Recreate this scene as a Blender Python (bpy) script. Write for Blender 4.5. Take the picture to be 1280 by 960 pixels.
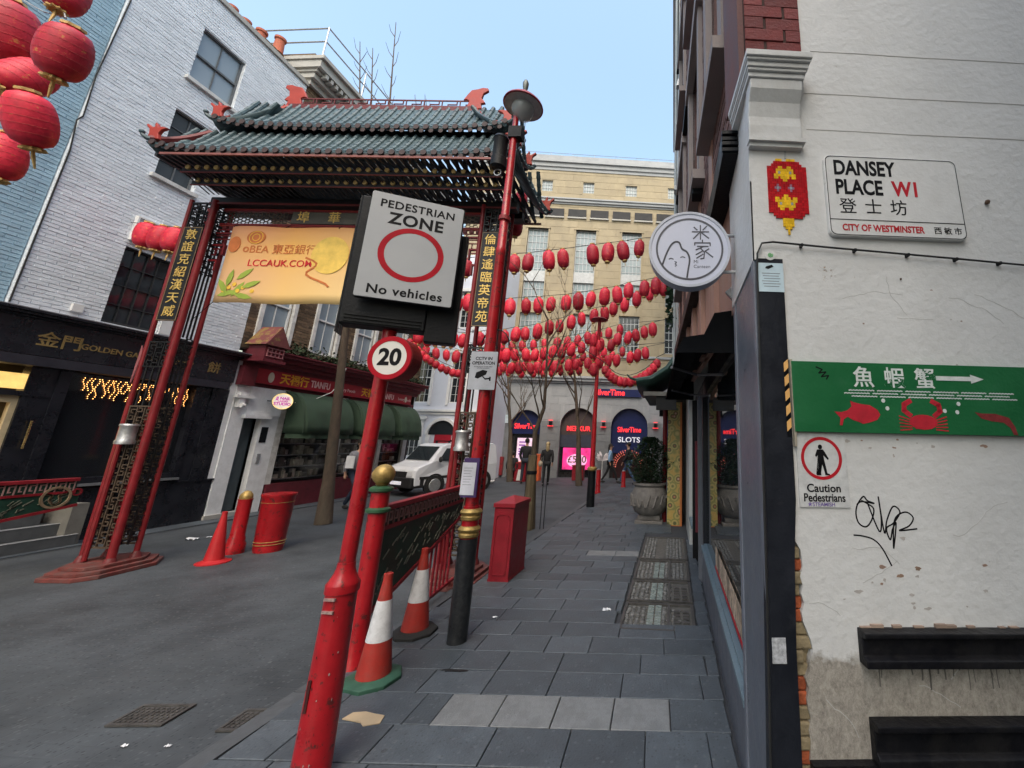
import bpy, math, random
from mathutils import Matrix, Vector
random.seed(7)
R=math.radians
SC=bpy.context.scene
COL=SC.collection
for o in list(bpy.data.objects): bpy.data.objects.remove(o)

# ------------------------------------------------------------ camera (a wide phone lens, off-centre crop = lens shift)
FPX=500.; CX=816.; CY=439.63; EYE=1.7
def _cd(x,y): return Vector((x-CX,-(y-CY),-FPX)).normalized()
_Z=_cd(859,-1737); _Y=_cd(842,555); _Y=(_Y-_Z*_Y.dot(_Z)).normalized(); _X=_Y.cross(_Z)
ROT=Matrix((_X,_Y,_Z))
cam=bpy.data.cameras.new('camera'); camo=bpy.data.objects.new('camera',cam); COL.objects.link(camo)
camo.matrix_world=Matrix.Translation((0,0,EYE))@ROT.to_4x4()
cam.sensor_width=36; cam.lens=FPX/1280*36
cam.shift_x=-(CX-640)/1280; cam.shift_y=(CY-480)/1280
cam.clip_start=.05; cam.clip_end=2000
SC.camera=camo

# ------------------------------------------------------------ world, sun, exposure
SUN_EL=R(55); SUN_AZ=R(168)      # direction towards the sun, azimuth from +Y towards +X
w=bpy.data.worlds.new("World"); SC.world=w; w.use_nodes=True
nt=w.node_tree; nt.nodes.clear()
sky=nt.nodes.new('ShaderNodeTexSky'); sky.sky_type='NISHITA'; sky.sun_disc=False
sky.sun_elevation=SUN_EL; sky.sun_rotation=SUN_AZ; sky.air_density=2.2; sky.dust_density=5; sky.ozone_density=3.2
bg=nt.nodes.new('ShaderNodeBackground'); bg.inputs[1].default_value=.15
ow=nt.nodes.new('ShaderNodeOutputWorld'); nt.links.new(sky.outputs[0],bg.inputs[0]); nt.links.new(bg.outputs[0],ow.inputs[0])
sl=bpy.data.lights.new('sun','SUN'); sl.energy=.5; sl.angle=R(60); sl.color=(1,.975,.945)
so=bpy.data.objects.new('sun',sl); COL.objects.link(so)
sd=Vector((math.sin(SUN_AZ)*math.cos(SUN_EL),math.cos(SUN_AZ)*math.cos(SUN_EL),math.sin(SUN_EL)))
so.rotation_euler=sd.to_track_quat('Z','Y').to_euler()
SC.view_settings.view_transform='Standard'; SC.view_settings.look='None'
SC.view_settings.exposure=1.22; SC.view_settings.gamma=1

# ------------------------------------------------------------ materials
_M={}
def spots(m,scale,thr,col,amt,seed=0):
    """chewing-gum blotches and small stains"""
    N=m.node_tree.nodes;L=m.node_tree.links;b=N['Principled BSDF'];src=b.inputs['Base Color'].links[0].from_socket
    g=N.new('ShaderNodeNewGeometry');v=N.new('ShaderNodeTexVoronoi');v.inputs['Scale'].default_value=scale;v.inputs['Randomness'].default_value=1;L.new(g.outputs['Position'],v.inputs[0])
    r=N.new('ShaderNodeMapRange');r.inputs[1].default_value=thr;r.inputs[2].default_value=thr*.7;r.inputs[4].default_value=amt;L.new(v.outputs['Distance'],r.inputs[0])
    sp=N.new('ShaderNodeSeparateColor');L.new(v.outputs['Color'],sp.inputs[0]);gt=N.new('ShaderNodeMath');gt.operation='GREATER_THAN';gt.inputs[1].default_value=.55;L.new(sp.outputs[0],gt.inputs[0])
    mu=N.new('ShaderNodeMath');mu.operation='MULTIPLY';L.new(r.outputs[0],mu.inputs[0]);L.new(gt.outputs[0],mu.inputs[1])
    mx=N.new('ShaderNodeMix');mx.data_type='RGBA';L.new(mu.outputs[0],mx.inputs[0]);L.new(src,mx.inputs[6]);mx.inputs[7].default_value=(*col,1);L.new(mx.outputs[2],b.inputs['Base Color'])
def M(name,col,rough=.6,metal=0,var=.18,sc=6,bump=.15,bsc=60,emit=0,isl=0,orand=0,dirt=0,dirtcol=(.03,.028,.025),spec=.35,stretch=(1,1,1),alpha=None,bdist=.004,coat=0,dsc=3,damt=(.45,.62)):
    if name in _M: return _M[name]
    m=bpy.data.materials.new(name); m.use_nodes=True; n=m.node_tree; N=n.nodes; L=n.links
    b=N['Principled BSDF']; b.inputs['Roughness'].default_value=rough; b.inputs['Metallic'].default_value=metal
    b.inputs['Specular IOR Level'].default_value=spec
    if coat: b.inputs['Coat Weight'].default_value=coat; b.inputs['Coat Roughness'].default_value=.15
    tc=N.new('ShaderNodeTexCoord'); mp=N.new('ShaderNodeMapping'); mp.inputs['Scale'].default_value=stretch
    L.new(tc.outputs['Object'],mp.inputs[0])
    no=N.new('ShaderNodeTexNoise'); no.inputs['Scale'].default_value=sc; no.inputs['Detail'].default_value=6; no.inputs['Roughness'].default_value=.65
    L.new(mp.outputs[0],no.inputs[0])
    fac=N.new('ShaderNodeMapRange'); fac.inputs[1].default_value=.3; fac.inputs[2].default_value=.7
    fac.inputs[3].default_value=1-var; fac.inputs[4].default_value=1+var
    L.new(no.outputs[0],fac.inputs[0]); f=fac.outputs[0]
    for k,sock in ((isl,'isl'),(orand,'obj')):
        if k:
            if sock=='isl': g=N.new('ShaderNodeNewGeometry'); o=g.outputs['Random Per Island']
            else: g=N.new('ShaderNodeObjectInfo'); o=g.outputs['Random']
            r=N.new('ShaderNodeMapRange'); r.inputs[3].default_value=1-k; r.inputs[4].default_value=1+k; L.new(o,r.inputs[0])
            mm=N.new('ShaderNodeMath'); mm.operation='MULTIPLY'; L.new(f,mm.inputs[0]); L.new(r.outputs[0],mm.inputs[1]); f=mm.outputs[0]
    vm=N.new('ShaderNodeVectorMath'); vm.operation='SCALE'; vm.inputs[0].default_value=col[:3]; L.new(f,vm.inputs['Scale'])
    out=vm.outputs[0]
    if dirt:
        n2=N.new('ShaderNodeTexNoise'); n2.inputs['Scale'].default_value=dsc; n2.inputs['Detail'].default_value=9; n2.inputs['Roughness'].default_value=.72
        L.new(mp.outputs[0],n2.inputs[0])
        r2=N.new('ShaderNodeMapRange'); r2.inputs[1].default_value=damt[0]; r2.inputs[2].default_value=damt[1]; r2.inputs[4].default_value=dirt
        L.new(n2.outputs[0],r2.inputs[0])
        mx=N.new('ShaderNodeMix'); mx.data_type='RGBA'; L.new(r2.outputs[0],mx.inputs[0]); L.new(out,mx.inputs[6]); mx.inputs[7].default_value=(*dirtcol,1); out=mx.outputs[2]
    L.new(out,b.inputs['Base Color'])
    if bump:
        n3=N.new('ShaderNodeTexNoise'); n3.inputs['Scale'].default_value=bsc; n3.inputs['Detail'].default_value=5; L.new(tc.outputs['Object'],n3.inputs[0])
        bp=N.new('ShaderNodeBump'); bp.inputs['Strength'].default_value=bump; bp.inputs['Distance'].default_value=bdist*3
        L.new(n3.outputs[0],bp.inputs['Height']); L.new(bp.outputs[0],b.inputs['Normal'])
        rr=N.new('ShaderNodeMapRange'); rr.inputs[1].default_value=.3; rr.inputs[2].default_value=.7
        rr.inputs[3].default_value=max(.02,rough-.1); rr.inputs[4].default_value=min(1,rough+.12); L.new(no.outputs[0],rr.inputs[0]); L.new(rr.outputs[0],b.inputs['Roughness'])
    if emit: L.new(out,b.inputs['Emission Color']); b.inputs['Emission Strength'].default_value=emit
    if alpha is not None: b.inputs['Alpha'].default_value=alpha
    _M[name]=m; return m
def GL(name,tint=(.02,.025,.03),rough=.04,tr=0):
    if name in _M: return _M[name]
    m=bpy.data.materials.new(name); m.use_nodes=True; b=m.node_tree.nodes['Principled BSDF']
    b.inputs['Base Color'].default_value=(*tint,1); b.inputs['Roughness'].default_value=rough; b.inputs['IOR'].default_value=1.5
    b.inputs['Specular IOR Level'].default_value=.6
    if tr:
        b.inputs['Alpha'].default_value=1-tr
    n=m.node_tree.nodes.new('ShaderNodeTexNoise'); n.inputs['Scale'].default_value=1.3
    bp=m.node_tree.nodes.new('ShaderNodeBump'); bp.inputs['Strength'].default_value=.06; bp.inputs['Distance'].default_value=.05
    m.node_tree.links.new(n.outputs[0],bp.inputs['Height']); m.node_tree.links.new(bp.outputs[0],b.inputs['Normal'])
    _M[name]=m; return m

# ------------------------------------------------------------ mesh building
class B:
    def __init__(s,m=None): s.v=[];s.f=[];s.sm=[];s.m=m
    def add(s,vs,fs,smooth=False):
        o=len(s.v)
        s.v+= [s.m@Vector(p) for p in vs] if s.m else [Vector(p) for p in vs]
        s.f+=[tuple(i+o for i in f) for f in fs]; s.sm+=[smooth]*len(fs); return s
    def box(s,x0,x1,y0,y1,z0,z1):
        if x0>x1:x0,x1=x1,x0
        if y0>y1:y0,y1=y1,y0
        if z0>z1:z0,z1=z1,z0
        return s.add([(x,y,z) for z in(z0,z1) for y in (y0,y1) for x in (x0,x1)],[(0,2,3,1),(4,5,7,6),(0,1,5,4),(2,6,7,3),(0,4,6,2),(1,3,7,5)])
    def prism(s,pts,off):
        off=Vector(off); P=[Vector(p) for p in pts]; n=len(P)
        return s.add(P+[p+off for p in P],[tuple(range(n))[::-1],tuple(range(n,2*n))]+[(i,(i+1)%n,n+(i+1)%n,n+i) for i in range(n)])
    def bar(s,p0,p1,w,h=None,up=(0,0,1)):
        h=h or w; p0=Vector(p0);p1=Vector(p1); d=(p1-p0).normalized(); u=Vector(up)
        if abs(d.dot(u))>.98: u=Vector((0,1,0))
        a=d.cross(u).normalized()*w/2; b=a.cross(d).normalized()*h/2
        return s.prism([p0-a-b,p0+a-b,p0+a+b,p0-a+b],p1-p0)
    def tube(s,pts,r,n=8,cap=True):
        pts=[Vector(p) for p in pts]; 
        rs=r if isinstance(r,(list,tuple)) else [r]*len(pts); V=[]
        prev=None
        for i,p in enumerate(pts):
            d=(pts[min(i+1,len(pts)-1)]-pts[max(i-1,0)]).normalized()
            if prev is None:
                u=Vector((0,0,1)) if abs(d.z)<.9 else Vector((1,0,0))
                a=d.cross(u).normalized()
            else: a=(prev-d*prev.dot(d)).normalized()
            prev=a; b=d.cross(a)
            V+=[p+(a*math.cos(2*math.pi*k/n)+b*math.sin(2*math.pi*k/n))*rs[i] for k in range(n)]
        F=[(i*n+k,i*n+(k+1)%n,(i+1)*n+(k+1)%n,(i+1)*n+k) for i in range(len(pts)-1) for k in range(n)]
        s.add(V,F,True)
        if cap:
            s.add(V[:n],[tuple(range(n))[::-1]]); s.add(V[-n:],[tuple(range(n))])
        return s
    def lathe(s,prof,c=(0,0,0),n=20,ax='z',scal=None):
        V=[];c=Vector(c)
        for r,z in prof:
            for k in range(n):
                a=2*math.pi*k/n; rr=r*(1-(scal or 0)*(k%2))
                p=(rr*math.cos(a),rr*math.sin(a),z)
                if ax=='y': p=(p[0],p[2],-p[1])
                if ax=='x': p=(p[2],p[1],-p[0])
                V.append(c+Vector(p))
        F=[(i*n+k,i*n+(k+1)%n,(i+1)*n+(k+1)%n,(i+1)*n+k) for i in range(len(prof)-1) for k in range(n)]
        s.add(V,F,True)
        if prof[0][0]>1e-4: s.add(V[:n],[tuple(range(n))[::-1]])
        if prof[-1][0]>1e-4: s.add(V[-n:],[tuple(range(n))])
        return s
    def ball(s,c,rx,ry=None,rz=None,n=12,m=8):
        ry=ry or rx; rz=rz or rx; V=[];c=Vector(c)
        for i in range(m+1):
            t=math.pi*i/m
            for k in range(n): V.append(c+Vector((rx*math.sin(t)*math.cos(2*math.pi*k/n),ry*math.sin(t)*math.sin(2*math.pi*k/n),-rz*math.cos(t))))
        return s.add(V,[(i*n+k,i*n+(k+1)%n,(i+1)*n+(k+1)%n,(i+1)*n+k) for i in range(m) for k in range(n)],True)
    def ring(s,c,r0,r1,y0,y1,n=40):   # flat ring in xz, thickness along y
        V=[]
        for r in (r0,r1):
            for y in (y0,y1):
                for k in range(n):
                    a=2*math.pi*k/n; V.append((c[0]+r*math.cos(a),c[1]+y,c[2]+r*math.sin(a)))
        F=[]
        for k in range(n):
            j=(k+1)%n
            F+=[(k,j,2*n+j,2*n+k),(n+k,3*n+k,3*n+j,n+j),(2*n+k,2*n+j,3*n+j,3*n+k),(k,n+k,n+j,j)]
        return s.add(V,F)
    def sheet(s,P):   # grid of points rows x cols
        r=len(P);c=len(P[0])
        return s.add([p for row in P for p in row],[(i*c+j,i*c+j+1,(i+1)*c+j+1,(i+1)*c+j) for i in range(r-1) for j in range(c-1)],True)
    def mesh(s,name,mat,inv=None):
        me=bpy.data.meshes.new(name)
        me.from_pydata([inv@v for v in s.v] if inv else s.v,[],s.f)
        me.polygons.foreach_set('use_smooth',s.sm)
        me.update()
        if any(s.sm):
            try: me.set_sharp_from_angle(angle=R(38))
            except Exception: pass
        if mat: me.materials.append(mat)
        return me
WM={}
def part(parent,name,mb,mat,bevel=0,label=None,kind=None,local=False):
    """links a B as ONE mesh object; world coordinates unless local"""
    inv=None
    if parent is not None and not local: inv=WM[parent.name].inverted()
    o=bpy.data.objects.new(name,mb.mesh(name,mat,inv)); COL.objects.link(o)
    o.parent=parent; WM[o.name]=WM[parent.name] if parent is not None else Matrix()
    if label:o['label']=label
    if kind:o['kind']=kind
    if bevel:
        bv=o.modifiers.new('bevel','BEVEL'); bv.width=bevel; bv.segments=2; bv.limit_method='ANGLE'; bv.angle_limit=R(35)
    return o
def piece(parent,name,mesh,loc,rz=0,scale=None,rot=None):
    o=bpy.data.objects.new(name,mesh); COL.objects.link(o); o.parent=parent; o.location=loc
    o.rotation_euler=rot or (0,0,rz)
    if scale:o.scale=scale
    return o
def thing(name,label,cat,loc=(0,0,0),rz=0,group=None):
    o=bpy.data.objects.new(name,None); COL.objects.link(o); o.empty_display_size=.1
    o.location=loc; o.rotation_euler=(0,0,rz); WM[o.name]=Matrix.Translation(loc)@Matrix.Rotation(rz,4,'Z')
    o['label']=label; o['category']=cat
    if group:o['group']=group
    return o
def solo(name,label,cat,mb,mat,loc=(0,0,0),group=None,bevel=0,rz=0):
    """a thing that is one mesh, built in world coordinates, origin moved to loc"""
    W=Matrix.Translation(loc)
    o=bpy.data.objects.new(name,mb.mesh(name,mat,W.inverted())); COL.objects.link(o); o.location=loc; WM[o.name]=W
    o['label']=label;o['category']=cat
    if group:o['group']=group
    if bevel:
        bv=o.modifiers.new('bevel','BEVEL'); bv.width=bevel; bv.segments=2; bv.limit_method='ANGLE'; bv.angle_limit=R(35)
    return o
def setting(name,mb,mat):
    o=bpy.data.objects.new(name,mb.mesh(name,mat)); COL.objects.link(o); o['kind']='structure'; WM[o.name]=Matrix(); return o
def parts(parent,name,bs,mat,**k):
    for b in bs: part(parent,name,b,mat,**k)
def kids(o): return [c for c in bpy.data.objects if c.parent==o]
def tree_of(o): return (o,[tree_of(c) for c in kids(o)])
def copy_tree(t,loc,rz=0,label=None,scale=None,parent=None):
    o,ch=t; c=o.copy(); COL.objects.link(c)
    if parent is None:
        c.location=loc; c.rotation_euler=(0,0,rz)
        if label:c['label']=label
        if scale:c.scale=(scale,)*3 if not isinstance(scale,tuple) else scale
    else: c.parent=parent
    for k in ch: copy_tree(k,None,parent=c)
    return c
def text(body,size,mat_world,ext=.002,bold=0,align='CENTER',sx=1,res=4,va='CENTER',sp=1):
    """returns a B holding the letters as real geometry; mat_world maps (right, up, out)"""
    cu=bpy.data.curves.new('t','FONT'); cu.body=body; cu.size=size; cu.extrude=ext; cu.offset=bold*size; cu.align_x=align; cu.align_y=va; cu.resolution_u=res; cu.space_character=sp
    o=bpy.data.objects.new('t',cu); COL.objects.link(o)
    bpy.context.view_layer.update()
    me=bpy.data.meshes.new_from_object(o.evaluated_get(bpy.context.evaluated_depsgraph_get()))
    b=B(); S=Matrix.Diagonal((sx,1,1,1))
    b.add([mat_world@S@v.co for v in me.vertices],[tuple(p.vertices) for p in me.polygons])
    bpy.data.objects.remove(o); bpy.data.meshes.remove(me); bpy.data.curves.remove(cu)
    return b
def frame(origin,right,up=(0,0,1)):
    r=Vector(right).normalized(); u=Vector(up); u=(u-r*u.dot(r)).normalized(); n=r.cross(u)
    return Matrix(((r.x,u.x,n.x,origin[0]),(r.y,u.y,n.y,origin[1]),(r.z,u.z,n.z,origin[2]),(0,0,0,1)))
def poly(F,pts,t,z=0):
    """polygon pts (right,up) on frame F, thickness t outwards from z"""
    b=B(); n=len(pts)
    V=[F@Vector((x,y,z+t)) for x,y in pts]+[F@Vector((x,y,z)) for x,y in pts]
    b.add(V,[tuple(range(n)),tuple(range(n,2*n))[::-1]]+[(i,n+i,n+(i+1)%n,(i+1)%n) for i in range(n)])
    return b
def disc(F,cx,cy,rx,ry,t,z=0,n=32): return poly(F,[(cx+rx*math.cos(2*math.pi*k/n),cy+ry*math.sin(2*math.pi*k/n)) for k in range(n)],t,z)
def ringf(F,cx,cy,r0,r1,t,z=0,n=48):
    b=B(); V=[]
    for zz in (z,z+t):
        for r in (r0,r1): V+=[F@Vector((cx+r*math.cos(2*math.pi*k/n),cy+r*math.sin(2*math.pi*k/n),zz)) for k in range(n)]
    Fs=[]
    for k in range(n):
        j=(k+1)%n; Fs+=[(2*n+k,3*n+k,3*n+j,2*n+j),(k,j,n+j,n+k),(n+k,n+j,3*n+j,3*n+k),(k,2*n+k,2*n+j,j)]
    return b.add(V,Fs)
def fbox(F,x0,x1,y0,y1,z0,z1,b=None):
    b=b or B(); o=len(b.v)
    q=B().box(x0,x1,y0,y1,z0,z1); return b.add([F@v for v in q.v],q.f)
def stroke(F,pts,wd,t,z=0,b=None):
    """painted stroke of quads following pts on frame F"""
    b=b or B()
    for i in range(len(pts)-1):
        a=Vector(pts[i]);c=Vector(pts[i+1]); d=(c-a)
        if d.length<1e-6: continue
        d.normalize(); n=Vector((-d.y,d.x))*wd/2; e=d*wd*.25
        P=[a-e-n,c+e-n,c+e+n,a-e+n]
        q=poly(F,[tuple(p) for p in P],t,z); b.add(q.v,q.f)
    return b
def join(*bs):
    r=B()
    for b in bs:
        o=len(r.v); r.v+=b.v; r.f+=[tuple(i+o for i in f) for f in b.f]; r.sm+=b.sm
    return r
def ray(x,y): return ROT@_cd(x,y)
def at(x,y,Y=None,X=None,Z=None):
    r=ray(x,y); o=Vector((0,0,EYE))
    k=(Y/r.y) if Y is not None else (X/r.x) if X is not None else (Z-EYE)/r.z
    return o+r*k

# palette
red=M('red_gloss_paint',(.36,.010,.016),.34,var=.22,sc=5,bump=.2,bsc=30,dirt=.85,dirtcol=(.07,.022,.02),dsc=15,damt=(.56,.62),coat=.2)
dred=M('dark_red_paint',(.27,.02,.025),.5,var=.25,sc=8,dirt=.5,dirtcol=(.07,.03,.03),dsc=9)
black=M('black_paint',(.007,.008,.010),.5,spec=.2,var=.3,sc=9,dirt=.3,dirtcol=(.08,.08,.08),dsc=12,damt=(.62,.8))
gold=M('gold_paint',(.42,.29,.1),.48,.55,var=.3,sc=20,dirt=.4,dirtcol=(.15,.1,.04),dsc=25)
goldtext=M('gold_leaf_lettering',(.8,.55,.16),.4,.3,var=.15)
white=M('white_paint',(.75,.75,.74),.5,var=.06,sc=5,dirt=.25,dirtcol=(.4,.4,.38),dsc=4)
offw=M('aged_white_paint',(.62,.62,.6),.55,var=.1,sc=3,dirt=.5,dirtcol=(.3,.29,.27),dsc=5)
galv=M('galvanised_steel',(.45,.46,.47),.45,.7,var=.2,sc=20)
tyre=M('black_rubber',(.02,.02,.02),.8,var=.2)
ink=M('black_vinyl_lettering',(.008,.008,.009),.6,bump=0,spec=.1)
# ============================================================ ground
def roadmat():
    m=M('granite_sett_road',(.055,.063,.071),.62,var=.42,sc=1.3,bump=.0,dirt=.5,dirtcol=(.088,.096,.103),dsc=1.1,damt=(.5,.75))
    N=m.node_tree.nodes;L=m.node_tree.links;b=N['Principled BSDF']
    tc=N.new('ShaderNodeTexCoord'); br=N.new('ShaderNodeTexBrick'); br.inputs['Scale'].default_value=1
    br.inputs['Brick Width'].default_value=.2; br.inputs['Row Height'].default_value=.1; br.inputs['Mortar Size'].default_value=.007; br.inputs['Mortar Smooth'].default_value=.5
    br.inputs['Color1'].default_value=(1,1,1,1);br.inputs['Color2'].default_value=(.78,.78,.8,1);br.inputs['Mortar'].default_value=(.62,.62,.62,1)
    L.new(tc.outputs['Object'],br.inputs[0])
    base=b.inputs['Base Color'].links[0].from_socket
    mx=N.new('ShaderNodeMix');mx.data_type='RGBA';mx.blend_type='MULTIPLY';mx.inputs[0].default_value=.13
    L.new(base,mx.inputs[6]);L.new(br.outputs[0],mx.inputs[7]);L.new(mx.outputs[2],b.inputs['Base Color'])
    ns=N.new('ShaderNodeTexNoise');ns.inputs['Scale'].default_value=55;ns.inputs['Detail'].default_value=8;L.new(tc.outputs['Object'],ns.inputs[0])
    ad=N.new('ShaderNodeMath');ad.operation='MULTIPLY_ADD';L.new(ns.outputs[0],ad.inputs[0]);ad.inputs[1].default_value=.5
    inv=N.new('ShaderNodeMath');inv.operation='MULTIPLY';inv.inputs[1].default_value=-.35;L.new(br.outputs['Fac'],inv.inputs[0]);L.new(inv.outputs[0],ad.inputs[2])
    bp=N.new('ShaderNodeBump');bp.inputs['Strength'].default_value=.35;bp.inputs['Distance'].default_value=.005;L.new(ad.outputs[0],bp.inputs['Height']);L.new(bp.outputs[0],b.inputs['Normal'])
    return m
road=roadmat()
setting('road',B().add([(-400,-400,0),(400,-400,0),(400,400,0),(-400,400,0)],[(0,1,2,3)]),road)
# paving bed and slabs: the pavement stands 30 mm proud of the road
RZ=.045
PF=Matrix.Translation((0,0,0))@Matrix.Rotation(RZ,4,'Z')
bedm=M('paving_joint_sand',(.05,.053,.06),.85,var=.2,sc=20)
PXL=-2.42
bed=setting('pavement',B().add([(PXL,-3,.005),(.6,-3,.005),(.6,19.0,.005),(PXL,19.0,.005)],[(0,1,2,3)]).add([(-9.6,-3,.004),(-9.0,-3,.004),(-9.0,19,.004),(-9.6,19,.004)],[(0,1,2,3)]),bedm)
slabm=M('york_stone_slab',(.078,.093,.108),.52,var=.32,sc=2.2,bump=.25,bsc=70,orand=.2,isl=.16,dirt=.55,dirtcol=(.05,.055,.06),dsc=2.6,damt=(.48,.66))
slabl=M('pale_granite_slab',(.19,.2,.205),.6,var=.12,sc=30,bump=.3,bsc=120,orand=.08,dirt=.5,dirtcol=(.12,.125,.13),dsc=6)
spots(slabm,4.5,.09,(.05,.053,.058),.6); spots(slabm,7,.07,(.2,.205,.21),.45); spots(slabl,6,.08,(.12,.12,.125),.6)
spots(road,28,.3,(.10,.11,.12),.6); spots(road,40,.32,(.022,.026,.03),.7); spots(slabm,26,.3,(.13,.145,.16),.45); spots(slabm,40,.3,(.04,.047,.055),.55); spots(road,4,.08,(.15,.155,.16),.5); spots(road,6,.07,(.035,.037,.04),.7)
def slabmesh(wd,dp,mat,nm):
    b=B(); e=.0025; h=.028
    V=[(e,e,0),(wd-e,e,0),(wd-e,dp-e,0),(e,dp-e,0),(e,e,h-.003),(wd-e,e,h-.003),(wd-e,dp-e,h-.003),(e,dp-e,h-.003)]
    g=.0065; V+=[(g,g,h),(wd-g,g,h),(wd-g,dp-g,h),(g,dp-g,h)]
    b.add(V,[(0,1,5,4),(1,2,6,5),(2,3,7,6),(3,0,4,7),(4,5,9,8),(5,6,10,9),(6,7,11,10),(7,4,8,11),(8,9,10,11)])
    return b.mesh(nm,mat)
rows=[(2.78,.31),(3.09,.29),(3.38,.28),(3.66,.28),(3.94,.28)]
y=4.22
while y<12.0: rows.append((y,.29)); y+=.29
y=2.78
while y>-.6: y-=.3; rows.append((y,.3))
far=B(); cache={}; nsl=0
def inx(y): return .36 if y<7.6 else -.03
for (y0,dp) in sorted(rows):
    # row lines lean 2.6 degrees: keep the row inside the kerb and the shopfront
    x=PXL+.005+random.uniform(0,.04); first=True
    hole=(-.52,.24) if 4.0<y0<8.0 else None
    while x<inx(y0)-.06:
        wd=random.choice((.36,.44,.5,.5,.56,.62))
        if first: wd*=random.uniform(.35,1)
        if abs(y0-2.78)<.01 and -1.5<x<0: wd=.362
        first=False
        x1=min(x+wd,inx(y0)-.004)
        pale=(abs(y0-2.78)<.01 and -1.52<x<-.15) or (6.5<y0<6.8 and -1.45<x<-.75)
        if abs(y0-2.78)<.01 and x<-1.45<x1: x1=-1.45
        if hole and x<hole[0]<x1: x1=hole[0]
        if hole and hole[0]-.001<=x<hole[1]: x=hole[1]; continue
        wq=round(x1-x,2)
        if wq<.05: x=x1; continue
        key=(wq,dp,pale)
        if key not in cache: cache[key]=slabmesh(wq,dp,slabl if pale else slabm,'paving_slab')
        yy=y0+(x+1)*.045
        if nsl<290 and y0>1.5 and y0<10.5:
            piece(bed,'paving_slab',cache[key],(x,yy,.006+random.uniform(0,.004)),rz=.045 if wq>.1 else 0); nsl+=1
        else:
            me=cache[key]; far.add([Vector((v.co.x+x,v.co.y+yy+v.co.x*.045,v.co.z+.006+random.uniform(0,.0))) for v in me.vertices],[tuple(p.vertices) for p in me.polygons])
        x=x1
for k in range(24):
    y0=12.0+k*.29+.0; x=PXL
    while x<-.04:
        wd=min(random.choice((.4,.5,.6)),-.035-x); 
        far.box(x+.004,x+wd-.004,y0+.004+(x+1)*.04,y0+.286+(x+1)*.04,.006,.034); x+=wd
part(bed,'paving_slabs_beyond',far,slabm,kind='stuff')
# kerb stones flush with paving along the road
kb=B().box(0,.12,0,.9,0,.026).mesh('kerb_stone',M('kerb_granite',(.075,.082,.09),.6,var=.2,sc=20,orand=.15))
for k in range(18): piece(bed,'kerb_stone',kb,(PXL-.119,1.2+k*.905,.002))
# far side pavement in the road level: pale strip at the shopfronts
lb=B()
for k in range(34):
    for j in range(1): lb.box(-9.5+j*.3,-9.06+j*.3,-.0+k*.55,.542+k*.55,.005,.02)
part(bed,'paving_slabs_beyond',lb,slabm,kind='stuff')
# service covers: recessed frames, cobbles and glass lenses
frm=M('cast_iron_worn',(.11,.105,.10),.55,.6,var=.3,sc=14,bsc=120,bump=.4)
cob=M('cobble_infill',(.13,.13,.125),.8,var=.35,sc=10,isl=.4)
lens=M('glass_pavement_lens',(.22,.26,.25),.25,var=.2)
for i,(ya,yb,lab) in enumerate(((4.14,4.78,'pavement light cover of cobbles and glass lenses nearest the camera'),(4.84,5.5,'iron framed pavement cover with dark square grille, second along the shopfront'),(5.56,6.4,'worn cobbled pavement cover between the iron frame and the pale slabs'),(6.48,7.9,'farthest broken cobble cover on the pavement by the shopfront'))):
    t=thing('pavement_cover',lab,'cover',(-.14,(ya+yb)/2,.03),0,'covers set in the pavement')
    x0,x1=-.50,.22; b=B()
    b.box(x0,x1,ya,ya+.03,.004,.035).box(x0,x1,yb-.03,yb,.004,.035).box(x0,x0+.03,ya+.03,yb-.03,.004,.035).box(x1-.03,x1,ya+.03,yb-.03,.004,.035)
    if i<3: b.box(-.05,-.025,ya+.03,yb-.03,.004,.034)
    part(t,'frame',b,frm); part(t,'bed',B().box(x0+.03,x1-.03,ya+.03,yb-.03,.0,.014),M('cover_grit',(.10,.095,.085),.85,var=.4,sc=30,bump=.6))
    c=B(); yy=ya+.05
    while yy<yb-.06:
        xx=x0+.05
        while xx<x1-.06:
            if not(-.27<xx<-.1) and not (i==1 and xx>.0) and not(i==0 and xx>0 and random.random()<.7):
                c.lathe([(.024+random.uniform(-.006,.004),.012),(.022,.024),(.008,.031)],(xx+random.uniform(-.008,.008),yy+random.uniform(-.008,.008),0),n=6)
            xx+=.052
        yy+=.05
    part(t,'cobbles',c,cob,kind='stuff')
    g=B(); yy=ya+.06
    while yy<yb-.08 and i<3:
        for xx in (-.25,-.175,): g.box(xx,xx+.06,yy,yy+.045,.012,.03)
        yy+=.07
    if i<3: part(t,'lens_blocks',g,lens,kind='stuff')
    if i in(0,1):
        h=B()
        for a in range(2):
            for q in range(5): h.box(.015+a*.09,.075+a*.09,ya+.1+q*.08,ya+.15+q*.08,.02,.033)
        part(t,'grille',h,frm,kind='stuff')
# road drains
def drain(x,y,wd,dp,rz,lab):
    t=thing('drain_cover',lab,'drain cover',(x,y,.004),rz,'iron covers in the road')
    b=B().box(-wd/2,wd/2,-dp/2,-dp/2+.02,0,.01).box(-wd/2,wd/2,dp/2-.02,dp/2,0,.01).box(-wd/2,-wd/2+.02,-dp/2+.02,dp/2-.02,0,.01).box(wd/2-.02,wd/2,-dp/2+.02,dp/2-.02,0,.01)
    part(t,'frame',b,frm,local=True)
    c=B(); n=int((wd-.04)/.03); m=int((dp-.04)/.03)
    for i in range(n):
        for j in range(m): c.box(-wd/2+.026+i*.03,-wd/2+.046+i*.03,-dp/2+.026+j*.03,-dp/2+.046+j*.03,.002,.009)
    part(t,'studded_plate',join(c,B().box(-wd/2+.02,wd/2-.02,-dp/2+.02,dp/2-.02,0,.004)),frm,local=True)
drain(-3.2,2.75,.32,.2,.1,'rectangular studded drain cover in the dark road, left of the red pole')
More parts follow.
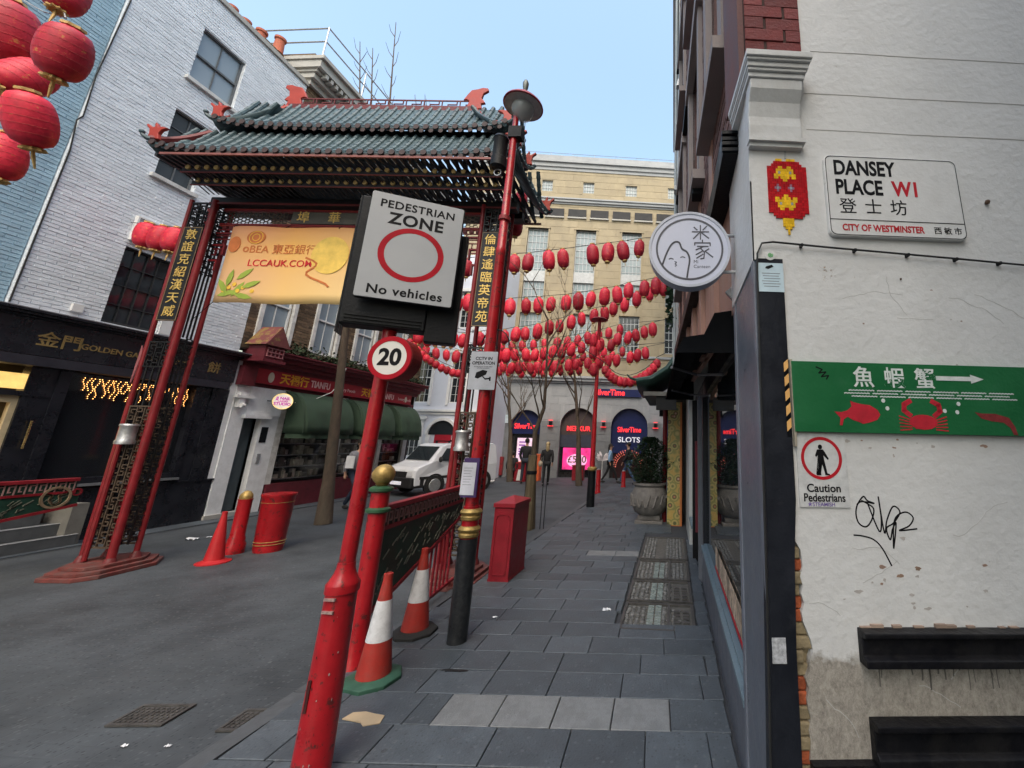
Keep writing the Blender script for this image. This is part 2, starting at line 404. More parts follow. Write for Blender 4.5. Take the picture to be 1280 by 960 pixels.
drain(-2.55,2.76,.26,.2,.1,'small studded cover in the road close beside the red pole foot')
# litter
def blob(F,cx,cy,rx,ry,t,seed,n=14,rough=.25):
    rnd=random.Random(seed); return poly(F,[(cx+rx*math.cos(6.283*k/n)*(1+rnd.uniform(-rough,rough)),cy+ry*math.sin(6.283*k/n)*(1+rnd.uniform(-rough,rough))) for k in range(n)],t)
GF=frame((0,0,.036),(1,0,0),(0,1,0))
card=M('brown_cardboard',(.5,.38,.24),.8,var=.1)
solo('cardboard_scrap','flat torn piece of brown cardboard on the paving beside the red pole','cardboard',poly(GF,[(-1.99,2.76),(-1.86,2.74),(-1.82,2.71),(-1.74,2.74),(-1.76,2.81),(-1.83,2.82),(-1.9,2.835),(-1.97,2.82)],.006),card,(-1.86,2.77,.036))
paper=M('white_litter_paper',(.7,.71,.73),.7,var=.1)
def crumple(x,y,r,lab,seed,z=.034):
    rnd=random.Random(seed); b=B(); n=9
    P=[[Vector((x+(i-3)*r*.4+rnd.uniform(-r,r)*.15,y+(j-2)*r*.4+rnd.uniform(-r,r)*.15,z+rnd.uniform(0,r*.5))) for i in range(7)] for j in range(5)]
    b.sheet(P); solo('paper_litter',lab,'litter',b,paper,(x,y,z),'scraps of litter on the ground')
for k,(px,py,r,lab) in enumerate(((758,768,.035,'crumpled white tissue on the slabs left of the pavement covers'),(618,777,.018,'small white scrap on the paving below the red cabinet'),(240,675,.07,'white crumpled paper on the road near the red traffic cone'),(262,672,.03,'tiny white scrap just right of the crumpled paper by the cone'),(210,934,.012,'pale paper streak on the road below the studded drain'),(155,934,.013,'leftmost pale paper streak on the road below the drain'),(350,888,.018,'small pale scrap on the road left of the red pole'))):
    p=at(px,py,Z=.0); crumple(p.x,p.y,r,lab,k,z=.036 if p.x>-2.4 else .006)
solo('tar_patch','black smear of gum on the paving slabs in front of the nearest cone','stain',blob(GF,-1.62,3.33,.1,.02,.002,5,rough=.5),M('black_tar',(.015,.015,.016),.5),(-1.62,3.33,.036))
# ============================================================ LEFT SIDE (facades on the plane X=-9.5 facing the street)
XL=-9.5
LF=frame((XL,0,0),(0,1,0))      # right = +Y, up = +Z, out = +X
pb_white=M('painted_brick_white',(.72,.76,.80),.6,var=.05,sc=2,isl=.07,bump=.5,bsc=45,dirt=.35,dirtcol=(.42,.46,.5),dsc=1.2,damt=(.5,.75))
pb_blue=M('painted_brick_blue',(.36,.52,.62),.6,var=.06,sc=2,isl=.08,bump=.5,bsc=45,dirt=.3,dirtcol=(.2,.3,.36),dsc=2)
brickbr=M('stock_brick_brown',(.15,.10,.06),.85,var=.2,sc=4,isl=.45,bump=.4,bsc=60,dirt=.5,dirtcol=(.05,.04,.035),dsc=3)
mortar=M('old_mortar',(.2,.18,.15),.9,var=.2)
brickred=M('red_brick',(.2,.045,.03),.8,var=.2,sc=4,isl=.35,orand=.25,bump=.4)
stone=M('portland_stone',(.42,.41,.38),.7,var=.15,sc=2,bump=.2,dirt=.4,dirtcol=(.2,.19,.17),dsc=2)
glassd=GL('dark_window_glass',(.02,.025,.03))
glass=GL('window_glass',(.05,.06,.07),.03)
winwhite=M('sash_white_gloss',(.7,.71,.7),.35,var=.05)
def bricks(parent,F,x0,x1,z0,z1,mat,holes=(),bl=.2,bh=.06,dep=.012,jit=.003,gap=.004,nm='bricks',singles=0,z=0,seed=1):
    """running bond on frame F; each brick a real raised block, joined; the largest few stay single pieces"""
    rnd=random.Random(seed); b=B(); r=0; zz=z0; sing={}
    while zz<z1-.01:
        xx=x0-(bl/2 if r%2 else 0)
        while xx<x1-.005:
            a=max(xx,x0);c=min(xx+bl-gap,x1); mz=zz+bh/2; pcs=[(a,c)]
            for h in holes:
                if h[2]-bh*.5<mz<h[3]+bh*.5:
                    nx=[]
                    for p,q in pcs:
                        if q<=h[0] or p>=h[1]: nx.append((p,q)); continue
                        if p<h[0]: nx.append((p,h[0]))
                        if q>h[1]: nx.append((h[1],q))
                    pcs=nx
            for a,c in pcs:
                if c-a<.02: continue
                d=dep+rnd.uniform(-jit,jit); h1=min(zz+bh-gap,z1); e=.004
                V=[(a,zz,z),(c,zz,z),(c,h1,z),(a,h1,z),(a+e,zz+e,z+d),(c-e,zz+e+rnd.uniform(0,.002),z+d),(c-e,h1-e,z+d+rnd.uniform(-.002,.002)),(a+e,h1-e,z+d)]
                b.add([F@Vector(v) for v in V],[(4,5,6,7),(0,1,5,4),(1,2,6,5),(2,3,7,6),(3,0,4,7)])
            xx+=bl
        zz+=bh; r+=1
    return part(parent,nm,b,mat,kind='stuff')
def wallgrid(F,x0,x1,z0,z1,holes,z=0,th=.3):
    """wall slab with rectangular openings, reveals included"""
    xs=sorted({x0,x1,*[h[0] for h in holes],*[h[1] for h in holes]}); zs=sorted({z0,z1,*[h[2] for h in holes],*[h[3] for h in holes]})
    b=B()
    inside=lambda a,c:any(h[0]<a<h[1] and h[2]<c<h[3] for h in holes)
    for i in range(len(xs)-1):
        for j in range(len(zs)-1):
            if not inside((xs[i]+xs[i+1])/2,(zs[j]+zs[j+1])/2) and xs[i]>=x0 and xs[i+1]<=x1 and zs[j]>=z0 and zs[j+1]<=z1:
                b.add([F@Vector(p) for p in((xs[i],zs[j],z),(xs[i+1],zs[j],z),(xs[i+1],zs[j+1],z),(xs[i],zs[j+1],z))],[(0,1,2,3)])
    for h in holes:
        a,c,d,e=h; d0=z-th
        P=[(a,d),(c,d),(c,e),(a,e)]
        for k in range(4):
            p,q=P[k],P[(k+1)%4]
            b.add([F@Vector(v) for v in((p[0],p[1],z),(q[0],q[1],z),(q[0],q[1],d0),(p[0],p[1],d0))],[(0,1,2,3)])
    # outer ends
    P=[(x0,z0),(x1,z0),(x1,z1),(x0,z1)]
    for k in range(4):
        p,q=P[k],P[(k+1)%4]; b.add([F@Vector(v) for v in((p[0],p[1],z),(q[0],q[1],z),(q[0],q[1],z-th),(p[0],p[1],z-th))],[(3,2,1,0)])
    return b
def window(parent,F,x0,x1,z0,z1,cols=2,rws=2,z=-.09,fr=.035,bar=.014,fmat=None,gmat=None,sash=True,sill=None,label=None):
    fmat=fmat or winwhite; gmat=gmat or glass
    b=B()
    for q in ((x0,x1,z0,z0+fr*1.4),(x0,x1,z1-fr,z1),(x0,x0+fr,z0+fr*1.4,z1-fr),(x1-fr,x1,z0+fr*1.4,z1-fr)): fbox(F,*q,z,z+.04,b)
    if sash: fbox(F,x0+fr,x1-fr,(z0+z1)/2-.02,(z0+z1)/2+.02,z+.0,z+.046,b)
    wd=part(parent,'window',b,fmat,label=label)
    g=B()
    for c in range(1,cols): 
        xm=x0+fr+(x1-x0-2*fr)*c/cols; fbox(F,xm-bar/2,xm+bar/2,z0+fr*1.4,z1-fr,z+.008,z+.03,g)
    for r in range(1,rws):
        zm=z0+(z1-z0)*r/rws
        if sash and abs(zm-(z0+z1)/2)<.02: continue
        fbox(F,x0+fr,x1-fr,zm-bar/2,zm+bar/2,z+.009,z+.028,g)
    if g.v: part(wd,'glazing_bars',g,fmat)
    n=0
    if (x1-x0)>.5 and F is LF:
        for c in range(cols):
            for r in range(rws):
                xa=x0+fr+(x1-x0-2*fr)*c/cols;xb=x0+fr+(x1-x0-2*fr)*(c+1)/cols;za=z0+(z1-z0)*r/rws;zb=z0+(z1-z0)*(r+1)/rws
                part(wd,'pane',fbox(F,xa,xb,za,zb,z-.004,z+.004),gmat)
    else: part(wd,'pane',fbox(F,x0+fr*.5,x1-fr*.5,z0+fr*.5,z1-fr*.5,z-.004,z+.004),gmat)
    if sill:
        part(parent,'window_sill',fbox(F,x0-.06,x1+.06,z0-.07,z0-.002,z+.045,.07),sill)
    return wd
# ---- white painted brick house with the black cake shop
HA=thing('painted_brick_house','white painted brick house with black cake shop front, at the left of the street','building',(XL,6.5,0))
holesA=[(5.93,6.72,8.5,9.7),(5.91,6.5,6.32,7.76),(5.87,6.6,3.5,4.87),(4.91,4.912,3.46,3.461)]
part(HA,'wall',wallgrid(LF,4.915,8.04,3.4,10.5,holesA[:3],z=.002),pb_white)
bricks(HA,LF,4.915,8.04,3.42,10.45,pb_white,holesA[:3])
part(HA,'coping',fbox(LF,4.9,8.05,10.5,10.6,-.35,.05),stone)
part(HA,'side_wall',B().box(XL-6,XL-.33,8.0,8.035,0,10.5).box(XL-6,XL-.33,4.93,4.96,0,10.5),brickbr)
part(HA,'roof',B().box(XL-6,XL-.34,4.97,7.99,10.3,10.45),M('lead_roof',(.1,.1,.105),.6))
darkroom=M('dark_room',(.02,.02,.02),.9)
curt=M('net_curtain',(.35,.38,.4),.8,var=.2)
for a,c,d,e in holesA[:3]: part(HA,'room_behind',fbox(LF,a+.005,c-.005,d,e,-.32,-.305),curt if d>8 else darkroom)
grsash=M('grey_sash_paint',(.12,.13,.14),.5)
window(HA,LF,5.93,6.72,8.5,9.7,2,2,sill=offw,fmat=grsash,gmat=GL('sky_glass',(.25,.3,.34),.03),label='upper sash window reflecting the sky')
window(HA,LF,5.91,6.5,6.32,7.76,2,4,sill=offw,fmat=grsash)
window(HA,LF,5.87,6.6,3.5,4.87,4,4,sill=None,fmat=M('black_steel_frame',(.03,.032,.034),.5),gmat=glassd,sash=False,label='dark multi-paned steel window below the louvre')
part(HA,'render_panel',fbox(LF,6.62,6.78,3.5,5.0,.0,.03),white)
lv=part(HA,'louvre',join(fbox(LF,5.86,6.66,4.98,5.01,.0,.08),fbox(LF,5.86,6.66,5.41,5.44,.0,.08),fbox(LF,5.86,5.885,5.01,5.41,.0,.08),fbox(LF,6.635,6.66,5.01,5.41,.0,.08)),white)
sl_=fbox(LF,5.886,6.634,0,.012,.01,.07).mesh('louvre_slat',white)
for k in range(12): piece(lv,'louvre_slat',sl_,(-.0+XL*0,0,0)) .location=Vector((0,0,5.03+k*.032))-Vector((0,0,0))
for c in kids(lv): c.location=Vector((c.location.x,c.location.y,c.location.z)); 
# pieces of a part are in the part's frame: its origin is the house origin
for c in kids(lv): c.location-=Vector((XL,6.5,0))
cab=M('black_cable',(.02,.02,.02),.6)
part(HA,'cable',B().tube([at(x,y,X=XL+.02) for x,y in((164,0),(150,30),(120,95),(104,145),(96,150))]+[(XL+.02,4.93,6.0),(XL+.02,4.93,3.5)],.01,6),cab)
part(HA,'junction_box',fbox(LF,5.5,5.62,3.56,3.68,0,.05),white)
rub=fbox(LF,0,.26,0,.07,.0,.1).mesh('loose_brick',brickbr)
for k,yy in enumerate((5.12,5.36,5.9,7.3)): piece(HA,'loose_brick',rub,(0,yy-6.5,3.46+.012*k))
# shop front
blk=M('shopfront_black_gloss',(.012,.013,.018),.28,var=.3,sc=4,bump=.05,dirt=.2,dirtcol=(.05,.05,.06),dsc=6,coat=.3)
sf=part(HA,'shop_fascia',join(fbox(LF,4.2,8.05,2.8,3.33,-.1,.06)),blk)
co=B()
for z0,z1,o in((3.33,3.36,.10),(3.36,3.40,.17),(3.40,3.43,.22)): fbox(LF,4.2,8.15,z0,z1,-.1,o,co)
part(HA,'cornice',co,blk)
part(HA,'cornice_flashing',fbox(LF,4.2,8.16,3.432,3.445,-.05,.225),M('grey_lead',(.2,.2,.22),.5))
part(HA,'blind_box',fbox(LF,4.9,7.9,2.64,2.78,-.1,.16),M('blind_box_paint',(.03,.03,.04),.4))
gt=M('dull_gold_letters',(.35,.24,.09),.5,.2,var=.25)
part(sf,'lettering',text('金門',.24,LF@Matrix.Translation((5.5,3.04,.062)),.006,.01),gt)
part(sf,'lettering',text('GOLDEN GATE CAKE SHOP',.125,LF@Matrix.Translation((5.72,3.03,.062)),.006,.012,align='LEFT',sx=.98),gt)
for x_,ch in((5.725,'G'),(6.185,'G'),(6.52,'C')): pass
part(sf,'lettering',text('餅',.24,LF@Matrix.Translation((7.62,3.03,.062)),.006,.01),gt)
# glazing below
holesS=[(5.75,7.4,.98,2.6)]
part(HA,'shop_window_frame',join(fbox(LF,5.62,5.75,.82,2.64,-.1,.05),fbox(LF,5.75,7.5,.9,.99,-.1,.06),fbox(LF,7.42,7.5,.99,2.64,-.1,.05)),blk)
part(HA,'shop_window_pane',fbox(LF,5.75,7.42,.99,2.64,-.06,-.05),GL('shop_glass',(.02,.022,.027),.05,.25))
part(HA,'shop_window_sill',fbox(LF,5.6,7.5,.86,.9,-.1,.1),M('sill_grey',(.16,.17,.18),.4))
part(HA,'stall_riser',join(fbox(LF,6.25,8.14,0,.80,-.15,.03),fbox(LF,6.25,8.16,.80,.83,-.15,.05)),blk)
part(HA,'pilaster',join(fbox(LF,7.5,8.05,.83,2.64,-.1,.02),fbox(LF,7.72,7.95,.83,2.64,.02,.04)),blk)
inter=M('shop_interior',(.06,.05,.045),.8)
part(HA,'shop_interior',join(fbox(LF,4.6,7.6,.1,2.8,-1.25,-1.2),fbox(LF,4.6,7.6,.1,.5,-1.2,-.12)),inter)
warm=M('lit_interior_wall',(.95,.62,.22),.6,emit=.9,bump=0)
part(HA,'lit_door_interior',fbox(LF,4.6,5.34,.3,2.6,-.6,-.58),warm)
parts(HA,'door_frame',(fbox(LF,5.34,5.62,.0,2.64,-.1,.03),fbox(LF,4.5,5.62,2.2,2.27,-.08,.04)),blk)
dr=part(HA,'shop_door',join(fbox(LF,5.02,5.08,.3,2.2,-.06,.0),fbox(LF,5.28,5.34,.3,2.2,-.06,.0),fbox(LF,5.08,5.28,2.1,2.2,-.06,0),fbox(LF,5.08,5.28,.3,.4,-.06,0)),M('cream_door_paint',(.55,.45,.28),.5))
part(dr,'pane',fbox(LF,5.08,5.28,.4,2.1,-.04,-.03),GL('door_glass',(.3,.22,.1),.1,.92))
part(HA,'door_handle',B().tube([LF@Vector((5.5,1.45,.06)),LF@Vector((5.5,1.85,.06))],.012,8),M('brass_handle',(.6,.45,.2),.3,.9))
part(HA,'notice_paper',fbox(LF,5.12,5.27,.98,1.25,.0,.004),paper)
part(HA,'lit_sign_box',fbox(LF,5.0,5.42,2.3,2.52,-.06,.02),M('lit_yellow_sign',(.85,.55,.17),.5,emit=.5,bump=0))
# hanging string lights inside the window
lights=M('warm_led_string',(1,.42,.12),.5,emit=3,bump=0); st=B(); rnd=random.Random(3)
for k in range(27):
    yy=5.95+k*.052+(.06 if k>21 else 0); n=rnd.choice((4,7,9,10,11)); ph=rnd.random()*6
    for j in range(n): st.ball(LF@Vector((yy+.018*math.sin(j*.9+ph),2.56-j*.032,-.035)),.0075,n=4,m=2)
part(HA,'string_lights',st,lights,kind='stuff')
part(HA,'bench_inside',fbox(LF,5.9,7.3,.95,1.0,-.9,-.3),inter)
# streamer hanging on fascia
solo('red_streamer','faded pinkish streamer hanging over the black cake shop fascia','streamer',B().tube([at(x,y,X=-9.2) for x,y in((178,432),(176,445),(170,460),(163,478))],[.008,.03,.022,.01],6),M('faded_pink_cloth',(.3,.1,.11),.8),(-9.2,6.5,3))
# blue neighbour
HB=thing('blue_brick_house','pale blue painted brick house at the left edge of the picture','building',(XL,3.6,0))
part(HB,'wall',fbox(LF,2.4,4.905,3.4,12.5,-.3,-.032),pb_blue); bricks(HB,LF,2.9,4.905,3.42,12.4,pb_blue,z=-.036,seed=4)
part(HB,'shopfront',fbox(LF,2.4,4.2,0,3.4,-.3,0),blk)
# steps
stm=M('step_stone',(.08,.085,.09),.6,var=.2); s=thing('shop_steps','dark stone steps with pale edges leading up to the cake shop door','steps',(XL,5.4,0))
for k in range(3):
    a=.32-k*.14
    part(s,'step',fbox(LF,4.2,6.2-.13*k,.0+.17*k,.17*(k+1),-.2,a),stm,bevel=.006)
    part(s,'nosing',fbox(LF,4.2,6.2-.13*k,.17*(k+1)-.004,.17*(k+1)+.006,a-.03,a+.004),M('pale_nosing',(.35,.36,.37),.5))
part(s,'plinth_block',join(fbox(LF,6.06,6.24,.0,.62,-.2,.3)),M('plinth_concrete',(.16,.155,.14),.7,var=.2))
# ---- brown brick house with the red shop front and awnings
HC=thing('brown_brick_house','brown stock brick house with red fascia and green awnings beyond the cake shop','building',(XL,11,0))
hC=[(8.33,9.02,3.86,5.7),(9.72,10.4,3.86,5.7),(11.1,11.8,3.86,5.7),(12.5,13.2,3.86,5.7),(8.6,9.2,7.3,9.0),(9.9,10.5,7.3,9.0),(11.3,11.9,7.3,9)]
part(HC,'wall',wallgrid(LF,8.06,14.3,3.58,10.6,hC,z=-.018),mortar)
bricks(HC,LF,8.06,14.3,3.6,10.55,brickbr,[(a-.0,b_,c,d+.0) for a,b_,c,d in hC],seed=8,bl=.21,bh=.07)
for h in hC:
    window(HC,LF,*h,2,2,gmat=GL('sky_glass')); part(HC,'window_surround',join(fbox(LF,h[0]-.09,h[0],h[2],h[3],-.02,.05),fbox(LF,h[1],h[1]+.09,h[2],h[3],-.02,.05),fbox(LF,h[0]-.09,h[1]+.09,h[3],h[3]+.16,-.02,.06)),offw)
    part(HC,'room_behind',fbox(LF,h[0],h[1],h[2],h[3],-.33,-.31),curt)
SBX=XL-4
part(HC,'side_wall',B().box(SBX,XL-.31,8.061,8.09,3,10.6).box(SBX,XL-.31,14.27,14.3,0,10.6),brickbr)
cc=B()
for z0,z1,o in((10.55,10.7,.1),(10.7,10.85,.22),(10.85,10.93,.3),(10.93,11.15,.42),(11.15,11.25,.5)):
    cc.box(SBX,XL+o,8.06-o*.45,14.3,z0,z1)
part(HC,'roof_cornice',cc,stone)
md=B()
for k in range(40): md.box(XL+.24,XL+.4,8.1+k*.155,8.17+k*.155,10.8,10.92)
part(HC,'cornice_brackets',md,stone,kind='stuff')
part(HC,'parapet',B().box(SBX,XL+.05,8.0,14.3,11.25,11.5),brickbr)
rl=B(); RX=XL+.38
for yy in (7.9,9.2,10.5,11.8,13.1,14.2): rl.tube([(RX,yy,11.25),(RX,yy,12.2)],.02,6)
for z in (11.75,12.18): rl.tube([(RX,7.9,z),(RX,14.2,z)],.02,6); rl.tube([(RX,7.9,z),(SBX+.5,7.9,z)],.02,6)
part(HC,'roof_railing',rl,galv)
ch=part(HC,'chimney_stack',B().box(-10.95,-10.15,7.4,8.0,10.5,11.15).box(-11.0,-10.1,7.35,8.02,11.15,11.25),brickbr)
pot=M('terracotta_pot',(.36,.1,.055),.75,var=.25)
for x,y in ((-10.85,7.45),(-10.5,7.55),(-10.2,7.75)):
    part(ch,'chimney_pot',B().lathe([(.13,11.25),(.11,11.3),(.095,11.62),(.12,11.64),(.12,11.7),(.09,11.7),(.085,11.5)],(x,y,0),14),pot)
# extra chimney on the white house
c2=part(HA,'chimney_stack',B().box(-10.6,-9.95,6.6,7.2,10.45,10.95),brickbr)
for yy in (6.75,7.05): part(c2,'chimney_pot',B().lathe([(.12,10.95),(.1,11.0),(.085,11.3),(.11,11.32),(.11,11.38),(.08,11.38)],(-10.3,yy,0),14),pot)
# red shop front
rfas=M('red_fascia',(.36,.015,.03),.4,var=.12); mar=M('maroon_woodwork',(.13,.02,.03),.55,var=.3,sc=7)
f=part(HC,'shop_fascia',fbox(LF,8.4,13.9,2.87,3.2,-.02,.1),rfas)
yg=M('yellow_lettering',(.75,.4,.03),.5,bump=0); wl=M('pale_pink_lettering',(.75,.5,.5),.5,bump=0)
for x0 in (9.0,11.55):
    part(f,'lettering',text('天福行',.27,LF@Matrix.Translation((x0,3.03,.102)),.006,.02,align='LEFT',sx=.95),yg)
    part(f,'lettering',text('TIANFU',.24,LF@Matrix.Translation((x0+.83,3.03,.102)),.006,.02,align='LEFT',sx=.72),wl)
    part(f,'lettering',text('Luxury Foods',.12,LF@Matrix.Translation((x0+1.65,3.02,.102)),.005,.01,align='LEFT'),wl)
part(f,'emblem',disc(LF,8.78,3.03,.07,.12,.008,.1),M('cream_emblem',(.65,.6,.5),.5,bump=0))
part(f,'emblem',disc(LF,13.6,3.03,.06,.1,.008,.1),M('cream_emblem',(.65,.6,.5)))
b=B()
for z0,z1,o in((3.2,3.3,.06),(3.3,3.4,.15),(3.4,3.5,.3),(3.5,3.57,.42),(3.57,3.6,.46)): fbox(LF,8.2,14.3,z0,z1,-.1,o,b)
part(HC,'cornice',b,mar)
part(HC,'pilaster_capital',fbox(LF,8.12,8.42,2.78,3.2,-.05,.14),mar)
# ledge plants
mossm=M('ledge_moss',(.03,.045,.022),.9,var=.5,sc=12,isl=.5)
b=B(); rnd=random.Random(5)
for k in range(1500):
    p=LF@Vector((rnd.uniform(8.8,14.2),3.6+abs(rnd.gauss(0,.13)),rnd.uniform(.0,.4))); d=Vector((rnd.uniform(-1,1),rnd.uniform(-1,1),rnd.uniform(-.6,1))).normalized()*.07; e=d.cross(Vector((rnd.random(),rnd.random(),1))).normalized()*.03
    b.add([p,p+d+e,p+d*1.5,p+d-e],[(0,1,2,3)])
part(HC,'ledge_planting',b,mossm,kind='stuff')
# lantern house on the ledge
t=thing('roofed_lantern_box','maroon roofed wooden lantern box standing on the shop cornice','lantern box',(XL+.35,8.3,3.45))
part(t,'box',fbox(LF,8.14,8.58,3.36,3.66,.1,.5),mar); part(t,'base_moulding',fbox(LF,8.1,8.62,3.3,3.36,.06,.54),mar)
lt=B()
for k in range(5): fbox(LF,8.18+k*.09,8.2+k*.09,3.42,3.62,.5,.515,lt)
for k in range(3): fbox(LF,8.18,8.56,3.42+k*.09,3.44+k*.09,.515,.525,lt)
part(t,'fretwork',lt,M('fret_pale',(.3,.12,.13),.6))
part(t,'roof',B().prism([LF@Vector((8.06,3.68,.04)),LF@Vector((8.06,3.68,.58)),LF@Vector((8.2,4.12,.5)),LF@Vector((8.2,4.12,.1))],(0,.0,0)) if 0 else poly(frame((XL+.06,0,0),(0,1,0)),[(8.06,3.67),(8.66,3.67),(8.6,3.74),(8.36,4.14),(8.12,3.74)],.5),M('mossy_red_roof',(.17,.05,.05),.8,var=.3,dirt=.8,dirtcol=(.25,.19,.05),dsc=7,damt=(.5,.58)))
# street level of the brown house
frw=M('frontage_white',(.8,.81,.82),.5,var=.06,dirt=.25,dirtcol=(.45,.45,.44),dsc=5)
part(HC,'door_surround',join(fbox(LF,8.16,8.45,.0,2.78,-.1,.04),fbox(LF,8.45,9.25,2.15,2.78,-.1,.05),fbox(LF,8.4,9.0,2.08,2.15,-.1,.12),fbox(LF,8.85,9.25,.0,2.15,-.1,.03),fbox(LF,8.12,8.5,2.5,2.56,.05,.14)),frw)
part(HC,'door',fbox(LF,8.47,8.83,.0,2.06,-.2,-.14),M('grey_door',(.06,.08,.09),.5)); part(HC,'door_step',fbox(LF,8.12,8.85,0,.1,-.1,.08),stone)
part(HC,'black_notice',fbox(LF,8.9,9.05,1.55,1.9,.03,.04),black); part(HC,'entry_phone',fbox(LF,8.93,9.0,1.1,1.3,.03,.05),galv)
part(HC,'scroll_bracket',join(fbox(LF,8.2,8.32,2.3,2.62,.04,.12),B().lathe([(.0,-.03),(.05,-.03),(.05,.03),(0,.03)],LF@Vector((8.26,2.34,.14)),12,ax='y')),frw)
part(HC,'stall_riser',fbox(LF,9.3,14.1,0,.6,-.05,.05),mar)
parts(HC,'shop_post',(fbox(LF,9.25,9.4,.6,2.8,-.05,.03),fbox(LF,10.95,11.2,.6,2.8,-.05,.03),fbox(LF,12.7,12.85,.6,2.8,-.05,.03),fbox(LF,13.9,14.1,0.6,2.8,-.05,.03)),offw)
goods=M('window_goods',(.5,.47,.4),.7,isl=.8,var=.3,sc=12); b=B(); rnd=random.Random(9)
for k in range(230):
    y0=rnd.uniform(9.45,13.8); z=.7+.28*rnd.randint(0,4); wd=rnd.uniform(.05,.16); h=rnd.uniform(.08,.24)
    if 10.9<y0<11.2: continue
    dp=rnd.uniform(-.35,-.18); fbox(LF,y0,y0+wd,z,z+h,dp,dp+.08,b)
part(HC,'goods_on_shelves',b,goods,kind='stuff')
sh=B()
for k in range(5): fbox(LF,9.4,13.9,.67+k*.28,.69+k*.28,-.42,-.12,sh)
part(HC,'shelves',sh,galv); part(HC,'shop_interior',fbox(LF,9.3,14,.6,2.8,-.5,-.48),inter)
for a,c in((9.4,10.95),(11.2,12.7),(12.85,13.9)): part(HC,'shop_window_pane',fbox(LF,a,c,.6,2.75,-.06,-.05),GL('clear_shop_glass',(.03,.035,.04),.04,.8))
awn=M('dark_green_canvas',(.03,.055,.035),.75,var=.25,sc=3,bump=.3,bsc=25)
def awning(y0,y1,lab):
    t=thing('green_awning',lab,'awning',(XL,(y0+y1)/2,2.7),group='green canopies along the red shopfront')
    n=9; P=[]
    for i in range(n+1):
        a=math.pi/2*i/n; P.append((.05+.62*math.sin(a),2.78-1.0*(1-math.cos(a))))
    g=B()
    rows_=[]
    for j in range(13):
        u=j/12; wob=.015*math.cos(u*math.pi*8)
        end=min(1,min(u,1-u)/.12); k=math.sqrt(max(0,1-(1-end)**2))
        rows_.append([LF@Vector((y0+(y1-y0)*u,z-(0),.03+(x+wob*(x/.6))*(.25+.75*k))) for x,z in P])
    g.sheet(rows_); g.v=[v for v in g.v]
    c=part(t,'canopy',g,awn)
    so_=c.modifiers.new('thick','SOLIDIFY'); so_.thickness=.008
    vl=B(); 
    vl.sheet([[LF@Vector((y0+.04+(y1-y0-.08)*j/24,z,.67*(.35+.65*min(1,math.sqrt(min(j,24-j)/3)))+.01*math.sin(j*2))) for j in range(25)] for z in (1.78,1.66)])
    part(t,'valance',vl,awn)
    rb=B()
    for u in(.05,.95): rb.tube([LF@Vector((y0+(y1-y0)*u,z,.02+x*.9)) for x,z in P],.01,5)
    part(t,'ribs',rb,awn)
awning(9.25,10.95,'nearest green barrel awning, beside the round neon sign'); awning(11.1,12.65,'middle green barrel awning behind the street tree'); awning(12.75,14.0,'farthest green barrel awning by the white van')
part(HA,'interior_shell',B().box(XL-2.2,XL-2.1,4.2,8.05,0,3.4).box(XL-2.1,XL-.3,4.2,8.05,3.3,3.39).box(XL-2.1,XL-.12,8.0,8.045,0,3.4),inter)
part(HC,'interior_shell',B().box(XL-2.2,XL-2.1,8.06,14.25,0,3.5).box(XL-2.1,XL-.02,8.1,14.25,3.4,3.5).box(XL-2.1,XL-.01,14.2,14.25,0,3.5),inter)
part(HC,'window_head',fbox(LF,8.1,14.2,2.75,2.9,-.2,.0),mar); part(HC,'corner_pilaster',fbox(LF,8.052,8.165,0,3.3,-.2,.02),M('frontage_white',(.8,.8,.8)))
# round neon sign
NF=frame((XL+.28,8.98,2.5),(1,.25,0)); t=thing('round_neon_sign','round lit shop sign with magenta writing on the white door surround','sign',(XL+.28,8.98,2.5))
NF=frame((XL+.3,8.98,2.5),(.55,.84,0))
part(t,'drum',disc(NF,0,0,.19,.19,.07,-.035),galv); part(t,'face',disc(NF,0,0,.18,.18,.004,.036),M('lit_white_acrylic',(1,.9,.8),.4,emit=.14,bump=0))
part(t,'rim_light',ringf(NF,0,0,.165,.185,.006,.036),M('lit_yellow_rim',(1,.75,.3),.4,emit=.3,bump=0))
mg=M('magenta_lettering',(.6,.02,.45),.4,emit=.12,bump=0)
part(t,'lettering',text('JJ NAIL',.085,NF@Matrix.Translation((0,.065,.044)),.002,.03),mg); part(t,'lettering',text('LASHES',.055,NF@Matrix.Translation((0,0,.044)),.002,.02),mg); part(t,'lettering',text('STUDIO',.085,NF@Matrix.Translation((0,-.065,.044)),.002,.03),mg)
part(t,'bracket',B().tube([(XL,8.85,2.5),(XL+.28,8.95,2.5)],.012,6),black)
part(HC,'sagging_wire',B().tube([LF@Vector(p) for p in((10.4,3.56,.47),(10.35,3.2,.5),(10.1,2.85,.45),(9.7,2.6,.35),(9.3,2.5,.3))],.008,5),M('white_cable',(.6,.6,.58),.5))
